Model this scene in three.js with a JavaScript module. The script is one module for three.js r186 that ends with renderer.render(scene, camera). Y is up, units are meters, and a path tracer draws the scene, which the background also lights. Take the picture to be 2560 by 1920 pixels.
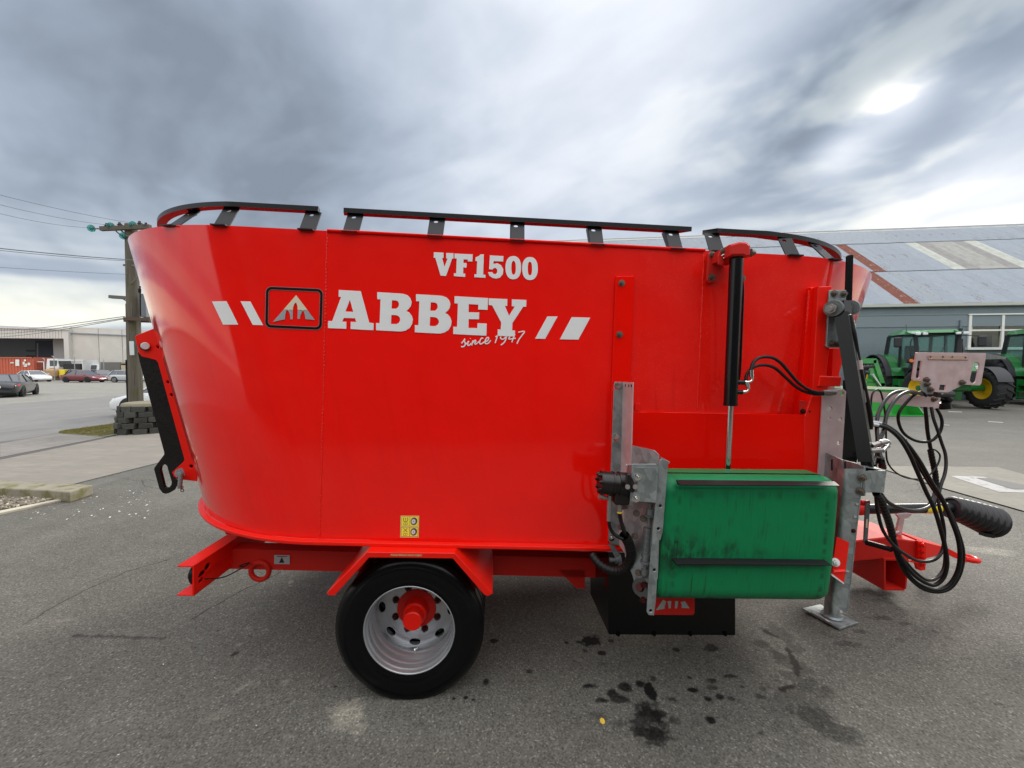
import * as THREE from 'three';
import { mergeGeometries, toCreasedNormals } from 'three/addons/utils/BufferGeometryUtils.js';
import { RoundedBoxGeometry } from 'three/addons/geometries/RoundedBoxGeometry.js';
import { ConvexGeometry } from 'three/addons/geometries/ConvexGeometry.js';

// ---------------------------------------------------------------- camera, sky, sun, exposure
const V = (x, y, z) => new THREE.Vector3(x, y, z);
const scene = new THREE.Scene();
const F = 1020, EYE = 1.88, PITCH = Math.atan((960 - 917.6) / F);       // lens in 2560 x 1920 photo pixels
const camera = new THREE.PerspectiveCamera(2 * Math.atan(960 / F) * 180 / Math.PI, 4 / 3, 0.05, 900);
camera.position.set(0, EYE, 0);
camera.rotation.x = -PITCH;
scene.add(camera);
const renderer = new THREE.WebGLRenderer({ antialias: true });
renderer.toneMapping = THREE.LinearToneMapping;
renderer.toneMappingExposure = 1.76;
renderer.shadowMap.enabled = true;
renderer.shadowMap.type = THREE.PCFSoftShadowMap;
const rayDir = (sx, sy) => V((sx - 1280) / F, -(sy - 960) / F, -1).normalize().applyAxisAngle(V(1, 0, 0), -PITCH);

// noise
const P = new Uint8Array(512);
{ let s = 1234567; const p = [...Array(256).keys()]; for (let i = 255; i > 0; i--) { s = (s * 1103515245 + 12345) & 0x7fffffff; const j = s % (i + 1); [p[i], p[j]] = [p[j], p[i]]; } for (let i = 0; i < 512; i++) P[i] = p[i & 255]; }
const fade = (t) => t * t * t * (t * (t * 6 - 15) + 10), mix = (a, b, t) => a + (b - a) * t, clamp = (x, a = 0, b = 1) => Math.min(b, Math.max(a, x));
const smooth = (a, b, x) => { const t = clamp((x - a) / (b - a)); return t * t * (3 - 2 * t); };
const grad = (h, x, y) => ((h & 1 ? -x : x) + (h & 2 ? -y : y)) * (h & 4 ? 1 : 0.7) + (h & 8 ? 0.3 * x : 0.3 * y);
function noise(x, y) {
  const X = Math.floor(x), Y = Math.floor(y), a = x - X, b = y - Y, u = fade(a), v = fade(b), i = X & 255, j = Y & 255;
  return mix(mix(grad(P[P[i] + j], a, b), grad(P[P[i + 1] + j], a - 1, b), u), mix(grad(P[P[i] + j + 1], a, b - 1), grad(P[P[i + 1] + j + 1], a - 1, b - 1), u), v);
}
function fbm(x, y, n = 5, g = 0.5) { let s = 0, a = 1, t = 0; for (let k = 0; k < n; k++) { s += a * noise(x + k * 17.3, y - k * 9.1); t += a; a *= g; x *= 2.03; y *= 2.03; } return s / t; }
const hash = (x, y) => { let h = (x * 374761393 + y * 668265263) | 0; h = Math.imul(h ^ (h >>> 13), 1274126177); return ((h ^ (h >>> 16)) >>> 0) / 4294967296; };
let seed = 77; const rnd = () => { seed = (seed * 16807) % 2147483647; return seed / 2147483647; }, rr = (a, b) => a + (b - a) * rnd();

// an overcast sky: cloud sheets in streaks, thinner towards the sun on the right, clearer and creamy low on the left
const SUN = rayDir(2228, 285);
{
  const W = 2048, H = 1024, data = new Float32Array(W * H * 4);
  const lobe = (sx, sy) => rayDir(sx, sy);
  const lobes = [ // direction, angular width, change of brightness
    [lobe(330, 330), 0.36, -0.09], [lobe(1600, 40), 0.34, 0.12], [lobe(1880, 20), 0.20, 0.10], [lobe(1330, 330), 0.34, 0.08],
    [lobe(2450, 90), 0.20, -0.05], [lobe(2200, 130), 0.17, -0.13], [lobe(2130, 365), 0.045, 0.20], [lobe(2070, 405), 0.04, 0.14], [lobe(2285, 235), 0.035, 0.16], [lobe(2400, 190), 0.05, 0.06], [lobe(1990, 320), 0.20, -0.07], [lobe(2330, 370), 0.09, -0.05], [lobe(660, 500), 0.24, -0.07], [lobe(2440, 490), 0.16, 0.30]];
  for (let r = 0; r < H; r++) {
    const el = ((r + 0.5) / H - 0.5) * Math.PI, y = Math.sin(el), cy = Math.cos(el);
    for (let c = 0; c < W; c++) {
      const az = ((c + 0.5) / W - 0.5) * 2 * Math.PI, x = Math.cos(az) * cy, z = Math.sin(az) * cy, o = (r * W + c) * 4;
      const yy = Math.max(y, 0) + 0.16, px = x / yy, pz = z / yy;
      const ca = Math.cos(0.75), sa = Math.sin(0.75), u = px * ca - pz * sa, v = px * sa + pz * ca;   // long soft rolls of cloud
      const wx = 0.7 * fbm(u * 0.6 + 3, v * 0.5, 4), wy = 0.7 * fbm(u * 0.6 - 7, v * 0.5 + 5, 4);
      const big = fbm(u * 0.75 + wx, v * 0.5 + wy, 5, 0.45), mid = fbm(u * 1.9 + wx * 1.6 + 11, v * 1.2 + wy * 1.6, 6, 0.47), fine = fbm(u * 5.5 + wx * 3, v * 3.6 + 4 + wy * 3, 5, 0.5);
      let L = 0.335 + 0.12 * big + 0.115 * mid + 0.075 * fine;
      for (const [d, w, a] of lobes) { const q = Math.acos(clamp(d.x * x + d.y * y + d.z * z, -1, 1)) / w; if (q < 3) L += a * Math.exp(-q * q); }
      const toSun = Math.acos(clamp(SUN.x * x + SUN.y * y + SUN.z * z, -1, 1));
      const gap = smooth(-0.06, 0.34, mid + 0.5 * fine + 0.05), glow = Math.exp(-(toSun * toSun) / 0.10);   // gaps that show the bright veil near the sun
      L += glow * (-0.05 + 0.14 * gap) + Math.exp(-(toSun * toSun) / 0.0016) * (0.18 + 0.5 * gap);
      const low = Math.exp(-Math.pow(Math.max(el, 0) / 0.17, 2));                 // paler near the skyline
      const lowGap = low * smooth(-0.22, 0.2, fbm(px * 0.35 + 2, pz * 0.35 + el * 14, 4) + 0.12);
      L += lowGap * 0.40;
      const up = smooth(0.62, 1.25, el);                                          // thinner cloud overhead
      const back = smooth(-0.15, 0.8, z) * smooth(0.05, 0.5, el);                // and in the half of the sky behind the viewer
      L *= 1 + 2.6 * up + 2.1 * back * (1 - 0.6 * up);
      L = Math.max(L, 0.18);
      const warm = clamp(lowGap * 0.9 + glow * gap * 0.4), dark = clamp((0.66 - L) * 2.4);
      const R = L * (1 + 0.05 * warm - 0.185 * dark), G = L * (1 + 0.02 * warm - 0.03 * dark), B = L * (1.03 - 0.24 * warm + 0.17 * dark);
      data[o] = R; data[o + 1] = G; data[o + 2] = B; data[o + 3] = 1;
    }
  }
  const sky = new THREE.DataTexture(data, W, H, THREE.RGBAFormat, THREE.FloatType);
  sky.mapping = THREE.EquirectangularReflectionMapping; sky.magFilter = sky.minFilter = THREE.LinearFilter; sky.wrapS = THREE.RepeatWrapping; sky.needsUpdate = true;
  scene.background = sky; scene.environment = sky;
}
const sun = new THREE.DirectionalLight(new THREE.Color(1, 0.95, 0.86), 1.4);
sun.position.copy(SUN).multiplyScalar(60); sun.castShadow = true; sun.shadow.radius = 24;
sun.shadow.mapSize.set(2048, 2048);
Object.assign(sun.shadow.camera, { left: -40, right: 40, top: 40, bottom: -40, near: 1, far: 160 });
scene.add(sun, sun.target);

// ---------------------------------------------------------------- where a photo pixel lies on a plane of the world, or of the wagon
const cast = (sx, sy, n, p) => { const d = rayDir(sx, sy), o = camera.position, t = n.dot(V(0, 0, 0).subVectors(p, o)) / n.dot(d); return d.multiplyScalar(t).add(o); };
const G = (sx, sy, h = 0) => cast(sx, sy, V(0, 1, 0), V(0, h, 0));
const Wz = (sx, sy, dist) => cast(sx, sy, V(0, 0, 1), V(0, 0, -dist));
const wagon = new THREE.Group();
{ const g = G(1026, 1747); wagon.position.copy(g); wagon.rotation.set(0, 0.039, -0.0398, 'YXZ'); wagon.updateMatrixWorld(true); }
const toLocal = wagon.matrixWorld.clone().invert();
const eyeL = camera.position.clone().applyMatrix4(toLocal);
const locDir = (sx, sy) => rayDir(sx, sy).transformDirection(toLocal);
const onPlane = (sx, sy, n, p) => { const d = locDir(sx, sy), t = n.dot(V(0, 0, 0).subVectors(p, eyeL)) / n.dot(d); return d.multiplyScalar(t).add(eyeL); };
const L = (sx, sy, z) => onPlane(sx, sy, V(0, 0, 1), V(0, 0, z));

// ---------------------------------------------------------------- textures and materials
function tex(w, h, fn, srgb = true) {
  const d = new Uint8Array(w * h * 4);
  for (let j = 0; j < h; j++) for (let i = 0; i < w; i++) { const c = fn(i, j, i / w, j / h), o = (j * w + i) * 4; d[o] = clamp(c[0]) * 255; d[o + 1] = clamp(c[1]) * 255; d[o + 2] = clamp(c[2]) * 255; d[o + 3] = 255; }
  const t = new THREE.DataTexture(d, w, h, THREE.RGBAFormat);
  t.wrapS = t.wrapT = THREE.RepeatWrapping; t.magFilter = THREE.LinearFilter; t.minFilter = THREE.LinearMipmapLinearFilter; t.generateMipmaps = true;
  if (srgb) t.colorSpace = THREE.SRGBColorSpace; t.needsUpdate = true; return t;
}
const gam = (c) => Math.pow(clamp(c), 1 / 2.2);
// noise that repeats over n cells
const tile = (u, v, n, k = 4) => { const a = fbm(u * n, v * n, k), b = fbm((u - 1) * n, v * n, k), c = fbm(u * n, (v - 1) * n, k), d = fbm((u - 1) * n, (v - 1) * n, k), s = smooth(0.75, 1, u), t = smooth(0.75, 1, v); return mix(mix(a, b, s), mix(c, d, s), t); };
const std = (o) => { const { color, ...q } = o; const m = new THREE.MeshPhysicalMaterial(q); if (color) m.color.setRGB(...color); return m; };
const rep = (t, x, y) => { const c = t.clone(); c.repeat.set(x, y); c.needsUpdate = true; return c; };
const grime = tex(512, 512, (i, j, u, v) => { const n = 0.5 + 0.5 * tile(u, v, 6, 5), m = 0.5 + 0.5 * tile(u, v, 28, 3); const k = 0.97 + 0.05 * (n - 0.5) - 0.015 * smooth(0.6, 0.75, m); return [k, k, k]; });
const roughT = tex(512, 512, (i, j, u, v) => { const k = 0.5 + 0.22 * tile(u, v, 9, 5) + 0.08 * (hash(i, j) - 0.5); return [k, k, k]; }, false);
const waves = tex(512, 512, (i, j, u, v) => { const k = 0.5 + 0.5 * tile(u, v, 3, 3) + 0.02 * tile(u, v, 60, 2); return [k, k, k]; }, false);
const spangle = tex(512, 512, (i, j, u, v) => {
  let best = 9, id = 0; const N = 14, a = Math.floor(u * N), b = Math.floor(v * N);
  for (let x = -1; x < 2; x++) for (let y = -1; y < 2; y++) { const cx = (a + x + N) % N, cy = (b + y + N) % N, dx = a + x + hash(cx, cy + 50) - u * N, dy = b + y + hash(cx + 90, cy) - v * N, q = Math.abs(dx) * 1.2 + Math.abs(dy + dx * 0.3); if (q < best) { best = q; id = hash(cx * 3 + 7, cy * 5 + 1); } }
  const k = 0.52 + 0.30 * id + 0.30 * tile(u, v, 5, 4); return [gam(k * 0.56), gam(k * 0.60), gam(k * 0.60)];
});
const pinkT = tex(256, 256, (i, j, u, v) => { const n = 0.5 + 0.6 * tile(u, v, 5, 5), m = 0.5 + 0.6 * tile(u + 0.37, v, 9, 4); return [gam(0.42 + 0.26 * n + 0.14 * m), gam(0.31 + 0.30 * n + 0.10 * m), gam(0.295 + 0.29 * n + 0.10 * m)]; });
const redBase = { roughness: 0.13, ior: 1.21, roughnessMap: rep(roughT, 1, 1) };
const M = {
  tub: std({ color: [0.90, 0.0065, 0.002], map: rep(grime, 0.8, 0.8), ...redBase, bumpMap: rep(waves, 0.55, 0.4), bumpScale: 0.010 }),
  red: std({ color: [0.90, 0.012, 0.004], map: rep(grime, 2, 2), roughness: 0.3, ior: 1.35 }),
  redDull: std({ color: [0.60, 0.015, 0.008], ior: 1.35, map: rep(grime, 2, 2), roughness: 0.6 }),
  white: std({ color: [0.80, 0.81, 0.79], roughness: 0.5, map: rep(grime, 2, 2) }),
  silverGrey: std({ color: [0.38, 0.39, 0.40], roughness: 0.35, metalness: 0.3 }),
  cream: std({ color: [0.72, 0.62, 0.45], roughness: 0.35, metalness: 0.1 }),
  logoBlack: std({ color: [0.006, 0.002, 0.002], roughness: 0.4, ior: 1.25 }),
  black: std({ color: [0.004, 0.0042, 0.005], roughness: 0.22, ior: 1.42 }),
  rail: std({ color: [0.007, 0.0078, 0.009], roughness: 0.4, ior: 1.38, map: rep(grime, 3, 3) }),
  knife: std({ color: [0.022, 0.022, 0.023], roughness: 0.55, metalness: 0.35, map: rep(pinkT, 2, 2), roughnessMap: rep(roughT, 4, 4) }),
  rubber: std({ color: [0.006, 0.006, 0.0065], roughness: 0.42, ior: 1.38 }),
  tyre: std({ color: [0.0030, 0.0030, 0.0036], roughness: 0.45, ior: 1.32, roughnessMap: rep(roughT, 4, 4) }),
  hose: std({ color: [0.005, 0.0045, 0.0045], roughness: 0.42, ior: 1.4 }),
  galv: std({ color: [0.76, 0.79, 0.78], map: rep(spangle, 2.2, 2.2), roughness: 0.48, metalness: 0.55 }),
  galvPink: std({ color: [0.95, 0.88, 0.9], map: rep(pinkT, 2, 2), roughness: 0.5, metalness: 0.35 }),
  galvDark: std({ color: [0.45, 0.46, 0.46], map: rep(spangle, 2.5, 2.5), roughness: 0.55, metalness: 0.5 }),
  rim: std({ color: [0.50, 0.515, 0.53], roughness: 0.26, metalness: 0.68, map: rep(grime, 3, 3) }),
  steel: std({ color: [0.35, 0.33, 0.31], roughness: 0.4, metalness: 0.8 }),
  chrome: std({ color: [0.75, 0.74, 0.72], roughness: 0.14, metalness: 1 }),
  bolt: std({ color: [0.20, 0.17, 0.14], roughness: 0.45, metalness: 0.8 }),
  nutRed: std({ color: [0.06, 0.012, 0.01], roughness: 0.4, metalness: 0.5 }),
  motor: std({ color: [0.009, 0.006, 0.0055], roughness: 0.35, map: rep(grime, 6, 6) }),
  boot: std({ color: [0.012, 0.012, 0.013], roughness: 0.38 }),
  yellow: std({ color: [0.85, 0.68, 0.03], roughness: 0.5 }),
  dark: std({ color: [0.01, 0.01, 0.01], roughness: 0.9 }),
  boxBlack: std({ color: [0.0015, 0.0015, 0.002], roughness: 0.3, ior: 1.35, roughnessMap: rep(roughT, 2, 2) }),
};
// the tub paint: a coat duller and darker towards the top, with a film of dried rain, run marks and drops where the conveyor end got wet
{
  const film = (x, y) => { const n = fbm(x * 1.1 + 3, y * 1.3, 4), right = smooth(1.55, 2.1, x) * smooth(4.6, 3.6, x), left = smooth(0.6, 0.0, x) + smooth(10.5, 11.4, x); return [n, clamp(0.04 + right * (0.30 + 0.8 * n) + 0.22 * left * smooth(-0.1, 0.4, fbm(x * 5, y * 1.2 + 7, 4)) + 0.10 * smooth(2.1, 2.6, y)), right]; };
  const at = (u, v) => [u * 12, 0.85 + v * 1.85];
  const map = tex(2048, 512, (i, j, u, v) => {
    const [x, y] = at(u, v), [n, d, right] = film(x, y), run = smooth(0.12, 0.42, fbm(x * 16, y * 0.9 + 4, 4)) * smooth(2.1, 1.6, y), bl = fbm(x * 7, y * 7, 4);
    const drop = hash(i * 3 + 1, j * 5 + 2) < 0.05 * right * smooth(-0.05, 0.3, n + 0.15) * smooth(1.3, 1.9, y) ? 0.35 : 0;
    const k = (1 - 0.10 * d) * (1 + 0.05 * bl) * (1 - 0.13 * run * (0.25 + right)) * (1 - 0.06 * smooth(2.0, 2.6, y));
    return [gam(0.90 * k + 0.05 * drop), gam((0.0030 + 0.012 * d * (1 + bl)) * k + 0.06 * drop), gam((0.0006 + 0.006 * d * (1 + bl)) * k + 0.05 * drop)];
  });
  const rgh = tex(1024, 256, (i, j, u, v) => { const [x, y] = at(u, v), [n, d] = film(x, y), k = 0.10 + 0.45 * d + 0.05 * fbm(x * 9, y * 9, 3); return [k, k, k]; }, false);
  for (const t of [map, rgh]) { t.repeat.set(1 / 12, 1 / 1.85); t.offset.set(0, -0.85 / 1.85); t.wrapT = THREE.ClampToEdgeWrapping; }
  M.tubSheet = std({ color: [1, 1, 1], map, roughness: 1, roughnessMap: rgh, ior: 1.15, clearcoat: 0.85, clearcoatRoughness: 0.07, bumpMap: rep(waves, 0.55, 0.4), bumpScale: 0.016 });
}
M.belt = std({ roughness: 0.42, ior: 1.3, color: [1, 1, 1], map: tex(1024, 1024, (i, j, u, v) => {
  // u across, v up: grease along the lower edge, rubbed streaks, smears round the cleats
  const n = fbm(u * 9, v * 4, 5), st = fbm(u * 46, v * 2.2, 4), sp = fbm(u * 26, v * 10, 5, 0.62);
  let d = 0.20 * smooth(0.0, 0.5, n) + 0.34 * smooth(0.05, 0.45, st) * smooth(-0.2, 0.3, n) + 0.45 * smooth(0.16, 0.4, fbm(u * 90, v * 3 + 9, 3)) * smooth(-0.1, 0.3, fbm(u * 5 + 7, v * 3, 3));
  d += 0.75 * smooth(0.11, 0.0, v + 0.07 * n) * smooth(-0.25, 0.25, sp + n * 0.5);
  d += 0.75 * smooth(0.62, 0.0, Math.abs(v - 0.42) / 0.42 + u * 0.75 + n * 0.6) * smooth(-0.35, 0.2, sp + st * 0.5);
  d += 0.6 * smooth(0.02, 0.0, Math.abs(u - 0.915 + (v - 0.5) * 0.01)) * smooth(-0.2, 0.25, fbm(3, v * 18, 3));
  d += 0.40 * smooth(0.018, 0.0, Math.abs(u - 0.075)) * smooth(-0.1, 0.3, fbm(9, v * 14, 3));
  d += 0.35 * smooth(0.05, 0.0, Math.abs(v - 0.87)) * smooth(0.1, 0.5, fbm(u * 14, 7, 3) + 0.2);
  d = clamp(d, 0, 0.85); const b = 1 + 0.25 * n + 0.12 * st;
  return [gam(mix(0.0015 * b, 0.006, d)), gam(mix(0.195 * b, 0.012, d)), gam(mix(0.064 * b, 0.008, d))];
}) });
// ---------------------------------------------------------------- building helpers
function merge(list) {
  const a = (Array.isArray(list) ? list : [list]).map((g) => { const q = g.index ? g.toNonIndexed() : g.clone(); for (const k of Object.keys(q.attributes)) if (!['position', 'normal', 'uv'].includes(k)) q.deleteAttribute(k); if (!q.attributes.uv) q.setAttribute('uv', new THREE.BufferAttribute(new Float32Array(q.attributes.position.count * 2), 2)); return q; });
  return a.length > 1 ? mergeGeometries(a) : a[0];
}
function obj(name, geos, mat, parent, label) {
  const m = new THREE.Mesh(merge(geos), mat); m.name = name; m.castShadow = m.receiveShadow = true; parent.add(m);
  if (label) m.userData.label = label; return m;
}
const objs = (name, list, mat, parent) => list.map((g) => obj(name, g, mat, parent));
const used = {};
const numbered = (n) => { const k = (used[n] = (used[n] ?? -1) + 1); return k ? n + '_' + String(k).padStart(3, '0') : n; };
function tag(o, label, category, group) { o.userData.label = label; o.userData.category = category; if (group) o.userData.group = group; return o; }
function thing(name, label, category, pos = V(0, 0, 0), turn = 0, group) { const o = new THREE.Group(); o.name = numbered(name); o.position.copy(pos); o.rotation.y = turn; tag(o, label, category, group); scene.add(o); return o; }
function struct(name, geos, mat) { const m = obj(numbered(name), geos, mat, scene); m.userData.kind = 'structure'; return m; }
// a plate: a polygon on the plane through its points, given thickness away from the eye
function plate(pts, t, holes = [], bevel = 0, eye = eyeL) {
  let n = V(0, 0, 0); for (let i = 0; i < pts.length; i++) { const a = pts[i], b = pts[(i + 1) % pts.length]; n.x += (a.y - b.y) * (a.z + b.z); n.y += (a.z - b.z) * (a.x + b.x); n.z += (a.x - b.x) * (a.y + b.y); }
  n.normalize(); const o = pts[0].clone(); if (n.dot(V(0, 0, 0).subVectors(eye, o)) < 0) n.negate();
  let ux = V(0, 1, 0).cross(n); if (ux.length() < 0.05) ux = V(1, 0, 0); ux.normalize(); const uy = n.clone().cross(ux).normalize();
  const to2 = (p) => { const d = V(0, 0, 0).subVectors(p, o); return new THREE.Vector2(d.dot(ux), d.dot(uy)); };
  const sh = new THREE.Shape(pts.map(to2)); for (const h of holes) sh.holes.push(new THREE.Path(h.map(to2)));
  const g = new THREE.ExtrudeGeometry(sh, { depth: Math.max(1e-4, t - 2 * bevel), bevelEnabled: bevel > 0, bevelThickness: bevel, bevelSize: bevel, bevelOffset: -bevel, bevelSegments: 1, curveSegments: 8 });
  g.translate(0, 0, -(t - bevel)); g.applyMatrix4(new THREE.Matrix4().makeBasis(ux, uy, n).setPosition(o)); return g;
}
const circle = (c, r, n = 14) => [...Array(n)].map((_, i) => V(c.x + r * Math.cos(i / n * 2 * Math.PI), c.y + r * Math.sin(i / n * 2 * Math.PI), c.z));
const slab = (ss, z, t, holes = [], bevel = 0) => plate(ss.map(([x, y]) => L(x, y, z)), t, holes, bevel);
const sheet = (ss, t, holes = [], bevel = 0) => plate(ss.map(([x, y, z]) => L(x, y, z)), t, holes, bevel);
function cyl(p, q, r1, r2 = r1, seg = 20, open = false) {
  const d = V(0, 0, 0).subVectors(q, p), g = new THREE.CylinderGeometry(r2, r1, d.length(), seg, 1, open);
  g.applyQuaternion(new THREE.Quaternion().setFromUnitVectors(V(0, 1, 0), d.clone().normalize())); g.translate((p.x + q.x) / 2, (p.y + q.y) / 2, (p.z + q.z) / 2); return g;
}
const tube = (pts, r, n = 0, seg = 10) => new THREE.TubeGeometry(new THREE.CatmullRomCurve3(pts, false, 'centripetal'), n || pts.length * 7, r, seg);
function ribbed(pts, r0, r1, ribs, depth, seg = 16) {          // a sleeve or boot: rings of changing radius along a curve
  const n = ribs * 8, c = new THREE.CatmullRomCurve3(pts, false, 'centripetal'), g = new THREE.TubeGeometry(c, n, 1, seg), p = g.attributes.position, P0 = c.getSpacedPoints(n);
  for (let i = 0; i <= n; i++) for (let j = 0; j <= seg; j++) { const k = i * (seg + 1) + j, f = (i / 8) % 1, r = mix(r0, r1, i / n) * (1 - depth * Math.pow(Math.abs(f * 2 - 1), 2.2)), o = P0[i]; p.setXYZ(k, o.x + (p.getX(k) - o.x) * r, o.y + (p.getY(k) - o.y) * r, o.z + (p.getZ(k) - o.z) * r); }
  g.computeVertexNormals(); return g;
}
const box = (cx, cy, cz, w, h, d, r = 0) => { const g = r ? new RoundedBoxGeometry(w, h, d, 2, r) : new THREE.BoxGeometry(w, h, d); g.translate(cx, cy, cz); return g; };
function bar(p, q, w, h, up = V(0, 1, 0)) {                       // a square bar from p to q
  const d = V(0, 0, 0).subVectors(q, p), x = d.clone().normalize(), z = x.clone().cross(up).normalize(), y = z.clone().cross(x), g = new THREE.BoxGeometry(d.length(), h, w);
  return g.applyMatrix4(new THREE.Matrix4().makeBasis(x, y, z).setPosition(p.clone().add(q).multiplyScalar(0.5)));
}
function bolt(p, r = 0.012, dir = V(0, 0, 1), stud = 0.5) { const d = dir.clone().normalize(), at = (t) => p.clone().addScaledVector(d, t); return merge([cyl(at(-0.002), at(r * 0.25), r * 1.45, r * 1.4, 14), cyl(at(r * 0.25), at(r * 1.1), r, r * 0.95, 6), ...(stud ? [cyl(at(r), at(r * (1.1 + stud)), r * 0.55, r * 0.5, 8)] : [])]); }
const hull = (pts) => new ConvexGeometry(pts);

// ================================================================ the feed mixer wagon
wagon.name = 'feed_mixer_wagon'; scene.add(wagon);
tag(wagon, 'large glossy red livestock feed mixer wagon with white lettering, black rails and green conveyor belt', 'feed mixer');
const YB = 0.8994, YT = 2.6226;
const tubAt = (y) => { const k = (y - YB) / (YT - YB); return { cl: mix(-0.5551, -1.0967, k), cr: mix(1.5789, 2.1019, k), R: mix(1.1569, 1.1887, k), z: mix(-0.0267, -0.0994, k) }; };
const tubZ = (x, y) => { const t = tubAt(y), d = x < t.cl ? t.cl - x : x > t.cr ? x - t.cr : 0; return t.z - t.R + Math.sqrt(Math.max(0.0001, t.R * t.R - d * d)); };
const WN = V(0, 0.0422, 1).normalize();
const Lw = (sx, sy, off = 0) => { const p = onPlane(sx, sy, WN, V(0, YB, -0.0267).addScaledVector(WN, off)); p.z = tubZ(p.x, p.y) + off; return p; };
// the oval outline at height y, moved out by `o`; u runs 0..1 round it
function oval(y, o, u) {
  const t = tubAt(y), R = t.R + o, len = t.cr - t.cl, arc = Math.PI * R, tot = 2 * len + 2 * arc; let s = (((u % 1) + 1) % 1) * tot; const zc = t.z - t.R;
  if (s < len) return V(t.cl + s, y, zc + R); s -= len;
  if (s < arc) { const a = Math.PI / 2 - s / R; return V(t.cr + R * Math.cos(a), y, zc + R * Math.sin(a)); } s -= arc;
  if (s < len) return V(t.cr - s, y, zc - R); s -= len;
  const a = -Math.PI / 2 - s / R; return V(t.cl + R * Math.cos(a), y, zc + R * Math.sin(a));
}
function loft(rows, N) {                                            // rows: [y, outward offset]; uv in metres
  const pos = [], uv = [], idx = [];
  rows.forEach(([y, o], j) => { for (let i = 0; i <= N; i++) { const p = oval(y, o, i / N); pos.push(p.x, p.y, p.z); uv.push(i / N * 12, y + o); } });
  for (let j = 0; j + 1 < rows.length; j++) for (let i = 0; i < N; i++) { const a = j * (N + 1) + i, b = a + 1, c = a + N + 1, d = c + 1; idx.push(a, b, d, a, d, c); }
  const g = new THREE.BufferGeometry(); g.setAttribute('position', new THREE.Float32BufferAttribute(pos, 3)); g.setAttribute('uv', new THREE.Float32BufferAttribute(uv, 2)); g.setIndex(idx); g.computeVertexNormals(); return g;
}
const rowsUp = (a, b, n, o) => [...Array(n + 1)].map((_, i) => [mix(a, b, i / n), o]);
obj('tub', [loft(rowsUp(YB, YT, 10, 0), 200), loft([[YT, 0], [YT, -0.008]], 200), loft(rowsUp(YT, YB, 4, -0.008), 160), (() => { const s = new THREE.Shape([...Array(80)].map((_, i) => { const p = oval(YB, -0.004, i / 80); return new THREE.Vector2(p.x, p.z); })); const g = new THREE.ShapeGeometry(s); g.rotateX(Math.PI / 2); g.translate(0, YB + 0.01, 0); return g; })()], M.tubSheet, wagon);
obj('bottom_flange', [loft([[YB - 0.022, 0], [YB - 0.022, 0.034], [YB - 0.018, 0.037], [YB - 0.004, 0.037], [YB, 0.034], [YB, 0.002]].map(([y, o]) => [y, o]), 200)], M.red, wagon);
// folded lip on the middle sheet, weld seams
{
  const lip = []; for (let i = 0; i <= 24; i++) { const sx = mix(819, 1762, i / 24), sy = mix(577.5, 627, i / 24); lip.push(Lw(sx, sy, 0.003)); }
  obj('folded_lip', [tube(lip.map((p) => V(p.x, p.y + 0.002, p.z + 0.002)), 0.009, 60, 8), tube(lip.map((p) => V(p.x, p.y + 0.004, p.z - 0.02)), 0.008, 60, 8)], M.tub, wagon);
  const seam = (a, b) => { const g = []; const n = 90; for (let i = 0; i < n; i++) { const p = Lw(mix(a[0], b[0], i / n), mix(a[1], b[1], i / n), 0.0005); const s = new THREE.SphereGeometry(1, 6, 4); s.scale(rr(0.004, 0.0065), rr(0.009, 0.014), rr(0.0025, 0.0045)); s.translate(p.x + rr(-0.0015, 0.0015), p.y, p.z); g.push(s); } return g; };
  obj('weld_seam', seam([818, 580], [799, 1353]), M.red, wagon);
  obj('weld_seam', seam([1760, 632], [1743, 1024]), M.red, wagon);
}
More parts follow.
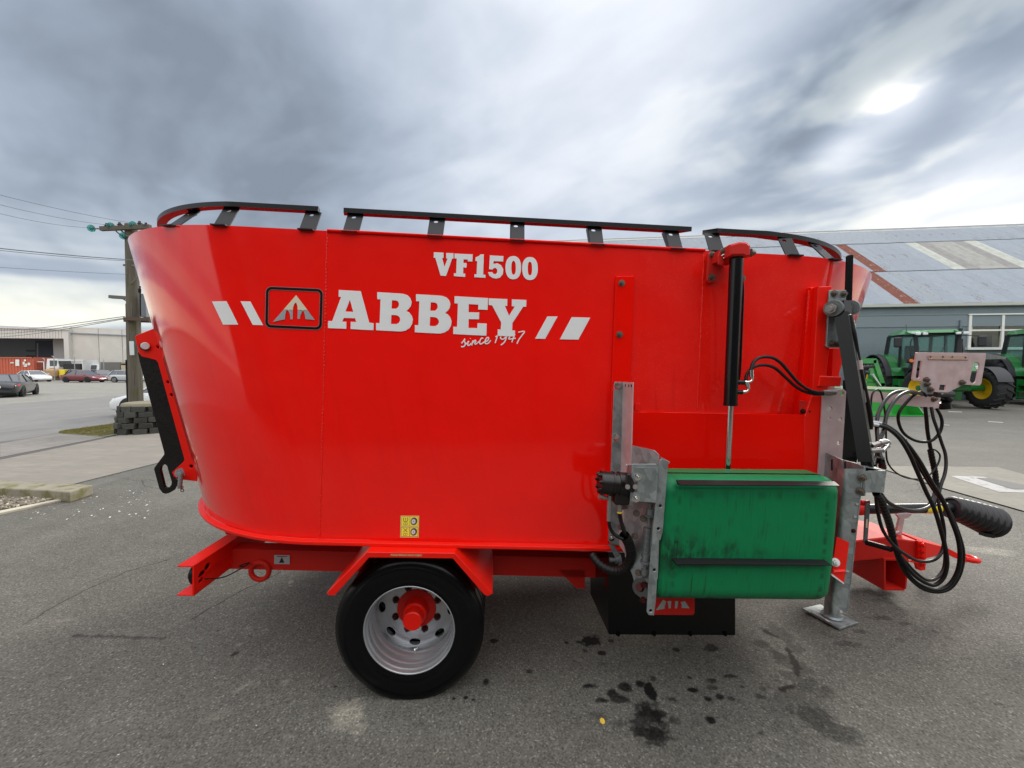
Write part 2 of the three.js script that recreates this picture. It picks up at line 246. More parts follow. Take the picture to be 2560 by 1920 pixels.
// ---- guard rails along the top
{
  const proj = (p) => { const w = p.clone().applyMatrix4(wagon.matrixWorld); w.y -= EYE; w.applyAxisAngle(V(1, 0, 0), PITCH); return [1280 + F * w.x / -w.z, 960 - F * w.y / -w.z]; };
  const uAt = (sx, y, o, a, b) => { let best = a, e = 1e9; for (let i = 0; i <= 600; i++) { const u = mix(a, b, i / 600), d = Math.abs(proj(oval(y, o || (y > YT ? inset(u) : 0), u))[0] - sx); if (d < e) { e = d; best = u; } } return best; };
  const inset = (u) => { const w = ((u + 0.5) % 1 + 1) % 1 - 0.5, d = w < 0 ? -w : w > 0.231 ? w - 0.231 : 0; return -0.085 - 0.165 * Math.sin(Math.min(1, d / 0.135) * Math.PI / 2); };
  const RY = YT + 0.143, RO = -0.085, HALF = [-0.16, 0.62];
  function rail(s0, s1, posts, lo, hi, ext0 = 0, ext1 = 0) {
    const u0 = uAt(s0, RY, 0, Math.max(lo, -0.1), hi) - ext0, u1 = uAt(s1, RY, 0, lo, hi) + ext1, n = 60, w = 0.025, h = 0.0135;
    const root = new THREE.Group(); root.name = 'guard_rail'; wagon.add(root);
    const pos = [], idx = []; const prof = [[-w, -h], [w, -h], [w, h], [-w, h]];
    for (let i = 0; i <= n; i++) for (let k = 0; k < 4; k++) for (let e = 0; e < 2; e++) { const [o, y] = prof[(k + e) % 4], uu = mix(u0, u1, i / n), p = oval(RY, inset(uu) + o, uu); pos.push(p.x, p.y + y, p.z); }
    for (let i = 0; i < n; i++) for (let k = 0; k < 4; k++) { const a = i * 8 + k * 2, b = a + 1, c = a + 8, d = c + 1; idx.push(a, b, d, a, d, c); }
    for (const e of [0, n]) { const a = e * 8; idx.push(a, a + 2, a + 4, a, a + 4, a + 6); }
    const g = new THREE.BufferGeometry(); g.setAttribute('position', new THREE.Float32BufferAttribute(pos, 3)); g.setIndex(idx); g.computeVertexNormals();
    obj('top_bar', g, M.rail, root);
    for (const [sx, side] of posts) {
      const u = uAt(sx, YT, 0, Math.max(lo, -0.085), hi), b0 = oval(YT - 0.006, -0.006, u), e = 0.0005, d = V(0, 0, 0).subVectors(oval(YT, 0, u + e), oval(YT, 0, u - e)).normalize(), top = b0.clone().add(V(d.z, 0, -d.x).multiplyScalar(-inset(u) - 0.006)).setY(RY - h);
      const hw = 0.042, f = 0.006, a = b0.clone().addScaledVector(d, -hw), b = b0.clone().addScaledVector(d, hw), c = top.clone().addScaledVector(d, hw), q = top.clone().addScaledVector(d, -hw);
      // flat plate with a slot near the top and a stiffening fin on one edge, welded to a foot
      const at = (x, y) => a.clone().lerp(b, x).lerp(q.clone().lerp(c, x), y);
      const slot = [...Array(12)].map((_, i) => at(0.36 + 0.13 * Math.cos(i / 12 * 6.283) + (Math.cos(i / 12 * 6.283) > 0 ? 0.06 : 0), 0.84 + 0.07 * Math.sin(i / 12 * 6.283)));
      const out = V(-d.z, 0, d.x).multiplyScalar(-1); const fin = side < 0 ? [a, q] : [b, c];
      obj('rail_post', [plate([a, b, c, q], f, [slot]), plate([fin[0], fin[1], fin[1].clone().addScaledVector(out, 0.05), fin[0].clone().addScaledVector(out, 0.02)], f), plate([a.clone().addScaledVector(out, -0.03), b.clone().addScaledVector(out, -0.03), b.clone().addScaledVector(out, 0.02), a.clone().addScaledVector(out, 0.02)], f)], M.rail, root);
    }
  }
  rail(399.5, 799, [[424, -1], [551, -1], [767, -1]], -0.13, 0.25, 0.02);
  rail(859, 1711, [[877, -1], [1088, -1], [1296, -1], [1495, -1], [1694, -1]], -0.02, 0.25);
  rail(1774, 2106, [[1797, 1], [1988, 1], [2086, 1]], 0.12, 0.33, 0, 0.02);
}
// ---- lettering and marks on the side
{
  const za = (x, y) => [500 + x / 4.424, 600 + y / 4.424], zb = (x, y) => [960 + x / 4.096, 600 + y / 4.096];
  const flat = (pts, f, holes, off = 0.003, t = 0.0015) => { const q = (l) => l.map(([x, y]) => Lw(...f(x, y), off)); return plate(q(pts), t, (holes || []).map(q)); };
  const ell = (cx, cy, rx, ry, n = 28) => [...Array(n)].map((_, i) => { const a = i / n * 2 * Math.PI, c = Math.cos(a), s = Math.sin(a), e = (v) => Math.sign(v) * Math.pow(Math.abs(v), 0.86); return [cx + rx * e(c), cy + ry * e(s)]; });
  const word = new THREE.Group(); word.name = 'lettering'; wagon.add(word); word.userData.label = 'large white slab letters on the red tub side';
  const A = flat([[1535, 552], [1778, 566], [1872, 915], [1920, 920], [1918, 998], [1665, 985], [1667, 905], [1728, 908], [1715, 866], [1590, 862], [1572, 903], [1618, 904], [1617, 982], [1415, 974], [1418, 895], [1462, 897], [1560, 630], [1533, 628]], za, [[[1658, 660], [1695, 795], [1608, 790]]]);
  const Bo = [[328, 555], [560, 568], [600, 574], [640, 588], [668, 618], [680, 655], [672, 695], [652, 725], [625, 748], [655, 763], [682, 798], [692, 835], [685, 880], [660, 922], [620, 947], [580, 957], [540, 957], [315, 945], [316, 870], [352, 873], [362, 628], [328, 627]];
  const Bh = [[[478, 638], [518, 640], [538, 648], [549, 668], [550, 690], [541, 710], [522, 724], [474, 724]], [[472, 788], [522, 790], [546, 800], [560, 822], [562, 845], [550, 868], [525, 882], [468, 880]]];
  const sh = (l, dx, dy) => l.map(([x, y]) => [x + dx, y + dy]);
  const B1 = flat(sh(Bo, -397, -21), zb, Bh.map((h) => sh(h, -397, -21))), B2 = flat(Bo, zb, Bh);
  const E = flat([[722, 575], [1065, 595], [1060, 715], [965, 712], [965, 662], [868, 657], [866, 740], [975, 742], [972, 812], [866, 810], [865, 900], [955, 903], [958, 852], [1052, 856], [1048, 980], [708, 963], [710, 888], [748, 890], [757, 650], [722, 648]], zb);
  const Y = flat([[1072, 597], [1263, 605], [1262, 675], [1238, 675], [1280, 775], [1340, 680], [1308, 678], [1310, 608], [1458, 614], [1456, 684], [1426, 683], [1315, 850], [1312, 925], [1342, 927], [1339, 988], [1163, 981], [1165, 915], [1195, 917], [1200, 845], [1108, 670], [1072, 665]], zb);
  for (const g of [A, B1, B2, E, Y]) obj('letter', g, M.white, word);
  const model = new THREE.Group(); model.name = 'model_number'; wagon.add(model);
  for (const l of [[[510, 125], [610, 130], [609, 185], [595, 185], [620, 275], [650, 190], [636, 188], [637, 132], [712, 135], [711, 190], [697, 192], [635, 368], [580, 365], [525, 182], [509, 180]], [[722, 138], [908, 147], [905, 220], [858, 218], [858, 200], [815, 198], [813, 235], [846, 237], [844, 283], [812, 281], [810, 343], [832, 345], [831, 378], [716, 370], [717, 340], [739, 341], [745, 190], [722, 188]], [[1022, 147], [1015, 355], [1040, 357], [1038, 387], [925, 381], [926, 350], [948, 352], [954, 215], [935, 215], [938, 178], [970, 165], [988, 147]], [[1085, 157], [1223, 165], [1220, 220], [1122, 216], [1120, 245], [1160, 238], [1198, 258], [1222, 300], [1218, 348], [1188, 385], [1150, 395], [1110, 388], [1078, 365], [1066, 330], [1108, 328], [1120, 345], [1145, 350], [1160, 330], [1158, 300], [1140, 285], [1120, 290], [1112, 303], [1076, 298]]]) obj('letter', flat(l, zb), M.white, model);
  obj('letter', flat(ell(1324, 283, 80, 119), zb, [ell(1327, 284, 23, 71)]), M.white, model);
  obj('letter', flat(ell(1495, 292, 80, 118), zb, [ell(1494, 292, 22, 70)]), M.white, model);
  const stroke = (pts, w = 0.0038) => { const g = tube(pts.map(([x, y]) => Lw(...zb(x, y), 0.0046)), w, pts.length * 6, 6); const p = g.attributes.position; for (let i = 0; i < p.count; i++) { const zt = tubZ(p.getX(i), p.getY(i)); p.setZ(i, zt + 0.0046 + (p.getZ(i) - zt - 0.0046) * 0.1); } g.computeVertexNormals(); return g; };
  const zs = (x, y) => [(1140 + x / 6.684 - 960) * 4.096, (815 + y / 6.684 - 600) * 4.096];
  obj('script_lettering', [[[92, 290], [125, 250], [150, 212], [138, 250], [155, 290], [150, 320], [125, 345], [85, 345]], [[160, 310], [190, 280], [215, 250], [195, 300], [205, 328], [225, 320], [255, 290]], [[243, 206], [240, 212]], [[285, 240], [262, 325]], [[270, 295], [300, 255], [325, 238], [332, 250], [315, 285], [322, 305], [345, 295], [385, 260]], [[455, 208], [432, 202], [405, 235], [395, 270], [405, 300], [435, 295], [470, 265]], [[470, 270], [520, 250], [545, 215], [540, 190], [515, 200], [490, 240], [485, 275], [500, 297], [535, 290], [580, 240]], [[660, 185], [690, 165], [685, 190], [655, 285]], [[750, 175], [745, 205], [770, 220], [800, 215], [830, 180]], [[850, 165], [825, 240], [790, 290], [748, 318]], [[905, 175], [880, 215], [1000, 205]], [[985, 135], [955, 210], [932, 272]], [[1040, 105], [1145, 92], [1100, 160], [1050, 230], [1020, 295]]].map((s) => stroke(s.map(([x, y]) => zs(x, y)), 0.0038)), M.white, wagon, 'slanting white handwriting under the large letters');
  for (const [l, f] of [[[[103, 673], [280, 673], [416, 935], [232, 932]], za], [[[447, 677], [556, 680], [697, 942], [582, 938]], za], [[[1673, 782], [1778, 783], [1650, 1012], [1548, 1010]], zb], [[[1922, 790], [2112, 795], [1990, 1020], [1800, 1017]], zb]]) obj('slanted_stripe', flat(l, f), M.white, wagon);
  // emblem: a rounded black frame round a spired ruin of three arches
  const rrect = (k) => { const c = [[728, 517], [1358, 540], [1348, 993], [722, 970]], mid = [1039, 755], r = 62 - k * 0.8, out = []; c.forEach((p, i) => { const q = [p[0] + Math.sign(mid[0] - p[0]) * k, p[1] + Math.sign(mid[1] - p[1]) * k], sx = Math.sign(mid[0] - q[0]), sy = Math.sign(mid[1] - q[1]), cx = q[0] + sx * r, cy = q[1] + sy * r, base = [180, 270, 0, 90][i]; for (let a = 0; a <= 90; a += 15) { const t = (base + a) * Math.PI / 180; out.push([cx + r * Math.cos(t), cy + r * Math.sin(t)]); } }); return out; };
  const em = new THREE.Group(); em.name = 'emblem'; wagon.add(em);
  obj('frame', flat(rrect(2), za, [rrect(28)], 0.003), M.logoBlack, em);
  obj('frame_edge', [flat(rrect(-4), za, [rrect(2)], 0.0028), flat(rrect(28), za, [rrect(33)], 0.0028)], std({ color: [0.16, 0.12, 0.12], roughness: 0.4 }), em);
  obj('spire', flat([[1062, 610], [1187, 774], [1150, 774], [1135, 782], [1122, 774], [1080, 772], [1078, 735], [1070, 705], [1058, 692], [1042, 708], [1030, 740], [1027, 772], [985, 772], [970, 775], [958, 770], [925, 768]], za, [], 0.004), M.cream, em);
  objs('arch', [flat([[925, 769], [958, 771], [942, 830], [938, 878], [880, 888], [805, 907]], za, [], 0.0036), flat([[970, 776], [1027, 773], [1024, 878], [1000, 876], [995, 830], [985, 795]], za, [], 0.0036), flat([[1080, 773], [1135, 783], [1112, 830], [1103, 873], [1080, 873]], za, [], 0.0036), flat([[1140, 781], [1187, 775], [1268, 885], [1165, 874], [1160, 830], [1150, 798]], za, [], 0.0036)], M.silverGrey, em);
  // the same lettering goes round the front end: only the first letters show past the corner
  const y0 = 1.93, hh = 0.30; const wrap = (g, u0) => { const p = g.attributes.position; for (let i = 0; i < p.count; i++) { const q = oval(y0 + p.getY(i), 0.004 + p.getZ(i), u0 + p.getX(i) / 11.8); p.setXYZ(i, q.x, q.y, q.z); } g.computeVertexNormals(); return g; };
  const rect = (x0, y0_, x1, y1) => { const g = new THREE.PlaneGeometry(x1 - x0, y1 - y0_, 6, 1); g.translate((x0 + x1) / 2, (y0_ + y1) / 2, 0); return g; };
  const uF = (tubAt(y0).cr - tubAt(y0).cl) / 11.8;
  const bShape = () => { const s = new THREE.Shape([[0, 0], [.16, 0], [.21, .03], [.22, .09], [.19, .15], [.21, .2], [.2, .27], [.16, .3], [0, .3]].map(([x, y]) => new THREE.Vector2(x, y))); for (const yy of [.055, .19]) s.holes.push(new THREE.Path([[.07, yy], [.12, yy], [.14, yy + .025], [.12, yy + .06], [.07, yy + .06]].map(([x, y]) => new THREE.Vector2(x, y)))); return new THREE.ShapeGeometry(s); };
  const front = new THREE.Group(); front.name = 'front_lettering'; wagon.add(front);
  for (const k of [0, 1, 2]) obj('letter', wrap(bShape(), uF + (1.46 + k * 0.25) / 11.8), M.white, front);
  obj('slanted_stripe', wrap(rect(0, -0.02, 0.12, 0.30), uF + 1.24 / 11.8), M.white, front);
}
// ---- stickers
function print(w, h, draw) { const c = document.createElement('canvas'); c.width = w; c.height = h; const x = c.getContext('2d'); draw(x, w, h); const t = new THREE.CanvasTexture(c); t.colorSpace = THREE.SRGBColorSpace; return t; }
function label(name, corners, t, parent, off = 0.003, rough = 0.4) {  // corners: top left, top right, bottom right, bottom left
  const g = new THREE.BufferGeometry(), n = V(0, 0, 0).subVectors(corners[1], corners[0]).cross(V(0, 0, 0).subVectors(corners[3], corners[0])).normalize().multiplyScalar(-off);
  g.setAttribute('position', new THREE.Float32BufferAttribute(corners.flatMap((p) => p.clone().add(n).toArray()), 3)); g.setAttribute('uv', new THREE.Float32BufferAttribute([0, 1, 1, 1, 1, 0, 0, 0], 2)); g.setIndex([0, 3, 2, 0, 2, 1]); g.computeVertexNormals();
  return obj(name, g, std({ map: t, roughness: rough }), parent);
}
{
  const t = print(256, 304, (x, w, h) => {
    x.fillStyle = '#f2d98c'; x.fillRect(0, 0, w, h); x.fillStyle = '#efe04a'; x.strokeStyle = '#5b561c'; x.lineWidth = 3;
    for (const y of [12, 160]) { x.fillRect(10, y, 236, 132); x.strokeRect(10, y, 236, 132); x.beginPath(); x.moveTo(128, y); x.lineTo(128, y + 132); x.stroke();
      x.fillStyle = '#4d4d4a'; x.beginPath(); x.ellipse(186, y + 66, 46, 54, 0.2, 0, 7); x.fill(); x.fillStyle = '#d8d4d8'; x.beginPath(); x.ellipse(180, y + 68, 28, 33, 0.2, 0, 7); x.fill(); x.fillStyle = '#8d8a8d'; x.beginPath(); x.ellipse(181, y + 69, 9, 11, 0, 0, 7); x.fill(); x.fillStyle = '#efe04a';
      x.strokeStyle = '#6a6420'; x.lineWidth = 5; x.beginPath(); x.moveTo(44, y + 116); x.lineTo(44, y + 92); x.quadraticCurveTo(58, y + 78, 69, y + 90); x.quadraticCurveTo(82, y + 78, 94, y + 92); x.lineTo(94, y + 116); x.closePath(); x.moveTo(69, y + 90); x.lineTo(69, y + 116); x.stroke(); x.strokeStyle = '#3a3714'; }
    x.lineWidth = 7; x.beginPath(); x.moveTo(46, 26); x.quadraticCurveTo(32, 56, 50, 80); x.lineTo(88, 80); x.quadraticCurveTo(108, 56, 94, 26); x.moveTo(69, 30); x.lineTo(69, 58); x.moveTo(69, 66); x.lineTo(69, 71); x.stroke();
    x.beginPath(); x.moveTo(42, 176); x.lineTo(96, 228); x.moveTo(96, 176); x.lineTo(42, 228); x.stroke();
  });
  label('warning_sticker', [Lw(1002, 1289, 0), Lw(1048, 1289, 0), Lw(1047, 1343, 0), Lw(1001, 1343, 0)], t, wagon);
}
// ---- wheel under the side
{
  const c = L(1023, 1577, 0), wheel = new THREE.Group(); wheel.name = 'wheel'; wheel.position.set(c.x, c.y, 0); wagon.add(wheel);
  const lathe = (pts, seg = 96) => { const g = new THREE.LatheGeometry(pts.map(([r, z]) => new THREE.Vector2(r, z)), seg); g.rotateX(Math.PI / 2); return g; };
  // tyre: bead, ringed sidewall, shoulder, tread with four grooves, inner side
  const side = [[0.247, -0.02], [0.252, -0.006], [0.262, 0.002], [0.266, -0.002], [0.272, 0.004], [0.278, 0.001], [0.284, 0.008], [0.305, 0.016], [0.330, 0.017], [0.345, 0.013], [0.348, 0.016], [0.352, 0.011], [0.355, 0.013], [0.360, 0.007], [0.364, 0.008], [0.378, 0.002], [0.390, -0.008], [0.399, -0.020]];
  const tread = []; for (const [a, b] of [[-0.022, -0.085], [-0.101, -0.155], [-0.171, -0.225], [-0.241, -0.295], [-0.311, -0.36]]) tread.push([0.400, a], [0.405, a - 0.004], [0.405, b + 0.004], [0.404, b], [0.391, b - 0.003], [0.391, b - 0.013]);
  const ty = lathe([...side, ...tread, [0.38, -0.385], [0.33, -0.40], [0.25, -0.37]].reverse(), 128), p = ty.attributes.position;
  for (let i = 0; i < p.count; i++) { // lugs cut into the shoulders; the foot of the tyre is pressed flat and bulges
    let x = p.getX(i), y = p.getY(i), z = p.getZ(i); const r = Math.hypot(x, y), a = Math.atan2(y, x); if (r > 0.26) { const k = (0.26 + (r - 0.26) * 1.105) / r; x *= k; y *= k; }
    if (r > 0.372 && (z > -0.095 || z < -0.3) && Math.sin(a * 64) > 0.72) { const k = 1 - 0.011 * smooth(0.372, 0.395, r); x *= k; y *= k; }
    const fl = -c.y + 0.002; if (y < fl + 0.05) { const d = smooth(fl + 0.07, fl - 0.03, y); z += (z > -0.18 ? 1 : -1) * 0.014 * d * smooth(0.25, 0.34, r) ; if (y < fl) y = fl - 0.002; }
    p.setXYZ(i, x, y, z);
  }
  ty.computeVertexNormals(); obj('tyre', ty, M.tyre, wheel);
  const disc = new THREE.Shape(); disc.absarc(0, 0, 0.186, 0, Math.PI * 2); const hole = new THREE.Path(); hole.absarc(0, 0, 0.12, 0, Math.PI * 2); disc.holes.push(hole);
  const dg = new THREE.ExtrudeGeometry(disc, { depth: 0.012, bevelEnabled: true, bevelSize: 0.003, bevelThickness: 0.003, bevelSegments: 2, curveSegments: 48 }); dg.translate(0, 0, -0.232);
  // sloping web between disc and barrel with hand holes
  const web = new THREE.Shape(); web.absarc(0, 0, 0.238, 0, Math.PI * 2); const inner = new THREE.Path(); inner.absarc(0, 0, 0.183, 0, Math.PI * 2); web.holes.push(inner);
  const hands = []; for (let k = 0; k < 8; k++) { const a = (91 + 45 * k) * Math.PI / 180, h = new THREE.Path(); h.absellipse(0.2105 * Math.cos(a), -0.2105 * Math.sin(a), 0.0215, 0.034, 0, Math.PI * 2, false, -a); web.holes.push(h); hands.push(a); }
  const wg = new THREE.ExtrudeGeometry(web, { depth: 0.008, bevelEnabled: false, curveSegments: 48 }); { const q = wg.attributes.position; for (let i = 0; i < q.count; i++) { const r = Math.hypot(q.getX(i), q.getY(i)); q.setZ(i, q.getZ(i) - 0.222); } wg.computeVertexNormals(); }
  obj('rim', [lathe([[0.243, -0.03], [0.256, -0.016], [0.258, -0.003], [0.254, 0.003], [0.249, -0.002], [0.2455, -0.014], [0.246, -0.02], [0.241, -0.026], [0.238, -0.034], [0.2385, -0.052], [0.2415, -0.058], [0.2385, -0.066], [0.2325, -0.074], [0.2325, -0.098], [0.236, -0.106], [0.233, -0.116], [0.226, -0.124], [0.2245, -0.15], [0.228, -0.162], [0.236, -0.176], [0.238, -0.20], [0.238, -0.36]].reverse(), 96), dg, wg], M.rim, wheel);
  obj('drum_backing', cyl(V(0, 0, -0.34), V(0, 0, -0.244), 0.229, 0.229, 48), M.boxBlack, wheel);  // brake drum, widened and blackened as dark backing for the hand holes
  obj('drum_face', [cyl(V(0, 0, -0.25), V(0, 0, -0.212), 0.124, 0.118, 40)], M.redDull, wheel);
  obj('hub', [cyl(V(0, 0, -0.24), V(0, 0, -0.15), 0.078, 0.070, 36), cyl(V(0, 0, -0.15), V(0, 0, -0.142), 0.070, 0.062, 36), cyl(V(0, 0, -0.15), V(0, 0, -0.085), 0.057, 0.056, 36), cyl(V(0, 0, -0.085), V(0, 0, -0.080), 0.056, 0.051, 36)], M.red, wheel);
  for (let k = 0; k < 8; k++) { const a = (22 + 45 * k) * Math.PI / 180; obj('wheel_nut', bolt(V(0.1375 * Math.cos(a), -0.1375 * Math.sin(a), -0.217), 0.0155, V(0, 0, 1), 0.9), M.nutRed, wheel); }
  obj('valve', [tube([V(0.012, -0.224, -0.16), V(0.012, -0.212, -0.14), V(0.018, -0.196, -0.13), V(0.03, -0.188, -0.13)], 0.004), cyl(V(0.012, -0.228, -0.16), V(0.012, -0.21, -0.142), 0.0065)], M.chrome, wheel);
}
{ const w = wagon.children.find((o) => o.name === 'wheel').clone(); w.rotation.y = Math.PI; w.position.z = -2.36; wagon.add(w); }   // the wheel on the far side
// ---- mudguard
{
  const zf = 0.075, zb = -0.43, up = [[817, 1482], [918, 1379.5], [1137, 1382], [1232, 1483]].map(([x, y]) => L(x, y, zf));
  const t = 0.007, g = []; 
  for (let i = 0; i < 3; i++) { const a = up[i], b = up[i + 1]; g.push(plate([a, b, b.clone().setZ(zb), a.clone().setZ(zb)], t, [], 0.0015, V((a.x + b.x) / 2, a.y + 9, 0))); }
  const low = [[818, 1484], [821, 1488], [837, 1488], [923, 1393.5], [1132, 1396], [1211, 1487], [1220, 1490], [1231, 1484]].map(([x, y]) => L(x, y, zf + 0.001)); low[0].x += 0.001; 
  g.push(plate([up[1], up[2], up[3], ...low.slice(1, 7).reverse(), up[0]].map((p) => p.clone().setZ(zf + 0.004)), 0.008, [], 0.0025));
  obj('mudguard', g, M.red, wagon);
  { const m = wagon.children.find((o) => o.name === 'mudguard').clone(); m.position.z = -2.36; m.scale.z = -1; m.position.z = -2.36; wagon.add(m); }
  const tx = print(512, 64, (x, w, h) => { x.fillStyle = '#c2562e'; x.fillRect(0, 0, w, h); x.fillStyle = '#f0a888'; x.font = 'bold 46px sans-serif'; x.fillText('Keep Wheel Nuts Tight', 8, 48, 496); });
  label('nut_sticker', [L(976, 1383, zf + 0.005), L(1056, 1384, zf + 0.005), L(1056, 1391.5, zf + 0.005), L(976, 1390.5, zf + 0.005)], tx, wagon, 0.002);
}
// ---- chassis: side rails, rear cross member with lamp, towing ring, box under the floor
{
  const z = -0.36, a = L(575, 1372, z), b = L(1480, 1392, z), ht = 0.13; const yTop = (p) => p.y;
  const rail = (zz) => bar(V(a.x, a.y - ht / 2, zz - 0.05), V(2.35, b.y + (b.y - a.y) / (b.x - a.x) * (2.35 - b.x) - ht / 2 - 0.015, zz - 0.05), 0.1, ht);
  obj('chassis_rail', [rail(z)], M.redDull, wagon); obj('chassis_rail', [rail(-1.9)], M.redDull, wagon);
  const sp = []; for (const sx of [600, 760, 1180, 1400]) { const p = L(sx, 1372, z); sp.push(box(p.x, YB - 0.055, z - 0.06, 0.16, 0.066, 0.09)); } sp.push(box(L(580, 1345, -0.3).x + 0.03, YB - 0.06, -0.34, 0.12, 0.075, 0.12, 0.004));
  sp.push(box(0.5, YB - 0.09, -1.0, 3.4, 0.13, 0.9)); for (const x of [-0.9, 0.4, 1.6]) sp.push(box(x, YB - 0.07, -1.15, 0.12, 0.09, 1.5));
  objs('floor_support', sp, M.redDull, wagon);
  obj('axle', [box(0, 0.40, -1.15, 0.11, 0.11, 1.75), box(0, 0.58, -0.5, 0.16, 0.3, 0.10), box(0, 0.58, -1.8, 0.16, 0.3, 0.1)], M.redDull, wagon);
  obj('gusset', plate([L(1395, 1424, z), L(1462, 1424, z), L(1462, 1472, z), L(1440, 1470, z)], 0.02), M.redDull, wagon);
  const e = L(650, 1432, z + 0.01); const ring = new THREE.TorusGeometry(0.056, 0.015, 12, 40); ring.scale(1, 1, 1.1); ring.translate(e.x, e.y + 0.012, e.z); obj('towing_ring', ring, M.redDull, wagon);
  const tj = print(128, 96, (x, w, h) => { x.fillStyle = '#a9a6a8'; x.fillRect(0, 0, w, h); x.fillStyle = '#0a0a0a'; x.fillRect(24, 12, 82, 7); x.beginPath(); x.moveTo(64, 20); x.lineTo(86, 82); x.lineTo(40, 82); x.fill(); });
  label('jacking_sticker', [L(686, 1387, z + 0.002), L(725, 1387.5, z + 0.002), L(724.5, 1410, z + 0.002), L(686, 1409.5, z + 0.002)], tj, wagon, 0.003);
  // rear cross member: a channel open to the rear
  const zn = -0.03, w0 = L(485, 1415, zn), w1 = L(484, 1490, zn), zfar = -2.2, fl = L(443, 1413, zn).x - w0.x, X = w0.x, y1 = w0.y, y0 = w1.y, t = 0.008;
  const holes = [[505, 1436, .022], [519, 1416, .020], [503, 1449, .016]].map(([sx, sy, r]) => { const q = onPlane(sx, sy, V(1, 0, 0), V(X, 0, 0)); return [...Array(14)].map((_, i) => V(X, q.y + r * Math.sin(i / 14 * 6.283), q.z + r * 1.3 * Math.cos(i / 14 * 6.283))); });
  obj('rear_cross_member', [plate([V(X, y0, zn), V(X, y1, zn), V(X, y1, zfar), V(X, y0, zfar)], t, holes), plate([V(X, y1, zn), V(X + fl, y1, zn), V(X + fl, y1, zfar), V(X, y1, zfar)], t, [], 0.001, V(X, y1 + 5, 0)), plate([V(X, y0, zn), V(X + fl, y0, zn), V(X + fl, y0, zfar), V(X, y0, zfar)], t, [], 0.001, V(X, y0 - 5, 0))], M.red, wagon);
  const ym = (y0 + y1) / 2; obj('rear_lamp', [cyl(V(X - 0.01, ym, zn - 0.09), V(X - 0.05, ym, zn - 0.09), 0.058, 0.062, 28), cyl(V(X - 0.05, ym, zn - 0.09), V(X - 0.066, ym, zn - 0.09), 0.05, 0.045, 28)], M.rubber, wagon);
  obj('lamp_cable', tube([V(X - 0.004, ym - 0.03, zn - 0.08), V(X + 0.06, ym - 0.06, zn - 0.16), V(X + 0.14, ym - 0.03, zn - 0.28), L(598, 1416, z + 0.01), L(640, 1413, z - 0.02)], 0.0035), M.hose, wagon);
  // black housing below the conveyor, with a small emblem plate
  const f = (sx, sy) => L(sx, sy, -0.06), k = (sx, sy) => L(sx, sy, -0.5);
  const tl = f(1521, 1380), tr = f(1838, 1392), br = f(1838, 1588), bl = f(1521, 1583);
  obj('lower_housing', [hull([tl, tr, br, bl, k(1476, 1372), k(1780, 1380), k(1476, 1485), k(1485, 1498), k(1520, 1512), k(1780, 1515), f(1523, 1586)]), ...[1545, 1635, 1725, 1812].map((sx) => bolt(f(sx, 1584), 0.010, V(0, -0.2, 1)))], M.boxBlack, wagon);
  const pl = new THREE.Group(); pl.name = 'emblem_plate'; wagon.add(pl);
  const q = (l, o, t_) => plate(l.map(([x, y]) => L(1440 + x / 4.148, 1240 + y / 4.148, -0.06 + o)), t_);
  obj('plate', q([[800, 930], [1225, 940], [1233, 955], [1230, 1212], [1212, 1235], [800, 1232]], 0.004, 0.003), M.redDull, pl);
  objs('arch', [q([[830, 1185], [905, 1075], [935, 1095], [918, 1150], [918, 1168]], 0.006, 0.0015), q([[950, 1090], [988, 1090], [982, 1165], [962, 1165]], 0.006, 0.0015), q([[1028, 1090], [1062, 1090], [1048, 1165], [1027, 1165]], 0.006, 0.0015), q([[1085, 1100], [1130, 1090], [1178, 1165], [1095, 1160], [1098, 1130]], 0.006, 0.0015)], M.silverGrey, pl);
}
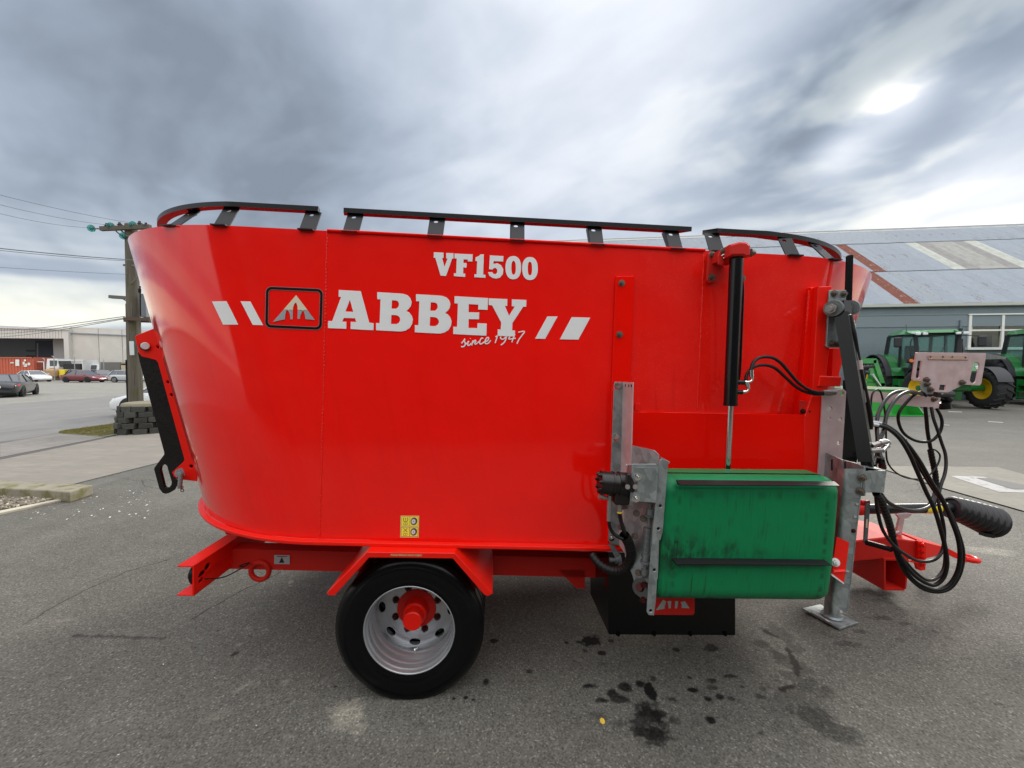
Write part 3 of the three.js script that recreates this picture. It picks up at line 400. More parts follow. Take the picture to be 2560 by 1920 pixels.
// ---- counter knife and its bracket at the rear
{
  const z4 = (x, y) => [300 + x / 3.769, 820 + y / 3.769], zp = -0.55, Q = (l, z) => l.map(([x, y]) => L(...z4(x, y), z));
  const hl = [[357, 178, .012], [450, 507, .012], [483, 630, .012], [668, 1303, .012]].map(([x, y, r]) => circle(L(...z4(x, y), zp), r));
  const br = new THREE.Group(); br.name = 'knife_bracket'; wagon.add(br);
  obj('bracket_plate', plate(Q([[138, 82], [155, 68], [375, -20], [398, -12], [790, 1440], [775, 1452], [640, 1436], [545, 1425], [505, 1400], [489, 1360], [502, 1348], [594, 1262], [606, 1240], [356, 325], [335, 300], [205, 268], [178, 240]], zp), 0.012, hl, 0.002), M.red, br);
  const tub = (x, y) => { const p = L(...z4(x, y), zp), zt = tubZ(p.x, p.y); return V(p.x, p.y, Math.max(-0.95, zt + 0.0)); };
  const e0 = L(...z4(398, -12), zp - 0.006), e1 = L(...z4(790, 1440), zp - 0.006), u0 = L(...z4(525, 42), -0.72), u1 = L(...z4(868, 1385), -0.62);
  obj('bracket_flange', [plate([e0, e1, u1, u0], 0.012), plate([e1, u1, L(...z4(800, 1455), -0.66)], 0.012)], M.red, br);
  const slot = []; for (const [x, y] of [[372, 1335], [378, 1305], [400, 1283], [428, 1282], [448, 1300], [455, 1330], [490, 1448], [488, 1475], [470, 1500], [445, 1512], [420, 1505], [408, 1485]]) slot.push(L(...z4(x, y), zp - 0.02));
  obj('hole_backing', plate(Q([[250, 110], [385, 40], [740, 1380], [640, 1400], [560, 1380], [520, 1345], [600, 1262], [380, 400], [260, 260]], zp - 0.045), 0.006), M.boxBlack, br);  // dark sheet added behind the bracket plate so its holes look dark
  obj('counter_knife', plate(Q([[165, 225], [320, 260], [365, 330], [610, 1240], [505, 1350], [520, 1420], [545, 1430], [540, 1460], [500, 1530], [460, 1556], [430, 1564], [400, 1556], [368, 1515], [318, 1332], [322, 1315], [415, 1190], [412, 1165], [185, 330]], zp - 0.02), 0.02, [slot], 0.002), M.knife, wagon);
  obj('pivot_bolt', [cyl(L(362, 866, zp), L(362, 866, zp + 0.022), 0.027, 0.027, 28)], M.rubber, br); obj('bolt_cap', cyl(L(363, 865, zp + 0.022), L(363, 865, zp + 0.027), 0.024, 0.021, 28), M.white, br);
  obj('retaining_pin', [cyl(L(451, 1182, zp), L(451, 1182, zp + 0.012), 0.031, 0.031, 24), cyl(L(452, 1184, zp + 0.01), L(451, 1190, zp + 0.05), 0.014), cyl(L(453, 1183, zp + 0.045), L(449, 1221, zp + 0.05), 0.013, 0.013, 16)], M.galv, wagon);
  obj('pin_chain', [...Array(5)].map((_, i) => { const t = new THREE.TorusGeometry(0.009, 0.003, 6, 12); t.rotateY(i % 2 ? 1.3 : 0.2); const p = L(446 + i * 2.4 + (i % 2), 1196 + i * 7.5, zp + 0.03); t.translate(p.x, p.y, p.z); return t; }), M.bolt, wagon);
}
// ---- door strip, door panel, slide rails
{
  const z1 = (x, y) => [1460 + x / 3.77, 560 + y / 3.77], z2 = (x, y) => [1700 + x / 3.77, 560 + y / 3.77];
  const wp = (l, f, o, t, b = 0.001) => plate(l.map(([x, y]) => { const s = f ? f(x, y) : [x, y]; return onPlane(s[0], s[1], WN, V(0, YB, -0.0267).addScaledVector(WN, o)); }), t, [], b);
  const fr = new THREE.Group(); fr.name = 'door_frame'; wagon.add(fr);
  obj('frame_strip', [wp([[304, 492], [476, 490], [438, 1500], [266, 1505]], z1, 0.020, 0.016, 0.003), wp([[302, 492], [310, 492], [282, 1505], [262, 1505]], z1, 0.021, 0.017), wp([[1530, 955], [1583, 955], [1572, 1362], [1518, 1362]], null, 0.020, 0.016, 0.003)], M.tub, fr);
  for (const [x, y] of [[355, 558], [335, 1042]]) obj('bolt', bolt(onPlane(...z1(x, y), WN, V(0, YB, -0.0067)), 0.0135), M.bolt, fr);
  obj('door_panel', [wp([[1574, 1029], [2013, 1037], [2005, 1400], [1566, 1400]], null, 0.012, 0.010, 0.002)], M.tub, wagon);
  obj('door_stop', [wp([[1588, 1009], [1600, 1009], [1599, 1027], [1587, 1027]], null, 0.010, 0.008)], M.red, wagon);
  // right hand door post: box section standing off the curved end
  const bx = (l, zf, zb) => { const fpt = l.map(([x, y]) => L(x, y, zf)); return plate(fpt, zf - zb, [], 0.004); };
  obj('door_post', [bx([[2046, 716], [2080, 715], [2075, 860], [2063, 985], [2040, 1400], [1998, 1400], [2012, 1040], [2031, 985]], -0.04, -0.26)], M.red, fr);
  obj('post_flange', [bx([[2027, 719], [2045, 717], [2029, 985], [2009, 1040], [2002, 1100], [1992, 1100], [2000, 1000]], -0.075, -0.2)], M.tub, fr);
  const wl = []; for (let i = 0; i < 60; i++) { const p = L(mix(2022, 2004, i / 60) + rr(-.4, .4), mix(730, 990, i / 60), -0.085), s = new THREE.SphereGeometry(1, 6, 4); s.scale(0.008, 0.009, 0.008); s.translate(p.x, p.y, p.z); wl.push(s); } obj('weld_seam', wl, M.red, fr);
  obj('post_cap', [bx([[2050, 940], [2106, 942], [2102, 966], [2046, 966]], -0.028, -0.2)], M.red, fr);
  const hp = new THREE.Group(); hp.name = 'hinge_plate'; wagon.add(hp);
  obj('plate', bx([[1999, 1000], [2026, 1004], [2024, 1032], [2000, 1033]], -0.055, -0.065), M.redDull, hp); for (const sx of [2007, 2019]) obj('bolt', bolt(L(sx, 1028, -0.055), 0.011), M.nutRed, hp);
  // galvanised slide rail on the left: one leg on the wall, one leg towards the viewer
  const g3 = (x, y) => [1440 + x / 4.61, 920 + y / 4.61], g4 = (x, y) => [1440 + x / 4.148, 1240 + y / 4.148], zr = 0.018, zo = 0.165;
  const sl = new THREE.Group(); sl.name = 'slide_rail'; wagon.add(sl);
  obj('wall_leg', slab([[1537, 955], [1557, 955], [1562, 1180], [1552, 1362], [1530, 1362], [1521, 1352], [1527, 1180], [1535, 962]], zr, 0.006, [[1542, 968], [1539, 1097]].map(([x, y]) => circle(L(x, y, zr), 0.012)), 0.001), M.galv, sl);
  obj('outer_leg', sheet([[1557, 955, zr], [1582, 956, zo], [1586, 960, zo], [1580, 1120, zo], [1577, 1300, zo], [1566, 1395, zo], [1552, 1362, zr]], 0.006), M.galvPink, sl);
  for (const [x, y] of [[1544, 963], [1540, 1091], [1529, 1345]]) obj('bolt', bolt(L(x, y, zr + 0.003), 0.012), M.chrome, sl);
  for (const [x, y, zz] of [[1564.5, 964, .06], [1572.5, 965, .11], [1579, 965, .15], [1565.5, 1008, .06], [1576, 1032, .13], [1574, 1092, .12], [1571, 1150, .1]]) obj('slot', slab([[x - 1.4, y - 4], [x + 1.4, y - 4], [x + 1.4, y + 3], [x - 1.4, y + 3]], zz + 0.006, 0.004), M.dark, sl);
  obj('lower_bracket', [sheet([[1521, 1360, .02], [1536, 1366, .03], [1552, 1390, .06], [1556, 1412, .06], [1540, 1396, .04]], 0.01), bolt(L(1548, 1400, 0.08), 0.02, V(-1, 0, 0.15), 1.6), cyl(L(1537, 1400, .07), L(1524, 1398, .07), 0.010)], M.galvDark, sl);
  // galvanised plate at the right, and the small plate above it
  const hole = (x, y, z, r) => circle(L(x, y, z), r);
  obj('galvanised_plate', slab([[2058, 976], [2108, 972], [2116, 979], [2105, 1160], [2100, 1260], [2042, 1260], [2047, 1170]], -0.02, 0.01, [hole(2106, 983, -.02, .012), hole(2075, 1023, -.02, .016), hole(2074, 1046, -.02, .008), hole(2101, 1048, -.02, .011), hole(2097, 1107, -.02, .011)], 0.001), M.galvPink, wagon);
  const up = new THREE.Group(); up.name = 'pivot_plate'; wagon.add(up);
  obj('plate', slab([[2074, 727], [2077, 725], [2115, 725], [2117, 728], [2106, 869], [2069, 869], [2066, 865]], -0.025, 0.012, [], 0.002), M.galv, up);
  for (const [x, y] of [[2085, 734], [2109, 735], [2079, 859], [2098, 860]]) obj('bolt', bolt(L(x, y, -0.025), 0.014), M.bolt, up);
  obj('red_bracket', slab([[2082, 871], [2101, 871], [2104, 905], [2096, 945], [2080, 948]], -0.10, 0.10), M.red, wagon);
}
// ---- door cylinder and its hoses
{
  const cy = new THREE.Group(); cy.name = 'door_cylinder'; wagon.add(cy); const z = 0.075;
  obj('barrel', [cyl(L(1841.5, 640, z), L(1826, 1011, z), 0.0345, 0.0345, 32), cyl(L(1826.2, 1007, z), L(1826, 1014, z), 0.036, 0.036, 32)], M.black, cy);
  obj('rod', cyl(L(1826, 1010, z), L(1816, 1230, z), 0.0165, 0.0165, 24), M.chrome, cy);
  obj('oil_pipe', tube([L(1853, 690, z - .02), L(1857, 715, z - .02), L(1855, 800, z - .02), L(1849, 930, z - .02), L(1846, 950, z - .02)], 0.0075), M.black, cy);
  const br = new THREE.Group(); br.name = 'cylinder_bracket'; wagon.add(br);
  obj('wall_plate', slab([[1771, 634], [1776, 630], [1798, 630], [1812, 650], [1796, 702], [1790, 706], [1773, 706], [1768, 700]], -0.06, 0.02, [], 0.003), M.redDull, br);
  obj('arm', [slab([[1795, 640], [1800, 627], [1824, 611], [1850, 604.5], [1868, 606], [1876, 613], [1876, 638], [1868, 644], [1858, 640], [1822, 638], [1812, 652], [1806, 665], [1796, 660]], 0.055, 0.012, [], 0.003), slab([[1826, 611], [1850, 604.5], [1868, 606], [1876, 613], [1876, 638], [1866, 642], [1858, 638], [1826, 638]], 0.125, 0.20, [], 0.008)], M.redDull, br);
  for (const [x, y, zz] of [[1781, 637, -.06], [1779, 693, -.06], [1810, 628, .056], [1855, 696, 0]]) obj('bolt', bolt(L(x, y, zz), 0.014), M.bolt, br);
  obj('bolt', [bolt(L(1877, 632, 0.05), 0.016, V(1, 0, 0.1))], M.bolt, br);
  obj('split_pin', [tube([L(1804, 640, .06), L(1810, 636, .066), L(1815, 641, .064), L(1808, 646, .062)], 0.004)], M.chrome, br);
  const z2 = (x, y, zz) => L(1700 + x / 3.77, 560 + y / 3.77, zz);
  const run = (l, za, zb) => l.map(([x, y], i) => z2(x, y, mix(za, zb, i / (l.length - 1))));
  obj('hydraulic_hose', tube(run([[668, 1384], [680, 1330], [705, 1290], [745, 1262], [812, 1252], [880, 1264], [950, 1310], [1030, 1400], [1110, 1490], [1200, 1556], [1280, 1584], [1350, 1590]], .09, .02), 0.0088), M.hose, wagon);
  obj('hydraulic_hose', tube(run([[622, 1470], [625, 1430], [650, 1385], [710, 1342], [800, 1330], [890, 1356], [990, 1440], [1090, 1532], [1180, 1582], [1270, 1604], [1350, 1604]], .075, .01), 0.0085), M.hose, wagon);
  obj('hose_fitting', [cyl(z2(672, 1376, .09), z2(674, 1440, .09), 0.0115), tube([z2(674, 1436, .09), z2(680, 1466, .09), z2(660, 1486, .09), z2(610, 1492, .08)], 0.0075), tube([z2(638, 1510, .085), z2(645, 1555, .085), z2(628, 1578, .085), z2(590, 1585, .08)], 0.0075), cyl(z2(622, 1490, .085), z2(640, 1530, .085), 0.013, 0.013, 6), cyl(z2(595, 1583, .08), z2(618, 1581, .083), 0.011, 0.011, 6), cyl(z2(600, 1492, .08), z2(625, 1490, .083), 0.011, 0.011, 6)], M.chrome, wagon);
  objs('port', [cyl(z2(530, 1492, .08), z2(605, 1494, .08), 0.0135), cyl(z2(520, 1586, .08), z2(585, 1586, .08), 0.0125)], M.black, wagon);
  obj('hose_fitting', [cyl(z2(1345, 1582, .018), z2(1430, 1588, .012), 0.0115), cyl(z2(1345, 1602, .008), z2(1430, 1604, .005), 0.0105), cyl(z2(1425, 1590, .012), z2(1460, 1592, .012), 0.015, 0.015, 6)], M.steel, wagon);
}
// ---- tilt cylinder at the front corner, upright bar
{
  const z6 = (x, y, z) => L(2000 + x / 3.19, 680 + y / 3.19, z), t = new THREE.Group(); t.name = 'tilt_cylinder'; wagon.add(t);
  const a = z6(335, 330, 0.02), b = z6(530, 1512, 0.16), d = V(0, 0, 0).subVectors(b, a);
  obj('barrel', [bar(a, b, 0.062, 0.062, V(0.8, 0.3, 1))], M.black, t);
  obj('rod', cyl(a.clone().addScaledVector(d, 0.99), a.clone().addScaledVector(d, 1.12), 0.026), M.black, t);
  obj('rod_eye', [bar(z6(348, 240, 0.0), z6(356, 335, 0.02), 0.05, 0.042, V(1, 0, 0))], M.black, t);
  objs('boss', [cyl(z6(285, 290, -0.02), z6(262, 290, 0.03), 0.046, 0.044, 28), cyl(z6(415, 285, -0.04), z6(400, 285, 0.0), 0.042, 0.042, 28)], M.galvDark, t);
  obj('nut', [cyl(z6(252, 292, 0.03), z6(240, 294, 0.045), 0.028, 0.028, 6), cyl(z6(240, 294, 0.045), z6(232, 295, 0.055), 0.016, 0.014, 12)], M.steel, t);
  obj('pivot_pin', [cyl(z6(262, 290, 0.02), z6(425, 286, -0.02), 0.02), cyl(z6(425, 286, -.02), z6(447, 284, -.02), 0.026, 0.026, 6)], M.steel, t);
  obj('hydraulic_hose', tube([z6(398, 345, .03), z6(415, 420, .04), z6(432, 500, .05), z6(455, 640, .05), z6(490, 820, .06), z6(520, 960, .06), z6(548, 1080, .06), z6(562, 1180, .06), z6(560, 1250, .05)], 0.0125), M.hose, wagon);
  obj('hydraulic_hose', tube([z6(372, 345, .045), z6(395, 430, .05), z6(425, 560, .055), z6(465, 720, .06), z6(500, 880, .06), z6(520, 1040, .07)], 0.005), M.steel, wagon);
  obj('hose_fitting', [tube([z6(380, 345, .03), z6(400, 345, .03), z6(412, 375, .035), z6(414, 400, .035)], 0.008), cyl(z6(412, 390, .035), z6(417, 415, .035), 0.013, 0.013, 6), cyl(z6(417, 415, .035), z6(426, 468, .04), 0.0125)], M.chrome, wagon);
  obj('hose_clip', cyl(z6(466, 705, .052), z6(474, 778, .056), 0.017), M.galvPink, wagon);
  obj('upright_bar', slab([[2118, 640], [2121, 637.5], [2132, 636], [2134.5, 639], [2131, 752], [2128, 800], [2112, 800], [2114, 752]], -0.10, 0.012, [], 0.002), M.black, wagon);
  // inner post behind the cylinder, dark
  obj('corner_post', [hull([[2107, 950, -.2], [2128, 950, -.2], [2142, 1165, -.2], [2103, 1160, -.2], [2107, 950, -.35], [2128, 950, -.35], [2142, 1165, -.35], [2103, 1160, -.35]].map((p) => L(...p)))], M.black, wagon);
  obj('hose_fitting', [cyl(z6(575, 1385, .15), z6(640, 1362, .15), 0.012), cyl(z6(635, 1364, .15), z6(688, 1352, .15), 0.016, 0.015, 12), cyl(z6(540, 1425, .16), z6(575, 1425, .16), 0.017, 0.017, 12), cyl(z6(575, 1425, .16), z6(655, 1418, .16), 0.013)], M.steel, wagon);
  obj('hose_fitting', [tube([z6(672, 1356, .15), z6(702, 1350, .15), z6(708, 1366, .15), z6(690, 1385, .15)], 0.011), cyl(z6(696, 1378, .15), z6(655, 1428, .16), 0.0135, 0.0135, 6), cyl(z6(660, 1380, .15), z6(705, 1388, .15), 0.014, 0.014, 6)], M.chrome, wagon);
}
// ---- side conveyor: belt, frame, motor
{
  const c = new THREE.Group(); c.name = 'side_conveyor'; wagon.add(c); const zf = 0.33;
  // belt loop round an upper and a lower roller
  const tl = L(1670, 1196, zf), tr = L(2113, 1200, zf), br = L(2082, 1517, zf), bl = L(1643, 1512, zf), dep = 0.20, rad = 0.045;
  { const nu = 44, prof = []; const H = (k) => k; // outline in (height fraction 0..1, z)
    const hgt = (tl.y + tr.y - bl.y - br.y) / 2; const pr = []; for (let i = 0; i <= 8; i++) { const a = Math.PI - i / 8 * Math.PI; }
    const R = 0.085; const out = []; const arc = (cy, cz, a0, a1, n) => { for (let i = 0; i <= n; i++) { const a = mix(a0, a1, i / n); out.push([cy + R * Math.sin(a), cz + R * Math.cos(a)]); } };
    arc(hgt - R, zf - R, Math.PI / 2 + 0.6, Math.PI / 2, 3); arc(hgt - R, zf - R, Math.PI / 2, 0, 8); for (let i = 1; i < 16; i++) out.push([mix(hgt - R, R, i / 16), zf + 0.003 * Math.sin(i / 16 * Math.PI)]); arc(R, zf - R, 0, -Math.PI / 2, 8); out.push([0, zf - dep], [hgt, zf - dep], [hgt, zf - R - 0.03]);
    const pos = [], uv = [], idx = []; let run = 0; const len = out.map((p, i) => i ? (run += Math.hypot(p[0] - out[i - 1][0], p[1] - out[i - 1][1])) : 0);
    for (let i = 0; i <= nu; i++) { const u = i / nu, e = u > 0.93 ? (u - 0.93) / 0.07 : u < 0.03 ? (0.03 - u) / 0.03 : 0, round = 1 - Math.sqrt(Math.max(0, 1 - e * e)); out.forEach(([h, z], j) => { const k = h / hgt, inset = round * (u > 0.5 ? 0.038 : 0.01), l = bl.clone().lerp(tl, k), r = br.clone().lerp(tr, k), p = l.lerp(r, u); let y = p.y, zz = z; if (z > zf - 0.10) zz -= inset; y += (k > 0.5 ? -1 : 1) * inset * smooth(0.08, 0.0, Math.min(k, 1 - k)); if (z > zf - 0.1) zz += 0.0025 * noise(u * 7, k * 5); pos.push(p.x, y, zz); uv.push(u, clamp(len[j] < 0.06 ? 0.985 : k, 0.012, 0.985)); }); }
    const m = out.length; for (let i = 0; i < nu; i++) for (let j = 0; j < m - 1; j++) { const a = i * m + j, b = a + 1, d = a + m, e = d + 1; idx.push(a, b, e, a, e, d); }
    for (const i of [0, nu]) for (let j = 1; j < m - 1; j++) idx.push(i * m, i * m + j, i * m + j + 1);
    const g = new THREE.BufferGeometry(); g.setAttribute('position', new THREE.Float32BufferAttribute(pos, 3)); g.setAttribute('uv', new THREE.Float32BufferAttribute(uv, 2)); g.setIndex(idx); g.computeVertexNormals(); obj('belt', toCreasedNormals(g, 0.7), M.belt, c, 'green rubber belt streaked with black grease'); }
  const cleat = (l) => { const z = zf + 0.003, a = L(...l[0], z), b = L(...l[1], z), d = L(...l[2], z), e = L(...l[3], z), o = V(0, 0, 0.035); return [hull([a, b, d, e, a.clone().lerp(e, .55).add(o), b.clone().lerp(d, .55).add(o), a.clone().lerp(e, .75).add(o), b.clone().lerp(d, .75).add(o)].map((p, i) => p.clone().setZ(p.z - (i < 4 ? 0.004 : 0))))]; };
  obj('cleat', cleat([[1690, 1200], [2088, 1204], [2081, 1213], [1694, 1212]]), M.rubber, c);
  obj('cleat', cleat([[1680, 1394], [2060, 1398], [2068, 1408], [1686, 1408]]), M.rubber, c);
  // left side: folded side plate, front strip, gear cover
  obj('side_plate', [sheet([[1581, 1114, .165], [1633, 1126, .29], [1645, 1137, .315], [1643, 1200, .315], [1572, 1200, .16]], 0.006), sheet([[1560, 1200, .15], [1645, 1200, .31], [1640, 1300, .31], [1628, 1480, .31], [1620, 1500, .30], [1603, 1484, .27], [1589, 1470, .24], [1582, 1440, .22], [1566, 1390, .17], [1560, 1330, .16]], 0.006)], M.galv, c);
  obj('front_strip', [slab([[1650, 1150], [1656, 1146], [1671, 1154], [1664, 1240], [1657, 1330], [1652, 1349], [1648, 1352], [1645, 1445], [1643, 1450], [1640, 1500], [1635, 1539], [1622, 1538], [1617, 1530], [1622, 1450], [1632, 1330], [1641, 1240], [1648, 1160]], zf + 0.012, 0.007, [[1651, 1265], [1646, 1322], [1636, 1425], [1627, 1527]].map(([x, y]) => circle(L(x, y, zf + .012), .008)), 0.0015), sheet([[1650, 1142, .22], [1672, 1154, zf + .01], [1671, 1158, zf + .01], [1649, 1166, .22]], 0.006)], M.galv, c);
  const gc = new THREE.Group(); gc.name = 'gear_cover'; c.add(gc);
  const gz = 0.36; obj('cover', [slab([[1580, 1166], [1583, 1160], [1640, 1160], [1647, 1170], [1641, 1257], [1576, 1253]], gz, 0.006, [[[1585, 1204], [1592, 1203], [1595, 1206], [1593, 1229], [1590, 1232], [1583, 1232]].map(([x, y]) => L(x, y, gz))], 0.0015), sheet([[1580, 1162, gz], [1576, 1254, gz], [1566, 1246, .22], [1564, 1162, .22]], 0.006), sheet([[1566, 1160, .24], [1628, 1160, .27], [1645, 1168, gz], [1581, 1164, gz]], 0.006), sheet([[1563, 1160, .25], [1566, 1158, .25], [1627, 1159, .27], [1624, 1164, .28], [1570, 1165, .28]], 0.004)], M.galv, gc);
  for (const [x, y] of [[1594, 1192], [1590, 1246]]) obj('bolt', bolt(L(x, y, gz), 0.013), M.chrome, gc);
  const mo = new THREE.Group(); mo.name = 'belt_motor'; c.add(mo); const mz = 0.27;
  const m0 = L(1499, 1206, mz), m1 = L(1573, 1212, mz), at = (k) => m0.clone().lerp(m1, k);
  obj('housing', [cyl(at(0), at(0.42), 0.056, 0.057, 32), cyl(at(.02), at(.06), 0.0585, 0.0585, 32), cyl(at(.40), at(.46), 0.060, 0.060, 32), cyl(at(.46), at(.62), 0.050, 0.056, 32), cyl(at(.62), at(.9), 0.058, 0.060, 32), cyl(at(.6), at(.66), 0.0615, 0.0615, 32), cyl(at(.9), at(1.08), 0.044, 0.04, 24), box(at(.72).x, at(.72).y - 0.06, mz, 0.075, 0.07, 0.08, 0.01)], M.motor, mo);
  for (let i = 0; i < 7; i++) { const a = i / 7 * 6.283 + 0.3, d = V(0, 0, 0).subVectors(m0, m1).normalize(); obj('bolt', bolt(at(0).add(V(0, 0.043 * Math.sin(a), 0.043 * Math.cos(a))), 0.009, d, 0.3), M.motor, mo); }
  obj('motor_flange', [slab([[1568, 1185], [1576, 1186], [1586, 1205], [1590, 1222], [1584, 1232], [1572, 1230], [1564, 1210]], gz + 0.012, 0.014, [], 0.003)], M.motor, mo);
  for (const [x, y] of [[1569, 1217], [1588, 1217]]) obj('bolt', cyl(L(x, y, gz + 0.01), L(x, y + .5, gz + 0.034), 0.0125, 0.011, 12), M.steel, mo);
  const hs = new THREE.Group(); hs.name = 'hose_assembly'; c.add(hs);
  obj('fitting', [cyl(L(1525, 1238, .27), L(1523, 1272, .27), 0.0125), cyl(L(1523, 1262, .27), L(1522, 1302, .27), 0.011), cyl(L(1526, 1248, .27), L(1510, 1243, .28), 0.008), cyl(L(1510, 1244, .28), L(1498, 1240, .285), 0.0125, 0.0125, 10), cyl(L(1550, 1240, .28), L(1549, 1262, .28), 0.014, 0.014, 6), cyl(L(1549, 1260, .28), L(1549, 1281, .28), 0.0115)], M.steel, hs);
  obj('hydraulic_hose', [tube([L(1522, 1300, .27), L(1524, 1315, .27), L(1531, 1330, .27), L(1545, 1342, .28), L(1558, 1348, .29)], 0.0088), tube([L(1549, 1280, .28), L(1552, 1300, .28), L(1559, 1325, .29), L(1566, 1340, .29)], 0.010)], M.hose, hs);
  obj('yellow_tie', [cyl(L(1549, 1279, .28), L(1549.2, 1282, .28), 0.0128)], M.yellow, hs);
  obj('spiral_sleeve', [ribbed([[1560, 1338], [1569, 1352], [1576, 1372], [1577, 1392], [1570, 1412], [1556, 1424], [1538, 1427], [1518, 1422], [1502, 1412], [1490, 1400], [1480, 1386]].map(([x, y], i) => L(x, y, mix(.30, .05, i / 10))), 0.027, 0.0215, 22, 0.09)], M.hose, hs);
  // belt tensioner and bearing
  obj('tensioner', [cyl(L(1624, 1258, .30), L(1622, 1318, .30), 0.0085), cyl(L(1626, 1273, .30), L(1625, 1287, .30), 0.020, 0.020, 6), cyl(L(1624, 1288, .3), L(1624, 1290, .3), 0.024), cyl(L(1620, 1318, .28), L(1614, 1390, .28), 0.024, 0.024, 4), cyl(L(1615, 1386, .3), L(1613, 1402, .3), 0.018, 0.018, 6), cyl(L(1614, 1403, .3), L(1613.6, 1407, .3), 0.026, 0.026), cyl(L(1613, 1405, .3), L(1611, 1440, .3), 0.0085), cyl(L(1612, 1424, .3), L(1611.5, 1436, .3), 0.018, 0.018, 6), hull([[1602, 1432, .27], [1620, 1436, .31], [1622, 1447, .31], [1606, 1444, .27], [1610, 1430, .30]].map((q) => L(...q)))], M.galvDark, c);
  obj('bearing', [cyl(L(1605, 1468, .26), L(1600, 1468, .275), 0.043, 0.041, 28), cyl(L(1612, 1470, .27), L(1607, 1470, .29), 0.046, 0.046, 28)], M.motor, c);
  obj('bearing_cap', [cyl(L(1602, 1468, .275), L(1597, 1468, .285), 0.024, 0.02, 20), bolt(L(1610, 1462, .315), 0.012), bolt(L(1608, 1500, .31), 0.012)], M.nutRed, c);
  for (const [x, y, z] of [[1591, 1283, .27], [1608, 1296, .28], [1587, 1340, .27], [1596, 1432, .28], [1558, 1266, .17], [1553, 1318, .165]]) obj('bolt', bolt(L(x, y, z), 0.012, V(-.3, 0, 1)), M.bolt, c);
  // right side: rolled end sheet with a drilled flange
  const topS = [[2092, .02], [2094, .10], [2099, .17], [2107, .22], [2117, .245], [2128, .25], [2157, .25]], botS = [[2058, .02], [2060, .10], [2065, .17], [2072, .22], [2080, .245], [2090, .25], [2117, .25]];
  { const pos = [], idx = [], uv = [], rows = 14; for (let j = 0; j <= rows; j++) topS.forEach(([x, z], i) => { const k = j / rows, p = L(mix(x, botS[i][0], k), mix(1172, j === rows && i > 4 ? 1530 : 1536, k), z); if (j === rows && i < 4) p.y -= 0.0; pos.push(p.x, p.y, p.z); uv.push(i * 0.03, p.y); }); const m = topS.length; for (let j = 0; j < rows; j++) for (let i = 0; i < m - 1; i++) { const a = j * m + i; idx.push(a, a + m, a + m + 1, a, a + m + 1, a + 1); } const g = new THREE.BufferGeometry(); g.setAttribute('position', new THREE.Float32BufferAttribute(pos, 3)); g.setAttribute('uv', new THREE.Float32BufferAttribute(uv, 2)); g.setIndex(idx); g.computeVertexNormals(); const back = g.clone(); back.translate(0.006, 0, -0.004);
    const er = new THREE.Group(); er.name = 'end_sheet'; c.add(er); obj('rolled_sheet', [g, back], M.galv, er);
    for (const [x, y] of [[2143, 1260], [2138, 1292], [2118, 1428], [2103, 1529]]) obj('bolt', cyl(L(x, y, .246), L(x, y, .258), 0.008, 0.007, 10), M.steel, er);
    for (const [x, y] of [[2133, 1327]]) obj('bolt', bolt(L(x, y, .25), 0.008), M.nutRed, er);
    obj('edge_strip', [sheet([[2157, 1172, .251], [2157, 1172, .225], [2117, 1528, .225], [2117, 1528, .251]], 0.005)], M.galv, er); }
  obj('marker_panel', [sheet([[2092, 1342, .262], [2123, 1356, .262], [2110, 1457, .262], [2079, 1434, .262]], 0.005), sheet([[2084, 1424, .264], [2112, 1424, .264], [2112, 1429, .272], [2084, 1431, .272]], 0.004)], M.red, c, 'small red panel on the end sheet');
  obj('panel_edge', [sheet([[2079, 1434, .266], [2110, 1457, .266], [2110, 1461, .266], [2079, 1439, .266]], 0.006), bolt(L(2088, 1406, .27), 0.015, V(-.3, .2, 1))], M.white, c);
  // upper right brackets, open pocket
  obj('pocket_bracket', [sheet([[2064, 1132, -.02], [2066, 1131, -.02], [2108, 1150, .12], [2108, 1176, .12], [2100, 1240, .12], [2060, 1240, -.02]], 0.006), sheet([[2108, 1150, .12], [2132, 1158, .20], [2160, 1168, .255], [2158, 1240, .255], [2104, 1240, .12]], 0.006), sheet([[2160, 1181, .256], [2190, 1180, .27], [2215, 1177, .20], [2211, 1232, .20], [2188, 1234, .27], [2159, 1236, .256]], 0.006)], M.galv, c);
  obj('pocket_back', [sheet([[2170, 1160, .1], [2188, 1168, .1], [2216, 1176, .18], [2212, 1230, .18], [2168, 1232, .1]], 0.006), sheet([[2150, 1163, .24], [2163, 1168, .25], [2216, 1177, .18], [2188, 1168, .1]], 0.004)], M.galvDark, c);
  for (const [x, y, z] of [[2155, 1194, .258], [2150, 1227, .256], [2110, 1206, .15]]) obj('bolt', bolt(L(x, y, z), 0.014), M.bolt, c);
  for (const [x, y] of [[2079, 1160], [2112, 1166]]) obj('slot', sheet([[x - 2, y - 11, .09], [x + 2, y - 12, .1], [x + 2, y + 16, .1], [x - 2, y + 16, .09]].map(([a, b, z]) => [a, b, z + (x > 2100 ? 0.07 : 0)]), 0.003), M.dark, c);
}
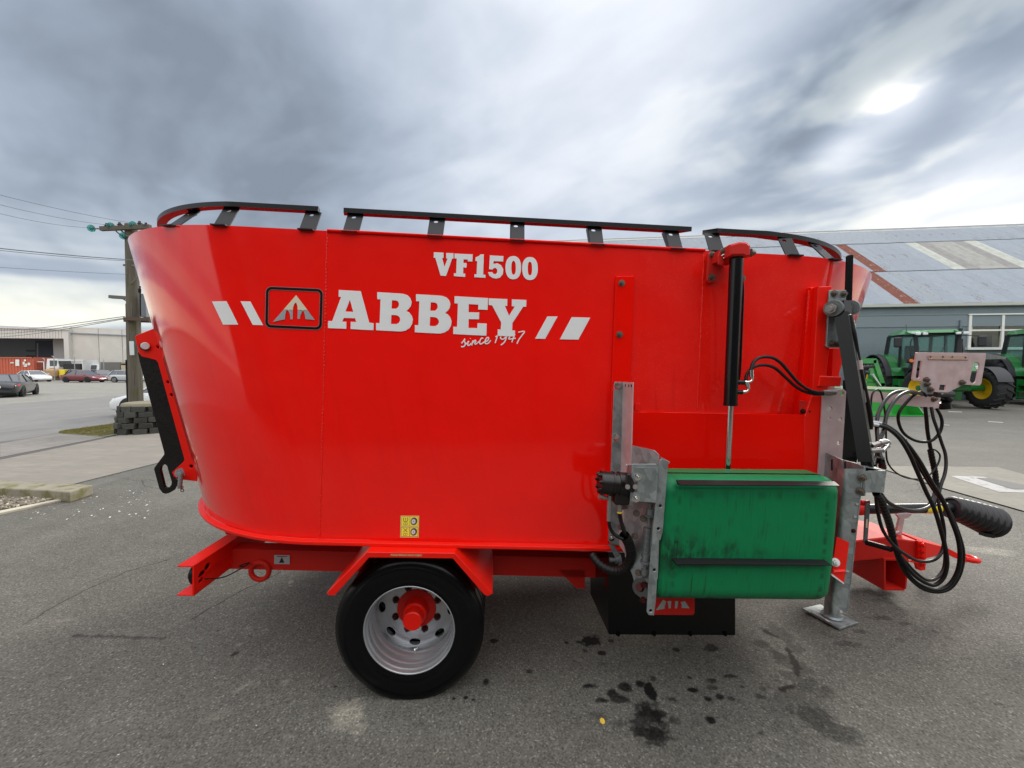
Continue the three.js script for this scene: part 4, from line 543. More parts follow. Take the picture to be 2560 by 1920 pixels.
// ---- drawbar, parking stand, drive shaft, jack
{
  const z5 = (x, y, z) => L(1900 + x / 2.765, 1000 + y / 2.765, z), z8 = (x, y, z) => L(2000 + x / 3.95, 1160 + y / 3.95, z);
  const zd = -0.86, db = new THREE.Group(); db.name = 'drawbar'; wagon.add(db);
  const D = (l, z) => l.map(([x, y]) => z5(x, y, z));
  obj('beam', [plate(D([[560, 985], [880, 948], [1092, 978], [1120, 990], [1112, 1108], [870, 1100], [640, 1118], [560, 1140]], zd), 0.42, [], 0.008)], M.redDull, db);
  objs('hitch_cheek', [plate(D([[1092, 975], [1152, 985], [1146, 1176], [1112, 1182], [1088, 1160], [1078, 1130], [1040, 1122], [1096, 1108]], zd + 0.02), 0.024, [circle(z5(1110, 1160, zd + .02), .022)], 0.003), plate(D([[1092, 975], [1152, 985], [1146, 1150], [1096, 1108]], zd - 0.36), 0.024, [], 0.003)], M.red, db);
  for (const y of [998, 1042, 1083, 1128]) obj('bolt', bolt(z5(1112, y, zd + 0.02), 0.02), M.red, db);
  { const t0 = z5(1155, 992, zd), t1 = z5(1420, 1072, zd), b1 = z5(1408, 1112, zd), b0 = z5(1150, 1112, zd), nar = (p, k) => p.clone().setZ(p.z - k); obj('tongue', [hull([nar(t0, .03), nar(t1, .13), nar(b1, .13), nar(b0, .03), nar(t0, .34), nar(t1, .24), nar(b1, .24), nar(b0, .34)])], M.red, db);
    const e0 = z5(1405, 1092, zd - .18), e1 = z5(1500, 1092, zd - .18); const cx = L(2420, 1393, zd - .18).x, ey = e0.y; const ring = new THREE.TorusGeometry(0.052, 0.021, 14, 36); ring.rotateX(Math.PI / 2); ring.rotateZ(-0.10); ring.scale(1.2, 1, 1); ring.translate(cx, ey, zd - .18); obj('towing_eye', [ring, hull([nar(t1, .14), nar(b1, .14), nar(t1, .23), nar(b1, .23), V(cx - .07, ey + .02, zd - .13), V(cx - .07, ey - .02, zd - .13), V(cx - .07, ey + .02, zd - .23), V(cx - .07, ey - .02, zd - .23)])], M.red, db); }
  // box shaped parking stand, open to the right
  { const zs = -0.84, o = D([[782, 1100], [858, 1112], [1018, 1108], [1000, 1300], [985, 1312], [860, 1304], [790, 1262], [776, 1240]], zs); const A = z5(858, 1108, zs), B = z5(1018, 1106, zs), C = z5(1000, 1308, zs), E = z5(858, 1304, zs), bk = -0.30, t = 0.014, q = (p, z) => p.clone().setZ(p.z + z);
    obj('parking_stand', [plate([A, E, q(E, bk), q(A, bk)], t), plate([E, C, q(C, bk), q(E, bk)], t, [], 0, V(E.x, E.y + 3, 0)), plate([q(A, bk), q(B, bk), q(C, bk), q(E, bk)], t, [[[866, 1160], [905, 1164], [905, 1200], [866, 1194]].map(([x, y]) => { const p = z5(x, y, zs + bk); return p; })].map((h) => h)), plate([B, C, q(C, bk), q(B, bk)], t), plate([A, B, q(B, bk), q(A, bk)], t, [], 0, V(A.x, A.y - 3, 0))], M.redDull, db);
    objs('white_tag', [plate(D([[866, 1162], [924, 1168], [922, 1203], [864, 1196]], zs - 0.24), 0.004), plate(D([[862, 1230], [908, 1234], [900, 1264], [862, 1258]], zs - 0.24), 0.004)], M.white, db); }
  const ps = new THREE.Group(); ps.name = 'drive_shaft'; wagon.add(ps); const zp = -1.02;
  obj('shaft', [cyl(z8(420, 448, zp), z8(1560, 432, zp), 0.041, 0.041, 28)], M.rail, ps); obj('yellow_band', cyl(z8(1215, 439, zp), z8(1362, 436, zp), 0.0418, 0.0418, 28), M.yellow, ps);
  obj('rubber_boot', [ribbed([z8(1485, 425, zp), z8(1600, 462, zp), z8(1760, 520, zp), z8(1915, 580, zp)], 0.094, 0.138, 8, 0.2, 36), cyl(z8(1490, 426, zp), z8(1492, 427, zp), 0.04, 0.093, 36), cyl(z8(1905, 576, zp), z8(1930, 586, zp), 0.115, 0.098, 36), cyl(z8(1920, 582, zp), z8(1922, 583, zp), 0.098, 0.02, 36)], M.boot, ps);
  obj('collar', [cyl(z8(1540, 433, zp), z8(1585, 446, zp), 0.05, 0.05, 28), bar(z8(1800, 690, zp + .06), z8(1890, 705, zp + .06), 0.05, 0.03)], M.black, ps);
  obj('shaft_rest', [plate([[955, 500], [1000, 488], [1060, 485], [1105, 490], [1095, 515], [1062, 535], [1035, 540], [1003, 715], [965, 705], [960, 640], [985, 540]].map(([x, y]) => z8(x, y, zp + .05)), 0.02, [], 0.002), cyl(z8(920, 690, zp + .05), z8(975, 665, zp + .05), 0.012)], M.galvPink, wagon);
  obj('gearbox_stub', [cyl(z8(380, 448, zp), z8(600, 446, zp), 0.05, 0.05, 24), box(2.75, 0.78, -1.15, 0.5, 0.4, 0.5, 0.03)], M.redDull, wagon);
  // jack: foot plate on the ground, leg, crank
  const jk = new THREE.Group(); jk.name = 'jack'; wagon.add(jk);
  const GL = (sx, sy, h) => G(sx, sy, h).applyMatrix4(toLocal);
  const fp = [[2006, 1520], [2050, 1508], [2147, 1551], [2099, 1569]].map(([x, y]) => GL(x, y, 0.03));
  obj('foot_plate', plate(fp, 0.014, [], 0.002), M.galv, jk);
  obj('plate_handle', tube([[2031, 1534, .03], [2031, 1531, .045], [2032, 1533, .085], [2036, 1536, .09], [2066, 1551, .09], [2074, 1556, .08], [2075, 1556, .03]].map(([x, y, h]) => GL(x, y, h)), 0.0075, 60), M.steel, jk);
  const f0 = GL(2079, 1538, 0.03), top = f0.clone().add(V(0.02, 1.05, 0)); obj('leg', [cyl(f0, top, 0.05, 0.05, 24), cyl(f0, f0.clone().add(V(0, 0.012, 0)), 0.07, 0.06, 24)], M.galv, jk);
  obj('jack_mount', bar(top.clone().add(V(0, -0.35, 0)), V(top.x, top.y - 0.37, -1.2), 0.1, 0.16), M.redDull, jk);
  const zj = -0.42, c0 = z5(746, 708, zj), c1 = z5(734, 985, zj), c2 = z5(905, 1032, zj + .12);
  obj('crank', [plate([[737, 696], [755, 694], [763, 702], [762, 740], [744, 985], [720, 990], [720, 978], [733, 702]].map(([x, y]) => z5(x, y, zj)), 0.010, [circle(c0, .011)], 0.001)], M.galvDark, jk); obj('crank_pin', cyl(z5(690, 708, zj - .03), z5(742, 712, zj - .03), 0.02), M.redDull, jk);
  obj('crank_handle', [cyl(c1, c2, 0.0185, 0.017, 18), cyl(c2, z5(908, 1034, zj + .12), 0.019, 0.014, 18)], M.rubber, jk);
  obj('pale_label', plate([[734, 823], [746, 823], [744, 884], [731, 884]].map(([x, y]) => z5(x, y, zj + .003)), 0.001), M.cream, jk);
}
// ---- hose rest: arm and coupling plate
{
  const z7 = (x, y, z) => L(2100 + x / 4.809, 780 + y / 4.809, z), hr = new THREE.Group(); hr.name = 'hose_rest'; wagon.add(hr); const z = -0.80;
  const slot = (x0, y0, x1, y1, w) => { const o = [], d = Math.atan2(y1 - y0, x1 - x0); for (let i = 0; i <= 8; i++) { const a = d + Math.PI / 2 + i / 8 * Math.PI; o.push(z7(x0 + w * Math.cos(a), y0 + w * Math.sin(a), z + .05)); } for (let i = 0; i <= 8; i++) { const a = d - Math.PI / 2 + i / 8 * Math.PI; o.push(z7(x1 + w * Math.cos(a), y1 + w * Math.sin(a), z + .05)); } return o; };
  obj('arm', [plate([[200, 935], [1215, 1030], [1186, 1166], [200, 1062]].map(([x, y]) => z7(x, y, z)), 0.012, [], 0.002), plate([z7(200, 935, z), z7(1215, 1030, z), z7(1215, 1030, z - .14), z7(200, 935, z - .14)], 0.01, [], 0, V(3, 5, 0)), plate([z7(200, 1062, z), z7(1186, 1166, z), z7(1186, 1166, z - .14), z7(200, 1062, z - .14)], 0.01, [], 0, V(3, -5, 0))], M.galvPink, hr, 'mottled pinkish galvanised arm');
  obj('coupling_plate', [plate([[918, 486], [930, 484], [1757, 495], [1752, 560], [1700, 860], [1680, 884], [1480, 872], [1300, 968], [1140, 962], [1030, 838], [880, 822], [868, 805]].map(([x, y]) => z7(x, y, z + .05)), 0.010, [slot(958, 605, 936, 775, 26), slot(1640, 640, 1602, 815, 42), [[1200, 872], [1278, 876], [1268, 942], [1188, 938]].map(([x, y]) => z7(x, y, z + .05))], 0.001)], M.galvPink, hr, 'mottled pinkish plate with two long slots');
  obj('top_flange', [plate([z7(1757, 497, z + .05), z7(2004, 540, z - .22), z7(2008, 556, z - .22), z7(1990, 566, z - .22), z7(1748, 570, z + .05)], 0.008)], M.galvDark, hr);
  obj('edge_flange', [plate([z7(1482, 870, z + .045), z7(1440, 908, z - .02), z7(1230, 1002, z - .02), z7(1225, 992, z + .045), z7(1300, 966, z + .045)], 0.008)], M.galv, hr);
  obj('clamp_strip', plate([[1065, 526], [1550, 532], [1548, 576], [1066, 570]].map(([x, y]) => z7(x, y, z + .058)), 0.006, [[1086, 542], [1236, 545], [1346, 546], [1508, 551]].map(([x, y]) => circle(z7(x, y, z + .058), .011)), 0.001), std({ color: [0.52, 0.36, 0.28], roughness: 0.5, metalness: 0.3 }), hr);
  obj('bracket', [plate([[968, 842], [1032, 840], [1130, 960], [1115, 990], [988, 985]].map(([x, y]) => z7(x, y, z + .062)), 0.008, [], 0.001)], M.galv, hr);
  for (const [x, y, zz] of [[1046, 866, .064], [1084, 932, .064], [1036, 815, .054], [1465, 848, .054], [1128, 1046, .002]]) obj('bolt', bolt(z7(x, y, z + zz), 0.016), M.bolt, hr);
  obj('coupling', [cyl(z7(1120, 985, z - .03), z7(1330, 990, z - .1), 0.03), cyl(z7(1250, 1090, z - .08), z7(1262, 1160, z - .08), 0.04), tube([z7(1240, 985, z - .1), z7(1320, 1030, z - .1), z7(1310, 1090, z - .1), z7(1230, 1120, z - .1)], 0.012), cyl(z7(1240, 1020, z - .1), z7(1300, 1060, z - .1), 0.035)], M.rubber, hr);
  obj('mast', bar(z7(240, 1000, z - .07), V(z7(240, 1000, z - .07).x - 0.02, 0.75, z - .2), 0.09, 0.09, V(1, 0, 0)), M.black, hr);
}
// ---- bundle of hoses and cables hanging at the front
{
  const run = (l, za, zb, r, n = 0) => tube(l.map(([x, y], i) => L(x, y, mix(za, zb, i / (l.length - 1)))), r, n || l.length * 8, 10);
  const hoses = [
    [[[2289, 985], [2269, 979], [2244, 979], [2224, 989], [2207, 1010], [2195, 1037], [2192, 1068], [2194, 1103], [2192, 1143], [2186, 1166]], -.74, -.1, .0115],
    [[[2304, 986], [2290, 981], [2273, 979], [2253, 987], [2232, 1008], [2217, 1037], [2209, 1076], [2199, 1103], [2199, 1130], [2206, 1152]], -.74, -.1, .0115],
    [[[2316, 990], [2305, 981], [2286, 987], [2263, 1010], [2247, 1033], [2246, 1053], [2257, 1080], [2278, 1097], [2305, 1105], [2330, 1101], [2348, 1083], [2355, 1060], [2352, 1041], [2342, 1022]], -.74, -.74, .0105],
    [[[2313, 1018], [2316, 1047], [2319, 1080], [2325, 1114], [2328, 1130]], -.78, -.78, .0125],
    [[[2339, 1230], [2332, 1255], [2319, 1269], [2296, 1276], [2270, 1275], [2245, 1268], [2219, 1255], [2203, 1236]], -.76, -.3, .0125],
    [[[2328, 1018], [2334, 1047], [2344, 1076], [2354, 1107], [2363, 1134], [2365, 1163], [2361, 1188], [2354, 1207], [2348, 1231], [2347, 1260], [2356, 1297], [2361, 1336], [2354, 1380], [2334, 1400], [2298, 1403], [2262, 1385], [2233, 1362], [2207, 1325], [2195, 1282], [2189, 1235]], -.76, -.3, .0105],
    [[[2186, 1062], [2215, 1069], [2247, 1094], [2273, 1134], [2291, 1174], [2316, 1231], [2334, 1268], [2352, 1325], [2365, 1380], [2367, 1416], [2356, 1448], [2334, 1463], [2298, 1448], [2269, 1420], [2247, 1383], [2234, 1340]], -.3, -.5, .0125],
    [[[2186, 1057], [2207, 1061], [2236, 1078], [2269, 1112], [2298, 1152], [2327, 1203], [2356, 1250], [2377, 1297], [2395, 1347], [2400, 1394], [2392, 1434], [2370, 1465], [2341, 1475], [2301, 1463], [2265, 1430], [2244, 1391], [2231, 1348]], -.32, -.52, .0135],
    [[[2262, 1100], [2298, 1166], [2334, 1224], [2367, 1268], [2393, 1325], [2407, 1376], [2406, 1409], [2394, 1446], [2372, 1472], [2340, 1480], [2304, 1470], [2268, 1438], [2246, 1400], [2232, 1352]], -.42, -.55, .012],
    [[[2230, 1345], [2240, 1372], [2262, 1402], [2290, 1432], [2318, 1450], [2340, 1446], [2358, 1425], [2363, 1395], [2361, 1350], [2352, 1300]], -.5, -.7, .011],
  ];
  for (const h of hoses) obj('hydraulic_hose', run(...h), M.hose, wagon);
  const sl = (l, z0, z1, r, n) => ribbed(l.map(([x, y], i) => L(x, y, mix(z0, z1, i / (l.length - 1)))), r, r, n, 0.14, 12);
  obj('spiral_sleeve', sl([[2326, 1124], [2330, 1145], [2334, 1163], [2338, 1185], [2340, 1208], [2340, 1232], [2332, 1256], [2325, 1264]], -.775, -.76, .020, 20), M.hose, wagon);
  obj('spiral_sleeve', sl([[2190, 1232], [2203, 1252], [2211, 1275], [2219, 1296], [2225, 1316], [2232, 1342]], -.28, -.5, .0235, 14), M.hose, wagon);
  obj('cable', run([[2178, 1072], [2177, 1020], [2181, 985], [2190, 975], [2199, 976], [2206, 995], [2211, 1022], [2215, 1072], [2215, 1123], [2218, 1152], [2228, 1170], [2244, 1184], [2262, 1193], [2280, 1197], [2312, 1195], [2334, 1177], [2348, 1152], [2349, 1136], [2336, 1124], [2322, 1123]], -.5, -.78, .0058, 160), M.hose, wagon);
  obj('quick_coupler', [cyl(L(2201, 1143, -.12), L(2205, 1160, -.12), 0.018, 0.018, 14), cyl(L(2205, 1160, -.12), L(2208, 1172, -.12), 0.014, 0.014, 14)], M.motor, wagon);
  obj('red_cap', cyl(L(2205, 1162, -.115), L(2207, 1171, -.115), 0.019, 0.019, 14), M.nutRed, wagon);
  obj('hose_fitting', [cyl(L(2178, 1060, -.29), L(2192, 1062, -.3), 0.016), cyl(L(2176, 1055, -.3), L(2200, 1058.5, -.31), 0.0145)], M.chrome, wagon);
}
// ================================================================ ground
const noiseC = (x, z) => 1 + 0.16 * fbm(x * 0.35, z * 0.35, 4) + 0.10 * fbm(x * 1.7 + 9, z * 1.7, 4);
const grit = (i, j) => { const h = hash(i, j); return h > 0.982 ? 2.4 : h > 0.90 ? 1.5 : h < 0.12 ? 0.46 : 0.72 + 0.42 * hash(i + 71, j + 13); };
function groundSheet(name, pts, y, mat, kind = 'structure') {            // a polygon lying on the ground, uv in metres
  const s = new THREE.Shape(pts.map((p) => new THREE.Vector2(p.x, -p.z))), g = new THREE.ShapeGeometry(s); g.rotateX(-Math.PI / 2); g.translate(0, y, 0);
  const m = obj(numbered(name), g, mat, scene); m.userData.kind = kind; return m;
}
const flatP = (x, z) => V(x, 0, z);
const tarT = tex(1024, 1024, (i, j, u, v) => { const k = (1 + 0.30 * tile(u, v, 5, 5) + 0.16 * tile(u + .3, v, 40, 2)) * grit(i, j); const c = 0.143 * k; return [gam(c * 1.0), gam(c * 0.96), gam(c * 0.82)]; });
const tarB = tex(512, 512, (i, j, u, v) => { const k = 0.5 + 0.35 * tile(u, v, 60, 2) + 0.5 * (hash(i, j) - 0.5); return [k, k, k]; }, false);
const tar = std({ map: rep(tarT, 1 / 4.5, 1 / 4.5), roughness: 0.78, ior: 1.3, bumpMap: rep(tarB, 1 / 1.2, 1 / 1.2), bumpScale: 0.002 });
groundSheet('ground', [flatP(-500, 60), flatP(500, 60), flatP(500, -700), flatP(-500, -700)], -0.012, tar);
// the yard under the wagon carries its own stains, pale scuffs and wet patches
{
  const X0 = -6.6, X1 = 6.6, Z0 = -9.8, Z1 = -0.8, W = 2048, H = 1408;
  const blots = [], add = (sx, sy, rx, ry, d) => { const g = G(sx, sy), e = G(sx + rx, sy), f = G(sx, sy + ry); blots.push([g.x, g.z, Math.abs(e.x - g.x), Math.abs(f.z - g.z), d]); };
  // oil spots (photo place, size, depth of tone)
  for (const s of [[1475, 1604, 26, 14, .8], [1445, 1606, 8, 4, .6], [1503, 1633, 12, 7, .7], [1414, 1607, 9, 5, .6], [1462, 1628, 7, 5, .5], [1526, 1603, 8, 5, .55], [1470, 1715, 24, 10, .62], [1530, 1735, 20, 12, .6], [1558, 1718, 17, 12, .6], [1502, 1752, 20, 10, .6], [1545, 1748, 24, 12, .6], [1600, 1710, 12, 8, .6], [1632, 1697, 7, 6, .5], [1625, 1730, 12, 20, .85], [1634, 1790, 46, 34, .62], [1628, 1835, 48, 30, .62], [1605, 1800, 30, 30, .5], [1680, 1800, 18, 14, .45], [1680, 1750, 18, 9, .5], [1728, 1726, 14, 7, .7], [1724, 1695, 8, 5, .6], [1780, 1702, 14, 6, .5], [1782, 1720, 12, 7, .4], [1822, 1691, 18, 5, .55], [1856, 1718, 8, 6, .5], [1800, 1744, 11, 9, .6], [1829, 1748, 11, 6, .5], [1770, 1749, 8, 6, .6], [1778, 1801, 13, 9, .75], [1900, 1742, 14, 8, .45], [1906, 1724, 9, 8, .35], [1690, 1625, 9, 6, .6], [1776, 1622, 22, 11, .5], [1905, 1610, 20, 9, .35], [1950, 1640, 16, 12, .4], [1960, 1600, 30, 46, .3], [1985, 1660, 30, 40, .3], [2010, 1710, 46, 36, .36], [2035, 1790, 50, 36, .42], [2095, 1835, 46, 26, .38], [2000, 1750, 80, 60, .16], [1985, 1735, 60, 24, .22], [1900, 1833, 13, 7, .4], [1500, 1790, 20, 12, .25], [1548, 1808, 22, 10, .25], [1232, 1603, 9, 5, .6], [1214, 1705, 7, 8, .6], [1133, 1748, 8, 6, .6], [1162, 1746, 6, 5, .7], [1182, 1750, 8, 4, .55], [1322, 1680, 8, 5, .5], [587, 1635, 10, 6, .5], [836, 1718, 7, 4, .6], [872, 1750, 5, 7, .4], [543, 1578, 8, 4, .5], [2150, 1580, 20, 5, .3], [2200, 1545, 26, 7, .3], [2260, 1560, 22, 6, .25], [2210, 1500, 40, 8, .2], [2120, 1610, 30, 8, .25], [2250, 1600, 24, 8, .2]]) add(...s);
  for (let i = 0; i < 70; i++) add(rr(1400, 2500), rr(1500, 1880), rr(4, 16), rr(3, 7), rr(.06, .22));
  const pale = []; const addP = (sx, sy, rx, ry, d, sk = 0) => { const g = G(sx, sy), e = G(sx + rx, sy), f = G(sx, sy + ry); pale.push([g.x, g.z, Math.abs(e.x - g.x), Math.abs(f.z - g.z), d, sk]); };
  for (const s of [[862, 1790, 52, 46, 1.5], [895, 1822, 22, 22, 1.1], [606, 1718, 10, 26, .8, .7], [650, 1668, 14, 12, .5, .7], [545, 1788, 20, 20, .4, .7], [712, 1707, 12, 10, .5], [715, 1845, 12, 10, .5], [692, 1802, 6, 10, .4], [620, 1570, 9, 4, 1.0], [662, 1575, 9, 4, 1.0], [595, 1613, 6, 4, .8], [155, 1552, 26, 7, .5, 1], [168, 1697, 6, 4, 1.4, 1], [725, 1456, 8, 5, .9], [724, 1465, 6, 4, .9], [800, 1428, 6, 4, .8], [792, 1441, 5, 3, .8], [735, 1424, 6, 3, .7], [710, 1470, 9, 3, .4], [1000, 1850, 60, 30, .2], [2470, 1375, 60, 10, .9, -.6], [2500, 1385, 30, 6, .8, -.6], [2360, 1400, 40, 10, .25], [2150, 1440, 30, 18, .45], [1900, 1852, 12, 6, .4], [2350, 1700, 120, 40, .12], [300, 1800, 140, 50, .15], [1250, 1850, 160, 50, .12]]) addP(...s);
  const trail = [[1918, 1582], [1945, 1596], [1965, 1618], [1978, 1640], [1990, 1668], [1996, 1692], [1980, 1716], [1950, 1724]].map(([x, y]) => G(x, y));
  const scrape = [[185, 1590], [270, 1592], [405, 1597]].map(([x, y]) => G(x, y));
  const cracks = [[[300, 1195], [345, 1203], [372, 1199], [420, 1210], [470, 1206]], [[330, 1232], [440, 1222]], [[352, 1200], [360, 1215], [395, 1222]], [[2235, 1200], [2275, 1212], [2330, 1206], [2370, 1218]], [[2260, 1230], [2310, 1222], [2350, 1236]], [[2290, 1200], [2300, 1226], [2320, 1246]], [[60, 1560], [200, 1480], [330, 1425], [420, 1400]], [[480, 1545], [620, 1470], [700, 1430]]].map((l) => l.map(([x, y]) => G(x, y)));
  const segD = (px, pz, l) => { let b = 9; for (let i = 0; i + 1 < l.length; i++) { const ax = l[i].x, az = l[i].z, dx = l[i + 1].x - ax, dz = l[i + 1].z - az, t = clamp(((px - ax) * dx + (pz - az) * dz) / (dx * dx + dz * dz)); b = Math.min(b, Math.hypot(px - ax - dx * t, pz - az - dz * t)); } return b; };
  const cells = new Map(), key = (x, z) => Math.floor(x * 2) * 1000 + Math.floor(z * 2);
  const put = (b, kind) => { for (let x = b[0] - b[2] * 2.2 - .1; x <= b[0] + b[2] * 2.2 + .5; x += .5) for (let z = b[1] - b[3] * 2.2 - .1; z <= b[1] + b[3] * 2.2 + .5; z += .5) { const k = key(x, z); (cells.get(k) ?? cells.set(k, []).get(k)).push([kind, b]); } };
  blots.forEach((b) => put(b, 0)); pale.forEach((b) => put(b, 1));
  const yard = tex(W, H, (i, j, u, v) => {
    const x = mix(X0, X1, u), z = mix(Z1, Z0, v), n1 = fbm(x * 5, z * 5, 4), n2 = fbm(x * 16, z * 16, 4, 0.7); let k = noiseC(x, z) * (1 + 0.14 * n1 + 0.10 * n2) * grit(i, j), d = 0, pl = 0, brown = 0;
    for (const [kind, b] of new Set(cells.get(key(x, z)) ?? [])) {
      let dx = x - b[0], dz = z - b[1]; if (kind && b[5]) dx += dz * b[5];
      const q = Math.hypot(dx / b[2], dz / b[3]) + 0.9 * n1 + 1.15 * n2;
      if (kind) pl = Math.max(pl, b[4] * smooth(1.15, 0.55, q) * (0.45 + 0.55 * smooth(-0.15, 0.3, n2 + 0.5 * (hash(i, j) - 0.5)))); else d = Math.max(d, b[4] * smooth(1.15, 0.6, q) * (0.85 + 0.5 * n2));
    }
    const td = segD(x, z, trail); if (td < .1) { const w = smooth(.03, .006, td + .05 * n1 + .03 * n2) * .5; d = Math.max(d, w); brown = w; }
    const sd = segD(x, z, scrape); if (sd < .05) d = Math.max(d, .3 * smooth(.022, .004, sd + .03 * n2));
    for (const ck of cracks) { const cd = segD(x + .05 * n1, z + .05 * n2, ck); if (cd < .012) d = Math.max(d, .4 * smooth(.009, .002, cd)); }
    let c = 0.143 * k * (1 - clamp(d * 1.75, 0, .95)) + 0.14 * pl; const worn = smooth(0.05, 0.35, fbm(x * 0.5 + 4, z * 0.25, 4)); c *= 1 + 0.18 * worn;
    return [gam(c * (1.0 + .25 * brown + .03 * pl)), gam(c * (0.96 - .1 * brown)), gam(c * (0.82 - .1 * brown - .04 * pl))];
  });
  yard.wrapS = yard.wrapT = THREE.ClampToEdgeWrapping;
  const g = new THREE.PlaneGeometry(X1 - X0, Z1 - Z0); g.rotateX(-Math.PI / 2); g.translate((X0 + X1) / 2, 0, (Z0 + Z1) / 2);
  const m = obj(numbered('yard_asphalt'), g, std({ map: yard, roughness: 0.74, ior: 1.22, bumpMap: rep(tarB, 12, 8), bumpScale: 0.002 }), scene); m.userData.kind = 'structure';
  // plane uv: v=1 at the far edge after the turn
}
const concT = (r, g, b, s, st) => tex(1024, 1024, (i, j, u, v) => { const k = (1 + 0.22 * tile(u, v, 4, 5) + st * tile(u * 1, v, 22, 4) + 0.10 * tile(u, v, 90, 2)) * (0.92 + 0.16 * hash(i, j)); return [gam(r * k), gam(g * k), gam(b * k)]; });
const concrete = std({ map: rep(concT(0.235, 0.214, 0.18, 0, 0.3), 1 / 7, 1 / 1.4), roughness: 0.85, bumpMap: rep(tarB, 1, 1), bumpScale: 0.0015 });
const roadM = std({ map: rep(concT(0.205, 0.20, 0.187, 0, 0.22), 1 / 3.5, 1 / 12), roughness: 0.8 });
const lotM = std({ map: rep(concT(0.245, 0.238, 0.208, 0, 0.3), 1 / 9, 1 / 6), roughness: 0.85 });
const footM = std({ map: rep(concT(0.22, 0.203, 0.18, 0, 0.3), 1 / 6, 1 / 3), roughness: 0.85 });
groundSheet('road', [flatP(-24, 40), flatP(-12.75, 40), flatP(-12.9, -10), flatP(-13.1, -15), flatP(-13.6, -120), flatP(-27, -120), flatP(-25.5, -15)], -0.006, roadM);
groundSheet('car_park', [flatP(-24.0, 40), flatP(-25.5, -15), flatP(-27, -120), flatP(-140, -120), flatP(-140, 40)], -0.004, lotM);
groundSheet('concrete_apron', [G(0, 1147), G(262, 1095), flatP(-11.2, -14), flatP(-11.4, -22), flatP(-6.2, -22), G(394, 1157), G(186, 1209), flatP(-6.9, -5.9), flatP(-9.4, -5.8)], -0.002, concrete);
groundSheet('channel_strip', [G(0, 1144), G(262, 1093.5), G(262, 1096), G(0, 1149)], 0.002, std({ color: [0.10, 0.09, 0.085], roughness: 0.8 }));
groundSheet('footpath', [G(0, 1109), G(148, 1083.5), G(262, 1093), G(0, 1143.5)], 0.004, footM);
groundSheet('kerb_channel', [G(0, 1106), G(148, 1082), G(344, 1052.5), flatP(-13.5, -40), flatP(-13.25, -40), G(344, 1054), G(150, 1083.6), G(0, 1108.6)], 0.006, std({ color: [0.16, 0.155, 0.15], roughness: 0.85 }));
{ // strip of short mossy turf beside the kerb
  const pts = [G(150, 1083.6), G(344, 1054), G(420, 1045), G(420, 1068), G(344, 1077), G(262, 1093)];
  groundSheet('verge_soil', pts, 0.008, std({ map: rep(tex(256, 256, (i, j, u, v) => { const n = tile(u, v, 8, 4), k = 0.9 + 0.2 * hash(i, j); return [gam((0.15 + .05 * n) * k), gam((0.15 + .06 * n) * k), gam((0.105) * k)]; }), 1, 1), roughness: 1 }));
  const blade = new THREE.BufferGeometry(); blade.setAttribute('position', new THREE.Float32BufferAttribute([-.006, 0, 0, .006, 0, 0, .004, .045, .01, -.02, 0, .004, -.008, 0, .006, -.024, .035, -.008, .014, 0, -.004, .024, 0, -.002, .03, .03, .012], 3)); blade.computeVertexNormals();
  const N = 9000, im = new THREE.InstancedMesh(blade, std({ color: [1, 1, 1], roughness: 0.9, side: THREE.DoubleSide }), N), mt = new THREE.Matrix4(), q = new THREE.Quaternion(), c = new THREE.Color();
  const a0 = G(150, 1083), a1 = G(420, 1045), b0 = G(262, 1092), b1 = G(420, 1067);
  for (let i = 0; i < N; i++) { const t = rnd(), w = Math.pow(rnd(), 2.6), A = a0.clone().lerp(a1, t), B = b0.clone().lerp(b1, t); if (w > .55 && rnd() > .35) { } const p = A.lerp(B, w * 0.9); q.setFromAxisAngle(V(0, 1, 0), rr(0, 6.28)); mt.compose(p.setY(0.006), q, V(1.2, rr(.5, 1.5) * (w < .3 ? 1.5 : .6), 1.2)); im.setMatrixAt(i, mt); const y = rnd(); c.setRGB(0.15 + .10 * y, 0.15 + .07 * y, 0.04 + .03 * y); im.setColorAt(i, c); }
  im.name = 'verge_grass'; im.userData.kind = 'stuff'; tag(im, 'strip of short yellowish green turf along the far kerb', 'grass'); im.castShadow = im.receiveShadow = true; scene.add(im);
}
